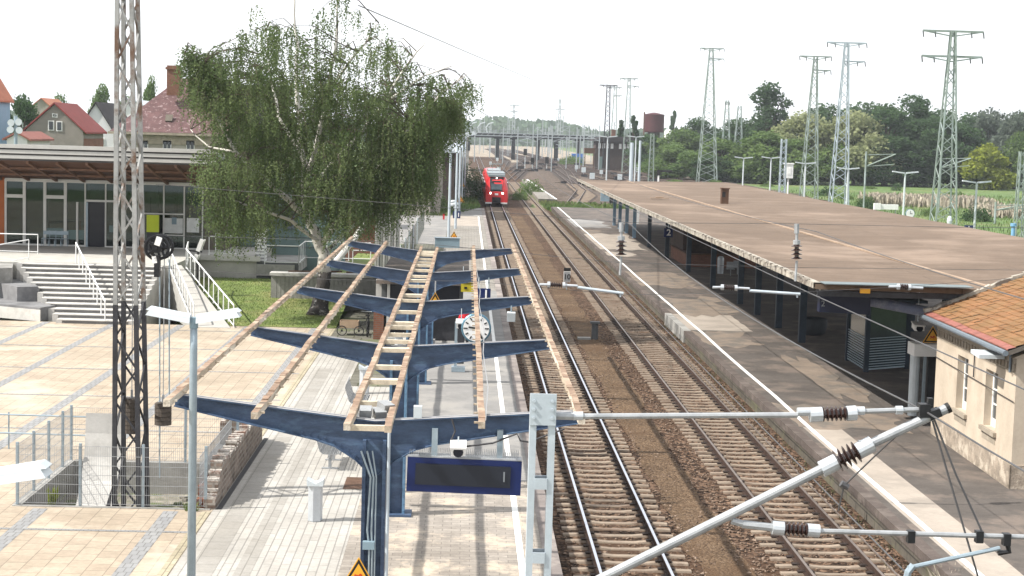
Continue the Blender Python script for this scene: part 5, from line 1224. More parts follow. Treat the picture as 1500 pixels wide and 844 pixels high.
bx0 = P(225,345,ZT)
lc = D(224,328,88.4); t = thing('info_stele', 'lime yellow and grey information stele in front of the station glazing', 'sign', (lc.x,88.4,ZT))
m = MB(); m.b2(lc.x-.32,lc.x+.32,88.3,88.5,D(224,340,88.4).z,D(224,315,88.4).z); m.build('panel', 'lime', t)
m = MB(); m.b2(lc.x-.3,lc.x+.3,88.32,88.48,ZT,D(224,340,88.4).z); m.build('base', 'mast_dark', t)
# green clad wing, louvre, corrugated screen, hedge fence
t = thing('green_clad_annex', 'green clad annex with a dark framed window, half hidden by the birch', 'building', (-11,94,1.5))
x0, x1 = D(352,320,93).x, D(486,320,93).x
m = MB(); m.b2(x0,x1,93,104,.5,D(420,262,93).z); m.build('wall', 'clad_green', t)
m = MB()
for k in range(6): m.b2(x0,x1,92.97,92.998,1.9+k*.55,1.93+k*.55)
m.build('cladding_joints', 'concrete_dark', t)
m = MB(); m.b2(D(415,330,93).x,D(432,330,93).x,92.9,92.99,D(420,335,93).z,D(420,290,93).z); w = m.build('window', 'gutter', t)
m = MB(); m.b2(D(418,330,93).x,D(429,330,93).x,92.86,92.89,D(420,331,93).z,D(420,293,93).z); m.build('pane', 'window_glass', w)
lc = D(382,370,87); t = thing('louvre_tower', 'slim white louvred box at the corner of the green annex', 'louvre', (lc.x,87,1.9))
m = MB()
for k in range(14): m.b2(lc.x-.28,lc.x+.28,86.8,87.3,1.95+k*.17,2.06+k*.17)
m.build('slats', 'sign_white', t); m = MB(); m.b2(lc.x-.24,lc.x+.24,86.85,87.25,1.9,4.3); m.build('core', 'seat_mesh', t)
s0, s1 = D(549,360,90), D(585,360,90)
t = thing('corrugated_screen', 'white corrugated upright screen behind the birch, left of the far platform lamps', 'screen', (s0.x,90,1))
m = MB(); n = 9
for k in range(n): m.b2(s0.x+(s1.x-s0.x)*k/n, s0.x+(s1.x-s0.x)*(k+.72)/n, 90-.05*(k%2), 90.1, 1.0, D(570,300,90).z-.5+.5*k/n)
m.b2(s0.x,s1.x,90.1,90.18,1.0,D(570,312,90).z); m.build('sheet', 'fascia_white', t)
m = MB(); m.path([D(490,386,84),D(518,352,86),D(538,322,88)],.16,10); tag(m.build('leaning_pole', 'white_log'), 'thick pale pole leaning behind the birch above the retaining wall', 'pole')
t = thing('green_fence', 'dark green chain link fence running along the side yard behind the screen', 'fence', (-4,92,.3))
m = MB()
for k in range(60): 
    y = 92+k*1.0; m.tube((-4.1,y,.3),(-4.1,y,2.2),.012,4)
for k in range(8): m.tube((-4.1,92,.4+k*.25),(-4.1,151,.4+k*.25),.01,4)
m.build('mesh', 'fence_green', t)
for y in (92,98,105,112,120,130): m = MB(); m.tube((-4.1,y,.3),(-4.1,y,2.4),.06); m.build('post', 'lamp_white', t)
t = thing('shed', 'small brick shed with dark felt roof behind the birch, beside the side yard', 'shed', (-7.5,118,.3))
m = MB(); m.b2(-10.5,-5.3,112,124,.3,3.6); m.build('wall', 'brick_red', t); m = MB(); m.prism([(-10.9,3.6),(-4.7,3.6),(-4.9,3.85),(-8,4.4),(-10.9,4.4)],'y',111.6,124.4); m.build('roof', 'roof_dark', t)
m = MB(); m.b2(-5.3,-5.26,117,118.2,1.4,2.6); m.build('window', 'window_glass', t)
# ------------------------------------------------------------------ far end of the left platform
for i,(px,yb,d,lab) in enumerate(((657,352,134,'nearest of the tall twin lamps in a row beside the far left platform'),(667,338,152,'second of the tall twin lamps beside the far left platform'),(672,318,178,'third tall twin lamp of the row, behind the orange triangles'),(676,300,205,'fourth tall twin lamp of the row, near the side road'),(680,290,225,'last tall twin lamp of the row beside the brick sheds'))):
    b_ = D(px,yb,d); tp = D(px,203 if i == 0 else 201,d); h = tp.z
    t = thing('platform_lamp', lab, 'lamp post', (b_.x,d,Z))
    m = MB(); m.path([(b_.x,d,Z),(b_.x,d,h)],[.12,.085],8); m.build('post', 'galv_light', t)
    for s in (-1,1): m = MB(); m.add([(b_.x,d-.2,h-.05),(b_.x+s*1.5,d-.2,h+.45),(b_.x+s*1.5,d+.2,h+.45),(b_.x,d+.2,h-.05),(b_.x,d-.2,h+.15),(b_.x+s*1.5,d-.2,h+.6),(b_.x+s*1.5,d+.2,h+.6),(b_.x,d+.2,h+.15)],[(0,1,2,3),(4,7,6,5),(0,4,5,1),(1,5,6,2),(2,6,7,3),(3,7,4,0)]); m.build('lamp_head', 'lamp_white', t)
c = P(655,363,Z); t = thing('cabinet', 'wide grey blue switch cabinet at the foot of the tall platform lamps', 'cabinet', (c.x,c.y,Z))
m = MB(); m.b2(c.x-.95,c.x+.95,c.y,c.y+.5,Z,Z+.72); m.build('body', 'cabinet', t); m = MB(); m.b2(c.x-1.0,c.x+1.0,c.y-.05,c.y+.55,Z+.72,Z+.78); m.build('lid', 'galv_blue', t)
for px,py,d,w,lab in ((665,346,133,.7,'orange warning triangle just above the grey blue switch cabinet'),(675,293,181,.85,'middle orange warning triangle on the far left platform, above the blue 1 sign'),(677,271,214,.8,'farthest orange warning triangle, by the white barrier rail')):
    v = D(px,py,d); warn(lab, (v.x,d,v.z), w, (Z,v.z))
v = D(669,315,171); t = thing('track_number_sign', 'blue board with white 1 standing on the far left platform', 'sign', (v.x,171,Z))
m = MB(); m.box((v.x,171,v.z),(.78,.12,.8)); m.build('panel', 'sign_navy', t); text('1','digit','sign_white',t,(v.x+.2,170.92,v.z),.6,bold=True)
m = MB(); m.tube((v.x-.3,171,Z),(v.x-.3,171,v.z),.06); m.build('post', 'cabinet', t)
v = D(650,318,168); t = thing('red_post', 'slim red post standing left of the blue 1 board on the far platform', 'post', (v.x,168,Z)); m = MB(); m.b2(v.x-.09,v.x+.09,167.9,168.1,Z,v.z+.3); m.build('shaft', 'cloth_red', t); m = MB(); m.b2(v.x-.12,v.x+.12,167.88,168.12,v.z+.3,v.z+.36); m.build('cap', 'rust', t)
v = D(665,300,176); m = MB()
for k,(dx,dz,s) in enumerate(((-.2,0,.35),(.15,.1,.38),(-.1,.35,.3),(.2,-.3,.3))): m.lathe((v.x+dx,176,v.z+dz),[(s*.5,-s*.5),(s*.9,-s*.2),(s*.9,s*.2),(s*.5,s*.5)],10)
tag(m.build('wrapped_device', 'lamp_white'), 'white wrapped bundle hanging on a lamp post above the blue 1 board', 'bundle')
v = P(688,285,.3); t = thing('barrier', 'white two-bar barrier rail at the end of the side yard near the train', 'barrier', (v.x,v.y,.3))
for s in (-1.0,1.0): m = MB(); m.tube((v.x+s,v.y,.3),(v.x+s,v.y,1.3),.06); m.build('post', 'sign_white', t)
for z in (.8,1.25): m = MB(); m.tube((v.x-1,v.y,z),(v.x+1,v.y,z),.05); m.build('bar', 'sign_white', t)
t = thing('warehouse', 'tall tan rendered gable wall of an old warehouse behind the far lamps', 'warehouse', (-9,178,.3))
xa, xb = D(596,240,180).x, D(646,240,180).x
m = MB(); m.b2(xa,xb,178,196,.3,D(630,206,180).z); m.build('wall', 'plaster_tan', t)
m = MB(); m.prism([(xa-.3,D(630,206,180).z),(xb+.3,D(630,206,180).z),(xb-2,D(630,190,180).z),(xa-.3,D(630,175,180).z)],'y',177.8,196.2); m.build('roof', 'roof_dark', t)
m = MB(); m.b2(xa,xb-1,176.5,178,.3,D(630,262,177).z); m.build('annex', 'plaster_tan', t); m = MB(); m.b2(xa-.2,xb-.6,176.2,178,D(630,262,177).z,D(630,250,177).z); m.build('annex_roof', 'roof_dark', t)
t = thing('brick_sheds', 'long row of dark brick goods sheds along the far left of the tracks', 'shed', (-7,230,.3))
xb = D(668,240,230).x
m = MB(); m.b2(xb-9,xb,200,330,-.3,6.8); m.build('wall', 'brick_dark', t)
m = MB(); m.prism([(xb-9.4,6.8),(xb+.5,6.8),(xb-4.5,8.6)],'y',199.6,330.4); m.build('roof', 'roof_zinc', t)
for k in range(12): m = MB(); m.b2(xb,xb+.06,204+k*10,207+k*10,2.2,5.2); m.build('window', 'window_glass', t)
t = thing('concrete_bunker', 'pale concrete block building beside the left end of the road bridge', 'building', (-9,420,0))
xa, xb = D(668,220,420).x, D(687,220,420).x
m = MB(); m.b2(xa,xb,420,445,-.3,D(680,196,420).z); m.build('wall', 'concrete', t); m = MB(); m.b2(xa-.4,xb+.4,419.6,445.4,D(680,196,420).z,D(680,193,420).z); m.build('roof', 'concrete_dark', t)
for k in range(3): m = MB(); m.b2(xa+.8+k*1.1,xa+1.4+k*1.1,419.9,420,5,7.5); m.build('window', 'window_glass', t)
# ------------------------------------------------------------------ the red train
TD = 212.0; TXc = 3.52+.0004*(TD-30)
t = thing('red_train', 'red regional train with lit headlights standing on the left track, seen head on', 'train', (TXc,TD,0))
def train_section(w, zb, zt, wt):
    return [(-w,zb),(w,zb),(w*1.03,1.2),(w*1.0,2.1),(w*wt,zt-.55),(w*wt*.8,zt-.12),(w*.35,zt),(-w*.35,zt),(-w*wt*.8,zt-.12),(-w*wt,zt-.55),(-w*1.0,2.1),(-w*1.03,1.2)]
def loft(secs, ys):
    m = MB(); n = 12
    for s_, y in zip(secs, ys): m.v += [(TXc+p[0], TD+y, p[1]) for p in s_]
    for i in range(len(secs)-1):
        for k in range(n): m.f.append([i*n+k, i*n+(k+1)%n, (i+1)*n+(k+1)%n, (i+1)*n+k]); m.mi.append(0)
    m.f.append(list(range(n))); m.mi.append(0); m.f.append([(len(secs)-1)*n+k for k in range(n)]); m.mi.append(0)
    return m
W = 1.52
loft([train_section(W*.86,.42,1.75,.9),train_section(W*.95,.40,2.3,.9),train_section(W*.98,.38,3.2,.86),train_section(W,.38,3.75,.86),train_section(W,.38,3.9,.88),train_section(W,.38,3.9,.88)],[0,.25,.85,1.5,2.4,17]).build('body', 'train_red', t)
for k in range(2):
    y = 17.4+k*17.2; loft([train_section(W,.38,3.9,.88)]*2,[y,y+16.8]).build('body', 'train_red', t)
m = MB(); m.prism([(TXc-1.02,TD+1.2),(TXc+1.02,TD+1.2),(TXc+1.12,TD+3.2),(TXc-1.12,TD+3.2)],'z',3.72,4.0); m.build('roof_cowl', 'train_grey', t)
m = MB(); m.b2(TXc-1.15,TXc+1.15,TD+3.4,TD+16,3.86,4.15); m.b2(TXc-.9,TXc+.9,TD+18,TD+33,3.86,4.2); m.build('roof_equipment', 'train_grey', t)
m = MB(); m.path([(TXc-.5,TD+8,4.15),(TXc-.5,TD+9.4,4.7),(TXc-.5,TD+8,5.2)],.04,5); m.path([(TXc+.5,TD+8,4.15),(TXc+.5,TD+9.4,4.7),(TXc+.5,TD+8,5.2)],.04,5); m.tube((TXc-.9,TD+8,5.25),(TXc+.9,TD+8,5.25),.05); m.build('pantograph', 'train_grey', t)
m = MB(); m.add([(TXc-.78,TD+.03,1.86),(TXc+.78,TD+.03,1.86),(TXc+.9,TD+.62,2.95),(TXc+.86,TD+1.3,3.62),(TXc-.86,TD+1.3,3.62),(TXc-.9,TD+.62,2.95),(TXc-.78,TD+.5,1.86),(TXc+.78,TD+.5,1.86)],[(0,1,2,3,4,5),(0,6,7,1)]); w = m.build('front_mask', 'train_dark', t)
m = MB(); m.add([(TXc-.66,TD-.02,2.1),(TXc+.66,TD-.02,2.1),(TXc+.74,TD+.42,2.82),(TXc-.74,TD+.42,2.82)],[(0,1,2,3)]); m.build('windscreen', 'train_glass', w)
m = MB(); m.box((TXc,TD+.78,3.12),(1.1,.08,.2),rx=-.7); m.build('destination_panel', 'train_dark', t)
for s in (-.78,.78): m = MB(); m.lathe((TXc+s,TD-.04,1.62),[(.05,-.03),(.13,-.02),(.13,.06)],10,'y'); m.build('headlight', 'headlight', t)
m = MB(); m.lathe((TXc,TD+.98,3.55),[(.05,-.03),(.09,-.02),(.09,.06)],10,'y'); m.build('headlight', 'headlight', t)
m = MB(); m.b2(TXc-.22,TXc+.22,TD-.03,TD+.02,1.38,1.62); m.build('front_emblem', 'train_white', t)
m = MB(); m.b2(TXc-.55,TXc+.55,TD-.06,TD+.1,.42,1.12); m.build('coupler_recess', 'train_dark', t)
m = MB(); m.lathe((TXc,TD-.2,.85),[(.17,-.2),(.17,.2)],12,'y'); m.box((TXc,TD-.3,.85),(.34,.1,.4)); m.build('coupler', 'iron_dark', t)
for s in (-1,1): m = MB(); m.b2(TXc+s*.58,TXc+s*1.42,TD-.04,TD+.2,.26,.46); m.build('bumper_strip', 'train_white', t)
for k in range(3):
    m = MB(); m.b2(TXc-W*1.04,TXc+W*1.04,TD+3+k*17,TD+15.5+k*17,2.0,2.9); m.build('side_window', 'train_glass', t)
for k in range(4):
    for s in (-.7525,.7525): m = MB(); m.lathe((TXc+s,TD+2+k*2.6,.43),[(.43,-.07),(.43,.07)],16,'x'); m.build('wheel', 'iron_dark', t)
# ------------------------------------------------------------------ the weeping birch
def leaves(pts, size, seed, asp=.65):
    """one small randomly turned quad per point"""
    q = random.Random(seed); vs = []; fs = []
    for (x,y,z,s) in pts:
        a, b_ = q.uniform(0,6.283), q.uniform(-1,1); c_ = math.sqrt(1-b_*b_)
        n = (c_*math.cos(a), c_*math.sin(a), b_); u = (-math.sin(a), math.cos(a), 0); v = (-n[2]*u[1], n[2]*u[0], n[0]*u[1]-n[1]*u[0])
        k = q.uniform(0,6.283); ck, sk = math.cos(k), math.sin(k); h = size*s*.5; g_ = h*asp
        p1 = tuple(u[i]*ck+v[i]*sk for i in range(3)); p2 = tuple(-u[i]*sk+v[i]*ck for i in range(3)); o = len(vs)
        vs += [(x-p1[0]*h, y-p1[1]*h, z-p1[2]*h), (x+p2[0]*g_, y+p2[1]*g_, z+p2[2]*g_), (x+p1[0]*h, y+p1[1]*h, z+p1[2]*h), (x-p2[0]*g_, y-p2[1]*g_, z-p2[2]*g_)]
        fs.append((o,o+1,o+2,o+3))
    return vs, fs
BY = 76.0
bb = P(468,457,.72)
t = thing('birch_tree', 'big weeping birch with white trunk and hanging dark green twigs on the lawn', 'tree', (bb.x,bb.y,.5))
def bp(px, py, dy=0): v = D(px,py,BY); v.y += dy; return v
rb = random.Random(31)
base = MB(); base.path([(bb.x-.05,bb.y,.45),bp(468,450),bp(472,425),bp(476,398)],[.62,.42,.33,.31],12); base.build('trunk', 'birch_base', t, smooth=True)
limbs = [([(476,400),(474,372),(464,345),(452,322),(446,285)],[0,0,0,0,.2],[.31,.27,.24,.2,.17]),
 ([(446,285),(444,240),(436,180),(433,110),(430,40),(427,-20)],[.2,.3,.6,.8,1,1],[.17,.15,.12,.09,.06,.03]),
 ([(446,262),(468,200),(486,130),(494,60),(500,-10)],[.2,-.4,-.9,-1,-1.2],[.13,.11,.08,.06,.03]),
 ([(452,322),(425,293),(395,262),(352,222),(318,160),(300,105),(272,70)],[0,-.5,-1.2,-1.8,-2,-2,-2],[.16,.14,.11,.09,.06,.04,.02]),
 ([(446,285),(500,225),(560,150),(600,80),(622,55)],[.2,1,2,2.5,2.6],[.13,.11,.08,.05,.02]),
 ([(470,360),(530,275),(590,205),(648,140),(684,112)],[0,-1,-2,-2.5,-2.6],[.15,.12,.09,.05,.02]),
 ([(444,235),(402,170),(386,100),(378,40)],[.3,1.5,2.4,2.8],[.11,.08,.05,.02]),
 ([(470,355),(430,320),(380,300),(345,285)],[0,-1.5,-2.6,-3],[.10,.08,.05,.03]),
 ([(474,372),(520,330),(570,300),(610,270)],[0,2,3,3.5],[.10,.08,.05,.03]),
 ([(486,130),(530,80),(560,40)],[-.9,-2.4,-3],[.07,.05,.02]), ([(560,150),(620,110),(662,96)],[2,1,.5],[.06,.04,.02]), ([(352,222),(310,215),(282,190)],[-1.8,-1,-.5],[.05,.04,.02])]
m = MB(); limb_pts = []
for L, dy, rs in limbs:
    pts = []; rr = []
    for i in range(len(L)-1):
        for s in range(3):
            u = s/3; v = bp(L[i][0]+(L[i+1][0]-L[i][0])*u+rb.uniform(-2.5,2.5)*(i+s>0), L[i][1]+(L[i+1][1]-L[i][1])*u, dy[i]+(dy[i+1]-dy[i])*u); pts.append(v); rr.append(rs[i]+(rs[i+1]-rs[i])*u)
    pts.append(bp(L[-1][0],L[-1][1],dy[-1])); rr.append(rs[-1]); m.path(pts, rr, 9); limb_pts += pts[2:]
m.build('limbs', 'birch_bark', t, smooth=True)
# crown outline in metres at the tree's own distance, read as (pixel column -> top row, bottom row)
TOPC = [(286,48),(296,60),(312,95),(325,85),(340,60),(360,40),(388,14),(410,-12),(540,-12),(556,30),(575,50),(600,40),(622,58),(636,90),(652,95),(668,112),(680,100),(694,118)]
BOTC = [(286,100),(302,125),(316,180),(324,300),(332,345),(340,365),(375,382),(392,350),(410,335),(440,318),(462,312),(490,345),(520,352),(560,345),(590,328),(612,300),(630,268),(652,200),(668,215),(680,168),(694,160)]
def interp(tab, x):
    for (a,b_),(c,d_) in zip(tab, tab[1:]):
        if x <= c: return b_+(d_-b_)*max(0,(x-a)/(c-a))
    return tab[-1][1]
pts = []; tw = MB(); ncl = 0
TRK = [(-20,428),(40,430),(180,436),(285,446),(320,452),(345,464),(400,475)]
while ncl < 520:
    px = rb.uniform(294,690); tp, bt = interp(TOPC,px), interp(BOTC,px)
    f = rb.random(); span = max(6, bt-tp-38)
    py = tp+6 + span*f**.9; thin = (py-tp)/max(1,bt-tp)
    if px > 395 and thin < .33 and rb.random() < .6: continue
    if px > 630 and rb.random() < .4: continue
    w = max(0, 1-((px-470)/235)**2); hd = .8+4.2*math.sqrt(w)
    dy = rb.uniform(-1,1); dy = hd*math.copysign(abs(dy)**.55, dy)
    if abs(px-interp(TRK,py)) < 15 and dy < 1 and rb.random() < .75: continue
    ncl += 1
    c = bp(px,py,dy); rc_ = rb.uniform(.45,1.05)*(.75 if thin < .25 or px > 630 or px < 305 else 1); el = rb.uniform(.5,1.0); ang = rb.uniform(0,3.14)
    room = (bt-py)/31.6; Lm = min(rb.uniform(1.0,2.6), room+rb.uniform(-.2,.3))
    if Lm < .35: continue
    nb = min(limb_pts, key=lambda v: (v-c).length + max(0,(v.z-c.z))*1.5)
    if (nb-c).length < 3.2: tw.path([nb,(nb+c)*.5+Vector((0,0,.3)),c],[.03,.022,.012],4)
    for s_ in range(int(15*rc_/.75*rc_/.75)+4):
        a = rb.uniform(0,6.283); r0 = rc_*math.sqrt(rb.random()); ex_, ey_ = r0*math.cos(a), r0*math.sin(a)*el
        ox, oy = ex_*math.cos(ang)-ey_*math.sin(ang), ex_*math.sin(ang)+ey_*math.cos(ang)
        x0_, y0_, z0_ = c.x+ox, c.y+oy, c.z-.55*r0*r0/rc_+rb.uniform(-.1,.1)
        L = Lm*rb.uniform(.45,1.1); n = max(4,int(L/.062)); dx, ddy = ox*.25+rb.uniform(-.08,.08), oy*.25+rb.uniform(-.08,.08); sp_ = rb.uniform(.035,.075)
        for k in range(n):
            u = k/n; pts.append((x0_+dx*u+rb.gauss(0,sp_), y0_+ddy*u+rb.gauss(0,sp_), z0_-L*u+rb.gauss(0,.02), rb.uniform(.7,1.35)*(1.05-.35*u)))
        if s_ % 5 == 0: tw.path([c,(x0_,y0_,z0_+.05),(x0_+dx,y0_+ddy,z0_-L)],[.012,.009,.003],3)
vs, fs = leaves(pts, .118, 3)
m = MB(); m.add(vs, fs); m.build('leaves', 'birch_leaf', t, fix=False)
tw.build('twigs', 'bark', t)
# ------------------------------------------------------------------ broadleaf trees
def make_tree(h, w, mat, seed, nl=5200, leaf=.62, low=.03):
    """a prototype at the world origin: trunk with forks, crown of many lobes of leaf quads"""
    q = random.Random(seed); t = thing('tree', 'x', 'tree', (0,0,0))
    m = MB(); top = (q.uniform(-.3,.3), q.uniform(-.3,.3), h*.75); m.path([(0,0,-.4),(0,0,h*.3),top],[h*.026,h*.02,h*.006],7)
    lobes = []
    for k in range(26):
        u = (k+q.random())/26; z = h*(low+.1+(1-low-.22)*u); rad = w/2*(1-abs(u-.38)**1.6*.95)*q.uniform(.3,.85); a = q.uniform(0,6.283)
        r0 = w*q.uniform(.15,.25)*(1-.35*u); c = Vector((rad*math.cos(a), rad*math.sin(a), z)); lobes.append((c, r0))
        m.path([(0,0,h*.2+z*.3),(c.x*.6,c.y*.6,z-.4),c],[h*.010,h*.006,h*.002],5)
    lobes.append((Vector((0,0,h*.9)), w*.17))
    m.build('trunk', 'bark', t)
    pts = []
    tot = sum(r0**2 for _, r0 in lobes)
    for c, r0 in lobes:
        for k in range(int(nl*1.5*r0*r0/tot)):
            d = Vector((q.gauss(0,1),q.gauss(0,1),q.gauss(0,1))).normalized()*r0*(q.uniform(.6,1.12) if q.random() < .82 else q.uniform(1.0,1.4)); p = c+Vector((d.x,d.y,d.z*.8))
            if p.z > h*low*.5: pts.append((p.x,p.y,p.z,q.uniform(.6,1.3)))
    vs, fs = leaves(pts, leaf, seed+1, .75); m = MB(); m.add(vs, fs); m.build('crown', mat, t, fix=False)
    return t
PROTO = {}
for k, (mt, h, w, nl) in {'dark':('leaf_dark',18,13,7500),'mid':('leaf_mid',15,13,7500),'light':('leaf_light',14,13,7500),'pale':('leaf_pale',15,12,6500),'yellow':('leaf_yellow',8,10,5000),'tall':('leaf_dark',24,12,6000),'conifer':('leaf_dark',14,4.2,2500)}.items():
    PROTO[k] = [make_tree(h, w, mt, hash(k) % 97 if False else len(k)*7+ord(k[0])+j*13, nl) for j in range(2 if k in ('dark','mid','light') else 1)]
USED = set()
def tree(kind, px, top, d, lab, width=None, zg=-.5, rz=None, group=None):
    v = D(px, top, d); pr = PROTO[kind][len(USED) % len(PROTO[kind])]
    h0 = max((c.data.vertices[i].co.z for c in pr.children if c.name.startswith('crown') for i in range(0,len(c.data.vertices),37)))
    s = (v.z-zg)/h0*1.02
    w0 = {'dark':13,'mid':13,'light':13,'pale':12,'yellow':10,'tall':12,'conifer':4.2}[kind]
    sw = s if width is None else width/(2400/d)/w0
    a = rz if rz is not None else random.uniform(0,6.28)
    if pr.name not in USED:
        o = pr; USED.add(pr.name); o.location = (v.x,d,zg); o.rotation_euler = (0,0,a); o.scale = (sw,sw,s); o['label'] = lab; o['category'] = 'tree'; 
        if group: o['group'] = group
    else: o = dup(pr, (v.x,d,zg), lab, group, a, (sw,sw,s))
    o.name = 'tree'
    if not group and 'group' in o: del o['group']
    return o
G1 = 'trees of the wood behind the meadow'
T_ = [('dark',952,196,470,'dark green tree just left of the red water tank',70),('mid',1000,190,450,'mid green tree between the red tank and the leftmost big pylon',90),('mid',985,214,400,'low mid green tree in front of the red water tank',100),
 ('dark',1022,176,480,'dark tree behind the leftmost big pylon',80),('conifer',928,172,500,'narrow dark conifer left of the red water tank',18),('conifer',910,178,500,'narrow dark conifer above the signal box roof',16),('conifer',988,165,620,'thin pointed conifer on the skyline right of the red tank',14),
 ('mid',1055,205,390,'mid green tree right of the leftmost big pylon',110),('dark',1080,178,440,'dark tree behind the two small lattice masts',100),('tall',1128,124,430,'tallest dark tree of the wood, rising alone above its neighbours',88),
 ('mid',1120,195,375,'mid green tree in front of the tallest dark tree',120),('light',1180,166,400,'pale blossoming tree left of the second pylon',120),('dark',1215,158,450,'dark tree behind the pale blossoming trees',110),('light',1255,163,395,'pale blossoming tree between the two middle pylons',120),
 ('mid',1165,206,360,'mid green lower tree near the concrete light mast',100),('dark',1300,152,400,'dark tree right of the pale blossoming trees',110),('tall',1338,142,410,'tall dark tree left of the rightmost pylon',100),('dark',1300,196,340,'dark bushy tree behind the tan reeds',120),
 ('dark',1375,170,375,'dark tree just behind the rightmost pylon',110),('dark',1405,180,360,'dark tree right of the rightmost pylon',100),('pale',1450,166,420,'grey green willow near the right edge',90),('pale',1490,170,400,'grey green willow cut by the right edge',90),
 ('yellow',1448,214,300,'bright yellow green bush in front of the grey willows',84),('mid',1495,196,340,'mid green tree at the right edge behind the yellow bush',70),('dark',1345,205,330,'dark shrubby tree over the left end of the reeds',90),('dark',1400,215,320,'dark shrubby tree over the right end of the reeds',80),
 ('mid',1235,205,350,'mid green tree below the pale blossoming trees',120),('dark',1045,228,370,'dark bush at the foot of the leftmost big pylon',70),('mid',1085,232,350,'mid green bush under the small lattice masts',80),('mid',955,205,470,'mid green tree hiding the foot of the red water tank',60)]
for k, px, tp, d, lab, w in T_: tree(k, px, tp, max(d,395 if px > 1180 and k != 'yellow' else 385), lab, w)
for px,tp,d,w in ((1520,160,470,110),(1580,150,430,120),(1150,178,520,110),(1100,185,530,110),(1270,150,520,120),(1430,165,520,120),(1380,160,520,110)):
    tree('dark', px, tp, d, 'dark tree in the second row of the wood behind the meadow', w, group='second row of trees behind the wood edge')
# trees at the left, behind the houses
for k, px, tp, d, lab, w in (('dark',32,138,215,'dark green tree right of the blue house at the left edge',70),('mid',150,128,330,'green tree on the skyline above the white house',50),('mid',88,142,380,'distant green tree above the red roofed grey house',50),('mid',222,118,260,'loose green tree just left of the big purple roof',36),('mid',185,146,300,'green tree between the white house and the big purple roof',60)): tree(k,px,tp,d,lab,w,zg=0)
# bushes along the left of the tracks
def bush(lab, px, py, z, d, w, h, mat, seed, group=None):
    v = D(px,py,d); q = random.Random(seed); pts = []
    for k in range(1500):
        a = Vector((q.gauss(0,1),q.gauss(0,1),abs(q.gauss(0,1)))).normalized(); r0 = q.uniform(.55,1.05)*(1+.25*math.sin(a.x*7+seed)*math.cos(a.y*6)); pts.append((v.x+a.x*w/2*r0, d+a.y*w/2*r0, z+a.z*h*r0, q.uniform(.6,1.3)))
    vs, fs = leaves(pts, max(.12,w*.06), seed, .7); m = MB(); m.add(vs, fs); t = thing('bush', lab, 'bush', (v.x,d,z), group); m.build('foliage', mat, t, fix=False)
    m = MB()
    for k in range(4): m.tube((v.x,d,z-.1),(v.x+q.uniform(-.3,.3)*w,d+q.uniform(-.3,.3)*w,z+h*.6),.04,4)
    m.build('stem', 'bark', t)
bush('bright green bush at the left of the side yard, beside the shed', 622, 290, .3, 180, 3.4, 1.9, 'leaf_mid', 1); bush('green bush in front of the tan warehouse annex', 640, 284, .3, 186, 3.2, 2.0, 'leaf_mid', 2)
bush('dark bush at the edge of the brick sheds by the train', 690, 262, .2, 226, 4.0, 4.2, 'leaf_dark', 3); bush('dark bush behind the barrier beside the train', 700, 275, .2, 238, 2.6, 3.6, 'leaf_dark', 4); bush('dark ivy clump along the foot of the brick sheds', 683, 255, .2, 250, 3.5, 4.5, 'leaf_dark', 6)
bush('leafy shrub between the train and the far platform', 778, 262, -.3, 262, 4.4, 2.3, 'leaf_mid', 5); bush('lower leafy shrub on the verge right of the rusty track', 762, 275, -.3, 238, 3.0, 1.3, 'leaf_mid', 8); bush('small shrub among the yard tracks under the bridge', 838, 232, -.3, 560, 9, 3, 'leaf_mid', 9)
bush('low round bush on the meadow right of the rightmost pylon', 1432, 312, -.5, 215, 4.2, 1.8, 'leaf_dark', 10); bush('small dark bush on the meadow left of the white box', 1268, 300, -.5, 245, 3.0, 1.4, 'leaf_dark', 11)
for k,(px,d) in enumerate(((812,210),(835,207),(850,212))): bush('ragged low weeds bush at the far end of the right platform', px, 300, -.2, d, 2.2, .7, 'leaf_mid', 20+k, 'weed bushes at the platform end')
rbm = random.Random(15)
for k in range(26):
    d = rbm.uniform(215,375); x = rbm.uniform(46,105)
    if x/d*2400+686 > 1560: continue
    px = 686+(x+.245)/d*2400
    bush('low rough scrub on the green meadow behind the canopy', px, 200, -.5, d, rbm.uniform(1.6,5), rbm.uniform(.5,1.7), rbm.choice(('leaf_mid','leaf_mid','leaf_dark')), 60+k, 'meadow shrubs behind the canopy')
# grass on the far verges, reeds
def field(name, lab, cat, poly, z, n, h, mat, seed):
    q = random.Random(seed); m = MB(); xs_ = [p[0] for p in poly]; ys_ = [p[1] for p in poly]
    def inside(x,y):
        c = False
        for (x0,y0),(x1,y1) in zip(poly, poly[1:]+poly[:1]):
            if (y0>y) != (y1>y) and x < (x1-x0)*(y-y0)/(y1-y0)+x0: c = not c
        return c
    k = 0
    while k < n:
        x, y = q.uniform(min(xs_),max(xs_)), q.uniform(min(ys_),max(ys_))
        if not inside(x,y): continue
        k += 1; hh = h*q.uniform(.5,1.15); w = hh*.09; a = q.uniform(0,6.28); dx, dy = math.cos(a)*w, math.sin(a)*w; ox, oy = q.uniform(-.25,.25)*hh, q.uniform(-.25,.25)*hh
        m.add([(x-dx,y-dy,z),(x+dx,y+dy,z),(x+ox+dx,y+oy+dy,z+hh*.8),(x+ox-dx,y+oy-dy,z+hh)],[(0,1,2,3)])
    return tag(m.build(name, mat, fix=False), lab, cat, kind='stuff')
field('reeds', 'tan dry reeds at the edge of the wood, left patch', 'reeds', [(66,262),(67,280),(86,278),(84,258),(75,260)], -.5, 2600, 1.7, 'reed', 1)
field('reeds', 'tan dry reeds in front of the yellow bush, right patch', 'reeds', [(72,228),(75,244),(92,240),(90,222)], -.5, 2400, 1.6, 'reed', 2)
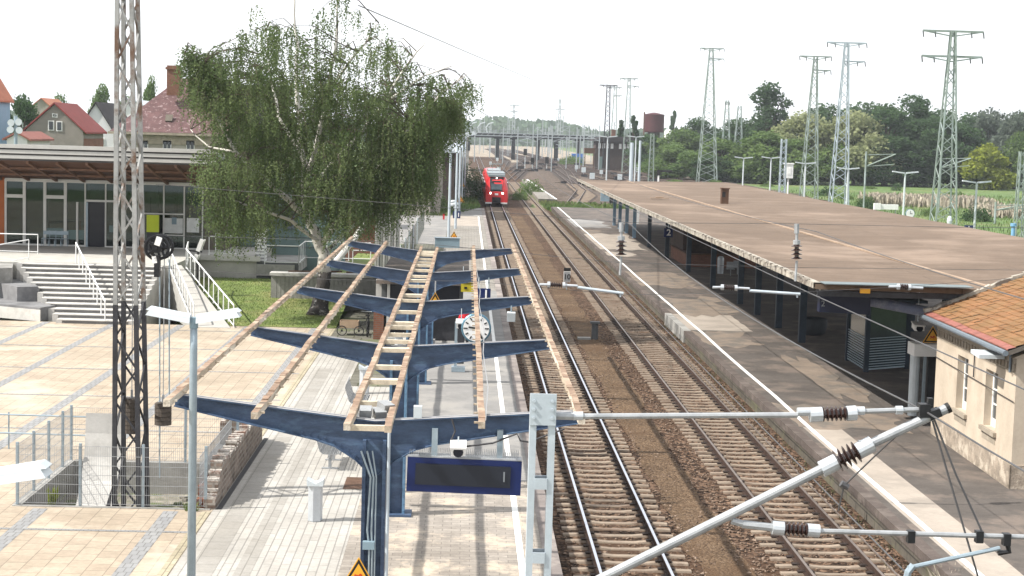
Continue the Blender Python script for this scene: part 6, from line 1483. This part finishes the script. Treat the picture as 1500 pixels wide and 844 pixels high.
field('meadow_grass', 'rough green grass of the meadow behind the canopy', 'grass', [(32,200),(46,330),(110,330),(110,150),(60,120),(33,120)], -.5, 16000, .5, 'grass', 3)
field('verge_grass', 'rough grass beside the far left platform', 'grass', [(-8.5,176),(-1.9,176),(1.4,197),(1.2,226),(-6,226)], .3, 6000, .4, 'grass', 4)
field('verge_grass', 'rough grass at the far end of the right platform', 'grass', [(9.9,206),(9.9,232),(30,228),(30,206)], -.5, 4000, .7, 'grass', 5)
m = MB(); m.b2(-8.9,-1.9,176,230,-.5,.28); m.b2(-1.9,1.2,196,226,-.5,.25); struct('side_verge', m, 'grass')
field('lawn_strip', 'grass strip between the retaining wall and the screen', 'grass', [(-6.6,81),(-4.2,81),(-4.2,92),(-6.6,92)], 1.2, 1500, .2, 'blade', 6)
m = MB(); m.sheet([(-7.5,80.7,1.2),(-4.15,80.7,1.2),(-4.15,111,.7),(-7.5,111,.9)]); struct('side_lawn', m, 'lawn')
# ------------------------------------------------------------------ houses behind the station at the left
def house(lab, px0, px1, eave, ridge, d, depth, wall, roof, wins=(), zb=0.0, gable_front=True, name='house'):
    """gable end faces the camera; pixel columns give the gable's width at its own distance"""
    a, b_ = D(px0,eave,d), D(px1,eave,d); rz_ = D((px0+px1)/2,ridge,d).z; ze = (a.z+b_.z)/2; xm = (a.x+b_.x)/2
    t = thing(name, lab, 'house', (xm,d,zb))
    m = MB(); m.prism([(a.x,zb),(b_.x,zb),(b_.x,ze),(xm,rz_),(a.x,ze)],'y',d,d+depth); m.build('wall', wall, t)
    o = .35; sl = (rz_-ze)/(xm-a.x)
    for s in (-1,1):
        xe = a.x-o if s < 0 else b_.x+o; m = MB(); m.prism([(xe,ze-sl*o+.05),(xm,rz_+.05),(xm,rz_+.22),(xe,ze-sl*o+.22)],'y',d-.25,d+depth+.3); m.build('roof', roof, t)
    for (wx0,wy0,wx1,wy1) in wins:
        p0, p1 = D(wx0,wy0,d), D(wx1,wy1,d); m = MB(); m.b2(p0.x-.1,p1.x+.1,d-.06,d+.1,p1.z-.1,p0.z+.1); w = m.build('window', 'window_white', t); m = MB(); m.b2(p0.x,p1.x,d-.09,d-.065,p1.z,p0.z); m.build('pane', 'window_glass', w)
    return t
t = house('grey rendered house with a red tiled roof and gable windows above the station roof', 38, 122, 191, 153, 165, 9, 'plaster_grey', 'roof_red', [(72,178,78,190),(84,179,90,191),(78,167.5,79.5,170.5),(81.5,168,83,171)])
m = MB(); xq = D(122,200,165).x; m.b2(xq,xq+.02,165.2,174,0,7.6); m.build('side_wall', 'brick_red', t)
house('white house with a dark slate roof behind the grey rendered house', 112, 168, 196, 152, 185, 12, 'plaster_white', 'roof_dark', [(147,204,152,212)])
house('pale blue house with red roof cut off by the left edge of the photo', -130, -36, 138, 62, 160, 12, 'plaster_blue', 'roof_orange', [])
house('low pink roofed house at the left edge beside the blue house', 10, 40, 204, 196, 150, 8, 'plaster_white', 'tile_pink')
house('far orange roofed house among the trees at the left', 45, 76, 158, 145, 300, 12, 'plaster_tan', 'roof_orange')
house('long low house with a pale zinc roof behind the white house', 150, 240, 170, 148, 230, 14, 'plaster_white', 'roof_zinc')
t = thing('villa', 'big tan house with a mossy purple hip roof and two brick chimneys', 'house', (-27,140,0))
hd = 140; a, b_ = D(160,192,hd), D(345,197,hd); ze = a.z; x0, x1 = a.x, b_.x
m = MB(); m.b2(x0+.4,x1-.4,hd+.4,hd+13,0,ze); m.build('wall', 'plaster_tan', t)
rl, rr_ = D(246,113,hd+4), D(300,113,hd+5)
zt = rl.z; m = MB()
R1, R2 = (rl.x+.6,hd+6.5,zt), (rr_.x+.4,hd+6.5,zt)
E = [(x0,hd,ze),(x1,hd,ze),(x1,hd+13.4,ze),(x0,hd+13.4,ze)]
m.add(E+[R1,R2],[(0,1,5,4),(1,2,5),(2,3,4,5),(3,0,4),(0,3,2,1)]); m.build('roof', 'roof_purple', t)
m = MB(); xq = D(318,150,hd+2).x; m.prism([(xq,hd+2.5),(xq+6,hd+2.5),(xq+6,hd+10),(xq,hd+10)],'z',ze,ze+.2); m.prism([(D(276,120,hd).x,hd+7,),(x1+3,hd+7),(x1+3,hd+14),(D(276,120,hd).x,hd+14)],'z',ze,zt-.4); m.build('rear_roof', 'roof_dark', t)
m = MB(); m.b2(x0-.1,x1+.1,hd-.12,hd+.1,ze-.22,ze-.02); m.b2(x0+.3,x1-.3,hd+.3,hd+.42,ze-1.0,ze-.23); m.build('eaves', 'stone_sill', t)
for px0,px1,pt,pb,dy in ((246,264,96,140,3),(294,312,103,150,6)):
    p0, p1 = D(px0,pt,hd+dy), D(px1,pb,hd+dy); m = MB(); m.b2(p0.x,p1.x,hd+dy-.5,hd+dy+.5,p1.z,p0.z); m.b2(p0.x-.1,p1.x+.1,hd+dy-.6,hd+dy+.6,p0.z-.35,p0.z-.15); m.build('chimney', 'brick_red', t)
for px in (211,245,279): 
    p0, p1 = D(px-6,206,hd+.4), D(px+6,220,hd+.4); m = MB(); m.b2(p0.x,p1.x,hd+.3,hd+.45,p1.z-.8,p0.z); w = m.build('window', 'window_white', t)
    for u in (.08,.55): m = MB(); m.b2(p0.x+(p1.x-p0.x)*u,p0.x+(p1.x-p0.x)*(u+.37),hd+.26,hd+.295,p1.z-.7,p0.z-.1); m.build('pane', 'window_glass', w)
p0 = D(247,173,hd+1.2); m = MB(); m.box((p0.x,hd+1.4,p0.z),(.6,.1,.7),rx=-.7); m.build('skylight', 'clad_grey', t)
v = D(23,200,120); t = thing('siren_mast', 'grey siren with white horns on a pole above the station roof at the left', 'siren', (v.x,120,6))
m = MB(); m.tube((v.x,120,4),(v.x,120,D(23,170,120).z),.13,8); m.build('pole', 'galv_blue', t)
for px,py in ((18,180),(29,179),(17,190),(30,191)): w = D(px,py,120); m = MB(); m.lathe((w.x,119.8,w.z),[(.08,.3),(.14,.1),(.26,-.15)],10,'y'); m.build('horn', 'lamp_white', t)
# ------------------------------------------------------------------ road bridge, signal box, water tank
bd = 640
t = thing('road_bridge', 'long flat dark road bridge on thin piers crossing all tracks in the distance', 'bridge', (25,bd,0))
bx0, bx1 = D(686,200,bd).x, 78
m = MB(); m.b2(bx0-14,bx1,bd-4,bd+8,8.1,9.7); m.build('deck', 'bridge_dark', t)
m = MB(); m.b2(bx0-14,bx1,bd-4.3,bd-4.05,9.1,9.75); m.build('parapet_band', 'bridge_dark', t)
m = MB(); x = bx0-14
while x < bx1: m.b2(x,x+.12,bd-4.2,bd-4.1,9.75,10.9); x += .9
m.b2(bx0-14,bx1,bd-4.25,bd-4.1,10.85,11.0); m.build('railing', 'bridge_rail', t)
for px in (729,752,788,815,848): 
    x = D(px,215,bd).x; m = MB(); m.b2(x-.6,x+.6,bd-3,bd-2,-.5,8.3); m.b2(x-.6,x+.6,bd+5,bd+6,-.5,8.3); m.b2(x-1.3,x+1.3,bd-3.4,bd+6.4,7.7,8.3); m.build('pier', 'bridge_dark', t)
m = MB(); m.b2(bx0-14,bx0,bd-4.5,bd+8,-.5,8.3); m.build('abutment', 'concrete', t)
for k in range(3): 
    x = bx0+1+k*3.2; m = MB(); m.path([(x,bd+1,9.6),(x-.6,bd+1,12),(x+.4,bd+1,13.4),(x+2.2,bd+1,14)],.22,5); tag(m.build('arched_mast', 'lamp_white'), 'white curved lamp mast on the left end of the road bridge', 'lamp', 'curved lamp masts on the road bridge')
sd = 485; xa, xb = D(872,230,sd).x, D(930,230,sd).x
def sz(y): return D(900,y,sd).z
t = thing('signal_box', 'dark brick signal box with a white window band under a dark hipped roof', 'signal box', ((xa+xb)/2,sd,-.3))
m = MB(); m.b2(xa,xb,sd,sd+9,-.4,sz(207)); m.build('wall', 'brick_dark', t)
m = MB(); m.b2(xa-1.0,xb+1.0,sd-1,sd+10,sz(208),sz(205)); m.prism([(xa-.6,sz(205)),(xb+.6,sz(205)),(xb-2.5,sz(200)),(xa+2.5,sz(200))],'y',sd-.6,sd+9.6); m.build('roof', 'roof_dark', t)
for k in range(9):
    if k == 4: continue
    x = xa+.8+k*1.22; m = MB(); m.b2(x,x+.78,sd-.08,sd+.1,sz(218),sz(210.5)); m.build('window', 'sign_white', t)
m = MB(); m.b2(xa+1.0,xa+2.4,sd-.06,sd+.1,-.3,sz(230)); m.build('door', 'clad_green', t)
m = MB(); m.b2((xa+xb)/2-1,(xa+xb)/2+.2,sd+3,sd+4.2,sz(201),sz(190)); m.build('chimney', 'brick_red', t)
m = MB(); m.b2(xa-3.2,xa-.1,sd+.5,sd+3,sz(226),sz(218)); m.b2(xa-3.1,xa-2.9,sd+.5,sd+.7,-.4,sz(226)); m.b2(xa-.5,xa-.3,sd+.5,sd+.7,-.4,sz(226)); m.build('oriel', 'rust', t)
wd = 560; c = D(958,180,wd); t = thing('water_tank', 'dark red cylindrical water tank on a stem above the trees', 'water tower', (c.x,wd,-.5))
zb_, zt_ = D(958,194,wd).z, D(958,168,wd).z
m = MB(); m.lathe((c.x,wd,0),[(3.3,zb_),(3.45,zb_+.3),(3.45,zt_-.2),(3.6,zt_-.15),(3.6,zt_),(.6,zt_+.7)],28); m.build('tank', 'tank_red', t)
m = MB(); m.lathe((c.x,wd,0),[(2.3,-.5),(2.1,zb_)],16); m.build('stem', 'brick_dark', t)
m = MB(); m.b2(c.x-3.55,c.x-3.2,wd-1,wd+1,zb_-1,zt_+.8); m.build('ladder_shaft', 'rust', t)
c = D(979,191,545); m = MB(); m.lathe((c.x,545,c.z-.7),[(1.3,-4),(1.3,0),(1.1,.6),(.6,1.0),(.05,1.15)],18); tag(m.build('white_dome', 'sign_white', smooth=True), 'small white dome among the trees right of the red tank', 'dome')
c = D(846,216,600); m = MB(); m.b2(c.x-2,c.x+2.5,600,602,-.3,3.2); m.b2(c.x-1.8,c.x+.2,599.9,600,.8,2.6); tag(m.build('blue_container', 'blue_plastic'), 'bright blue container beside the yard under the bridge', 'container')
c = D(842,185,600); m = MB(); m.lathe((c.x,600,9.7),[(.1,0),(.1,2)],5)
# ------------------------------------------------------------------ pylons and masts of the yard
def pylon(lab, pxb, pyb, pxt, pyt, d, w0, w1, mat, arms, panels=16, leg=.16, br=.08, zb=-.5, group=None):
    b_, tp = D(pxb,pyb,d), D(pxt,pyt,d); t = thing('lattice_pylon', lab, 'pylon', (b_.x,d,zb), group)
    h = tp.z-zb; lean = (tp.x-b_.x)*.25
    m = MB(); lattice(m, (b_.x,d,zb), h, w0, w0, w1, w1, panels, leg, br, lean=(lean,0), cross=False); m.build('frame', mat, t)
    for (py, l, r_, th) in arms:
        z = D(pxt,py,d).z; u = (z-zb)/h; x = b_.x+lean*u
        m = MB(); m.bar((x-l,d,z),(x+r_,d,z),th); m.bar((x-l,d,z),(x,d,z-.55),th*.6); m.bar((x+r_,d,z),(x,d,z-.55),th*.6); m.build('crossarm', mat, t)
        for s in ([-l,-l*.6] if l > .5 else [])+([r_,r_*.6] if r_ > .5 else []): m = MB(); m.tube((x+s,d,z),(x+s+.1,d,z-.7),.08,5); m.build('insulator', 'wire', t)
    return t
pylon('rightmost green grey lattice pylon with two wide crossarms, nearest of the big ones', 1381,335,1397,45,178,2.4,.45,'mast_green',[(46,3.3,3.3,.22),(83,3.3,3.3,.22)],18)
pylon('bluish grey lattice pylon with two crossarms, second from the right', 1228,302,1245,62,240,2.5,.5,'mast_blue',[(63,2.9,2.9,.22),(90,.5,2.8,.2)],18)
pylon('slender grey lattice pylon with two crossarms just left of the bluish one', 1184,294,1200,82,262,2.6,.5,'mast_green',[(83,2.6,2.5,.2),(103,.4,2.5,.2)],17)
pylon('tallest grey pylon standing beside the far end of the canopy roof', 1035,267,1041,70,372,4.2,.7,'mast_green',[(71,2.6,2.9,.25),(86,.4,2.9,.22)],20,.2,.1)
pylon('small tapering mast without arms, left one of the pair', 1062,240,1065,147,420,2.8,.7,'mast_green',[(150,.6,.6,.2)],12)
pylon('small tapering mast without arms, right one of the pair', 1080,240,1084,155,400,2.8,.7,'mast_green',[],12)
pylon('dark thin pylon with one crossarm behind the signal box', 888,226,892,124,480,2.0,.9,'mast_dark',[(125,2.6,2.6,.25)],18,.2,.12)
pylon('grey thin pylon with two crossarms right of the signal box', 917,240,923,114,450,2.2,.6,'mast_green',[(115,2.4,2.4,.22),(126,.4,2.6,.2)],16)
pylon('faint grey pylon close behind the dark thin one', 898,226,902,126,540,2.2,.7,'mast_green',[(128,2.2,2.2,.2),(140,.5,2.2,.2)],14)
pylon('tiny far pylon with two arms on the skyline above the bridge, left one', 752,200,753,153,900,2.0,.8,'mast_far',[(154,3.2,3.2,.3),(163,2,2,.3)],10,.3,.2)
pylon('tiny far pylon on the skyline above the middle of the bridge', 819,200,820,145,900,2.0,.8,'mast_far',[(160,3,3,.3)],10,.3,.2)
pylon('green lattice mast right of the pale double mast', 953,272,956,196,330,1.1,.6,'mast_green',[],12,.12,.07)
pylon('bluish lattice light mast between the meadow lamps', 1145,290,1148,204,255,.9,.75,'mast_blue',[],12,.14,.08)
pylon('lattice mast cut by the right edge of the photo', 1492,345,1497,222,175,.9,.6,'mast_green',[],10,.12,.07)
def pole(lab, px, pyb, pyt, d, r, mat='lamp_white', head=None, group=None, name='pole', cat='pole', zb=-.5):
    b_, tp = D(px,pyb,d), D(px,pyt,d); t = thing(name, lab, cat, (b_.x,d,zb), group)
    m = MB(); m.tube((b_.x,d,zb),(b_.x,d,tp.z),r,8,r*.8); m.build('post', mat, t)
    if head == 'T':
        for s in (-1,1): m = MB(); m.box((b_.x+s*.85,d,tp.z+.12),(1.5,.35,.16),ry=-s*.12); m.build('lamp_head', 'lamp_white', t)
    elif head == 'disc': m = MB(); m.lathe((b_.x,d-.1,tp.z),[(.5,-.05),(.5,.05)],14,'y'); m.build('disc', 'sign_white', t)
    elif head == 'signal':
        m = MB(); m.b2(b_.x-.5,b_.x+.5,d-.3,d+.1,tp.z-1.9,tp.z); m.build('signal_head', 'sign_black', t)
    return t
for px,pb,pt,d,lab in ((1427,338,268,180,'white twin lamp right of the rightmost pylon'),(1323,316,254,200,'white twin lamp beside the round meadow clock'),(1240,302,248,232,'white twin lamp just right of the bluish pylon'),(1178,290,240,252,'white twin lamp left of the slender pylon'),(1128,272,232,275,'white twin lamp left of the bluish light mast'),(1088,268,232,290,'white twin lamp near the roof vent'),(888,268,201,300,'tall white lamp with wide arms in front of the signal box'),(930,250,201,320,'tall white lamp with wide arms right of the signal box')):
    pole(lab, px, pb, pt, d, .14, head='T', name='yard_lamp', cat='lamp post')
pole('slim pole with a white disc on the grass by the wood', 993,250,234,400,.12, head='disc', name='disc_signal', cat='signal')
pole('thick pale double mast at the far end of the canopy, left post', 924,268,209,330,.42,'galv_light'); pole('thick pale double mast at the far end of the canopy, right post', 936,262,206,345,.30,'galv_light')
pole('black railway signal on a post just right of the train', 769,238,218,480,.12,head='signal',name='railway_signal',cat='signal'); pole('black dwarf railway signal in the middle of the yard', 801,240,230,470,.10,head='signal',name='railway_signal',cat='signal'); pole('black dwarf railway signal left of the yard middle', 780,240,231,460,.10,head='signal',name='railway_signal',cat='signal')
v = D(965,250,300); t = thing('loading_gauge', 'white post with a black arm at the far edge of the canopy roof', 'signal', (v.x,300,-.4))
m = MB(); m.tube((v.x,300,-.4),(v.x,300,D(965,255,300).z),.16); m.build('post', 'sign_white', t); m = MB(); m.b2(v.x-.25,v.x+2.4,299.8,300.1,D(965,252,300).z,D(965,249,300).z); m.b2(v.x-.3,v.x+.2,299.8,300.2,D(965,257,300).z,D(965,250,300).z); m.build('arm', 'sign_black', t)
v = D(1333,313,196); t = thing('station_clock', 'round white platform clock low on the meadow side behind the canopy', 'clock', (v.x,196,0))
m = MB(); m.lathe((v.x,196,v.z),[(.55,-.1),(.55,.1)],24,'y'); m.build('case', 'clock_rim', t); m = MB(); m.lathe((v.x,196,v.z),[(.5,-.12),(.5,-.1)],24,'y'); m.build('dial', 'clock_face', t); m = MB(); m.box((v.x+.12,195.86,v.z),(.3,.01,.06)); m.box((v.x,195.86,v.z+.15),(.05,.01,.35)); m.build('hands', 'sign_black', t); m = MB(); m.tube((v.x,196,-.5),(v.x,196,v.z),.08); m.build('post', 'galv', t)
v = D(1299,303,205); t = thing('white_shelter_box', 'long white box sign beside the meadow lamp behind the canopy', 'box', (v.x,205,0)); m = MB(); m.b2(v.x-1.55,v.x-.75,205,205.6,v.z-.4,v.z+.4); m.b2(v.x-.7,v.x+1.5,205.1,205.5,v.z-.35,v.z+.3); m.build('panel', 'sign_white', t); m = MB(); m.tube((v.x-1.2,205.3,-.5),(v.x-1.2,205.3,v.z),.06); m.tube((v.x+1.2,205.3,-.5),(v.x+1.2,205.3,v.z),.06); m.build('post', 'galv', t)
v = D(1156,251,280); m = MB(); m.b2(v.x-.7,v.x+.7,280,281,v.z-1.2,v.z+1.2); m.b2(v.x-.8,v.x+.8,279.9,281.1,v.z+1.2,v.z+1.4); m.b2(v.x-.3,v.x+.3,279.95,280,v.z-.6,v.z+.6); m.tube((v.x,280.5,-.5),(v.x,280.5,v.z-1.2),.15); tag(m.build('white_cabinet', 'sign_white'), 'white cabinet on a post right of the bluish light mast', 'cabinet')
v = D(1419,334,172); t = thing('station_sign', 'small blue sign with a white mark at the far canopy edge', 'sign', (v.x,172,0)); m = MB(); m.box((v.x,172,v.z),(.95,.1,.55)); m.build('panel', 'sign_navy', t); text('1','mark','sign_white',t,(v.x,171.93,v.z),.5,bold=True); m = MB(); m.tube((v.x,172.05,-.5),(v.x,172.05,v.z),.05); m.build('post', 'galv', t)
v = D(1484,340,168); t = thing('water_column', 'blue pillar with a cap at the right edge behind the canopy', 'pillar', (v.x,168,-.5)); m = MB(); m.lathe((v.x,168,0),[(.22,-.5),(.2,v.z+.6)],12); m.build('pillar', 'tank_blue', t); m = MB(); m.lathe((v.x,168,0),[(.32,v.z+.6),(.32,v.z+.9)],12); m.build('cap', 'tank_blue', t)
v = D(1391,322,174); m = MB(); m.lathe((v.x,174,v.z),[(.25,-.5),(.3,-.1),(.2,.3),(.05,.4)],10); m.tube((v.x,174,-.5),(v.x,174,v.z-.4),.1); tag(m.build('wrapped_lamp', 'lamp_white'), 'white wrapped lantern at the foot of the rightmost pylon', 'lantern')
for k,(px,d,ya,yb) in enumerate(((1380,240,232,246),(1270,230,226,244),(1460,210,300,308))):
    v0, v1, v2 = D(px-2,yb,d), D(px+42,ya,d), D(px+40,yb-3,d)
    m = MB(); m.tube(v0,v1,.1,5); m.tube(D(px-2,ya+1,d),v1,.06,5); m.tube(v0,v2,.06,5); m.tube((v0.x,d,-.5),(v0.x,d,D(px,ya-4,d).z),.14,6)
    tag(m.build('yard_cantilever', 'mast_green'), ('pale overhead line bracket on a pole in front of the rightmost pylon','pale overhead line bracket on a pole right of the bluish pylon','pale overhead line bracket low on the meadow at the right')[k], 'overhead line bracket')
rm = random.Random(77); MP = None; nm = 0
for k in range(58):
    d = rm.uniform(430,1050); px = rm.choice((rm.uniform(690,890), rm.uniform(700,880), rm.uniform(780,870), rm.uniform(700,930)))
    if d < 640 and px < 735: continue
    x = D(px,200,d).x; h = rm.uniform(9.5,14.5) if d < 700 else rm.uniform(13,19)
    if MP is None:
        MP = thing('catenary_mast', 'thin pale overhead line mast in the crowd of masts round the road bridge', 'overhead line mast', (x,d,-.4), 'thin masts round the road bridge')
        m = MB(); m.bar((x,d,-.4),(x,d,11.6),.30); m.build('post', 'mast_far', MP); m = MB(); m.bar((x,d,7.5),(x+3.2,d,8.6),.12); m.bar((x,d,8.7),(x+3.2,d,8.6),.1); m.bar((x+.4,d,7.6),(x+3.4,d,7.3),.09); m.build('bracket', 'mast_far', MP)
    else: dup(MP, (x,d,-.4), scale=(rm.choice((-1,1)),1,h/12))
t = thing('signal_gantry', 'low overhead gantry of thin pale bars spanning the yard just before the bridge', 'gantry', (20,560,0))
m = MB(); m.bar((2,560,8.9),(52,560,8.9),.25); m.bar((2,560,9.8),(52,560,9.8),.2)
for k in range(26): m.bar((2+k*2,560,8.9),(3+k*2,560,9.8),.1)
m.build('beam', 'mast_far', t)
for x in (2,27,52): m = MB(); m.bar((x,560,-.4),(x,560,10.5),.35); m.build('post', 'mast_far', t)
rp = random.Random(64); PM = None
for k in range(44):
    d = rp.uniform(250,620); x = rp.uniform(14,50) if d < 420 else rp.uniform(4,54)
    if d < 330 and x < 18: continue
    if PM is None:
        PM = thing('point_machine', 'small dark point machine box among the yard tracks', 'point machine', (x,d,-.25), 'point machines among the yard tracks')
        m = MB(); m.b2(x-.7,x+.7,d-.45,d+.45,-.25,.25); m.build('body', 'mast_dark', PM); m = MB(); m.b2(x-.75,x+.75,d-.5,d+.5,.25,.32); m.b2(x-2.4,x-.7,d-.06,d+.06,-.15,-.05); m.build('lid', 'rail_rust', PM)
    else: dup(PM, (x,d,-.25), rz=rp.uniform(-.3,.3), scale=rp.uniform(.7,1.5))
YC = None
for k in range(16):
    d = rp.uniform(330,620); x = rp.uniform(6,56)
    if YC is None:
        YC = thing('relay_box', 'small pale relay box on a post among the yard tracks', 'relay box', (x,d,-.25), 'pale relay boxes in the yard')
        m = MB(); m.b2(x-.4,x+.4,d-.3,d+.3,.5,1.5); m.build('body', 'lamp_white', YC); m = MB(); m.tube((x,d,-.25),(x,d,.5),.08,6); m.build('post', 'mast_far', YC)
    else: dup(YC, (x,d,-.25), scale=rp.uniform(.8,1.4))
# far wood on the horizon
q = random.Random(12); pts = []
for k in range(26000):
    x = q.uniform(-420,900); d = q.uniform(1450,1650); hh = 15+5*math.sin(x*.011+1)+3.5*math.sin(x*.037)+2*math.sin(x*.09)
    pts.append((x, d, -1+(hh+2)*q.random()**.7, q.uniform(.6,1.4)))
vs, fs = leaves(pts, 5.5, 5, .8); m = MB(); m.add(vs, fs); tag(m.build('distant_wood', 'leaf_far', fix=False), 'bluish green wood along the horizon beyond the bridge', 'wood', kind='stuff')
m = MB(); xs_ = [-1400+i*60 for i in range(60)]
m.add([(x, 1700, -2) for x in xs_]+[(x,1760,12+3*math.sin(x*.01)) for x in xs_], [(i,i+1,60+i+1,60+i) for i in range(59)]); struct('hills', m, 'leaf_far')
# ------------------------------------------------------------------ hazy summer air
m = MB(); m.b2(-1700,2100,-100,2600,-6,60); hz = tag(m.build('haze', 'white_paint'), kind='stuff', label='thin pale summer haze over the whole station', cat='haze')
hm = bpy.data.materials.new('haze_air'); hm.use_nodes = True; hn = hm.node_tree; hn.nodes.remove(hn.nodes['Principled BSDF'])
hv = hn.nodes.new('ShaderNodeVolumePrincipled'); hv.inputs['Density'].default_value = .00016; hv.inputs['Color'].default_value = (.86,.92,1,1); hv.inputs['Anisotropy'].default_value = .2
hn.links.new(hv.outputs[0], hn.nodes['Material Output'].inputs['Volume']); hz.data.materials.clear(); hz.data.materials.append(hm)
# ------------------------------------------------------------------ camera, sun, sky
cd = bpy.data.cameras.new('camera'); cam = bpy.data.objects.new('camera', cd); COL.objects.link(cam)
cam.matrix_world = Matrix.Translation(CAM) @ CAMROT.to_4x4(); cd.sensor_width = 36; cd.lens = F/1500*36; cd.clip_end = 12000; cd.clip_start = .5
S.camera = cam
EL, AZ = R(47), R(-104)
sd_ = Vector((math.cos(EL)*math.sin(AZ), math.cos(EL)*math.cos(AZ), math.sin(EL)))
sl_ = bpy.data.lights.new('sun', 'SUN'); sl_.energy = 5.0; sl_.angle = R(.5); sl_.color = (1,.95,.87)
so = bpy.data.objects.new('sun', sl_); COL.objects.link(so); so.rotation_euler = sd_.to_track_quat('Z','Y').to_euler()
W_ = bpy.data.worlds.new('World'); S.world = W_; W_.use_nodes = True; nt = W_.node_tree; bg = nt.nodes['Background']
sk = N(nt, 'ShaderNodeTexSky', sky_type='NISHITA'); sk.sun_disc = False; sk.sun_elevation = EL; sk.sun_rotation = AZ; sk.dust_density = 4; sk.air_density = 1; sk.altitude = 50
tc = N(nt, 'ShaderNodeTexCoord')
cl = ramp(nt, noise(nt, tc.outputs['Generated'], 3, 6, .6), .15, .5, (.55,.55,.55,1))
skw = mixc(nt, cl, sk.outputs['Color'], (9.5,9.7,10,1))
nt.links.new(skw, bg.inputs['Color']); bg.inputs['Strength'].default_value = .094
S.view_settings.view_transform = 'Standard'; S.view_settings.look = 'None'; S.view_settings.exposure = .68; S.view_settings.gamma = 1
S.view_settings.use_curve_mapping = False
S.cycles.max_bounces = 6; S.cycles.transparent_max_bounces = 6; S.cycles.caustics_reflective = False; S.cycles.caustics_refractive = False
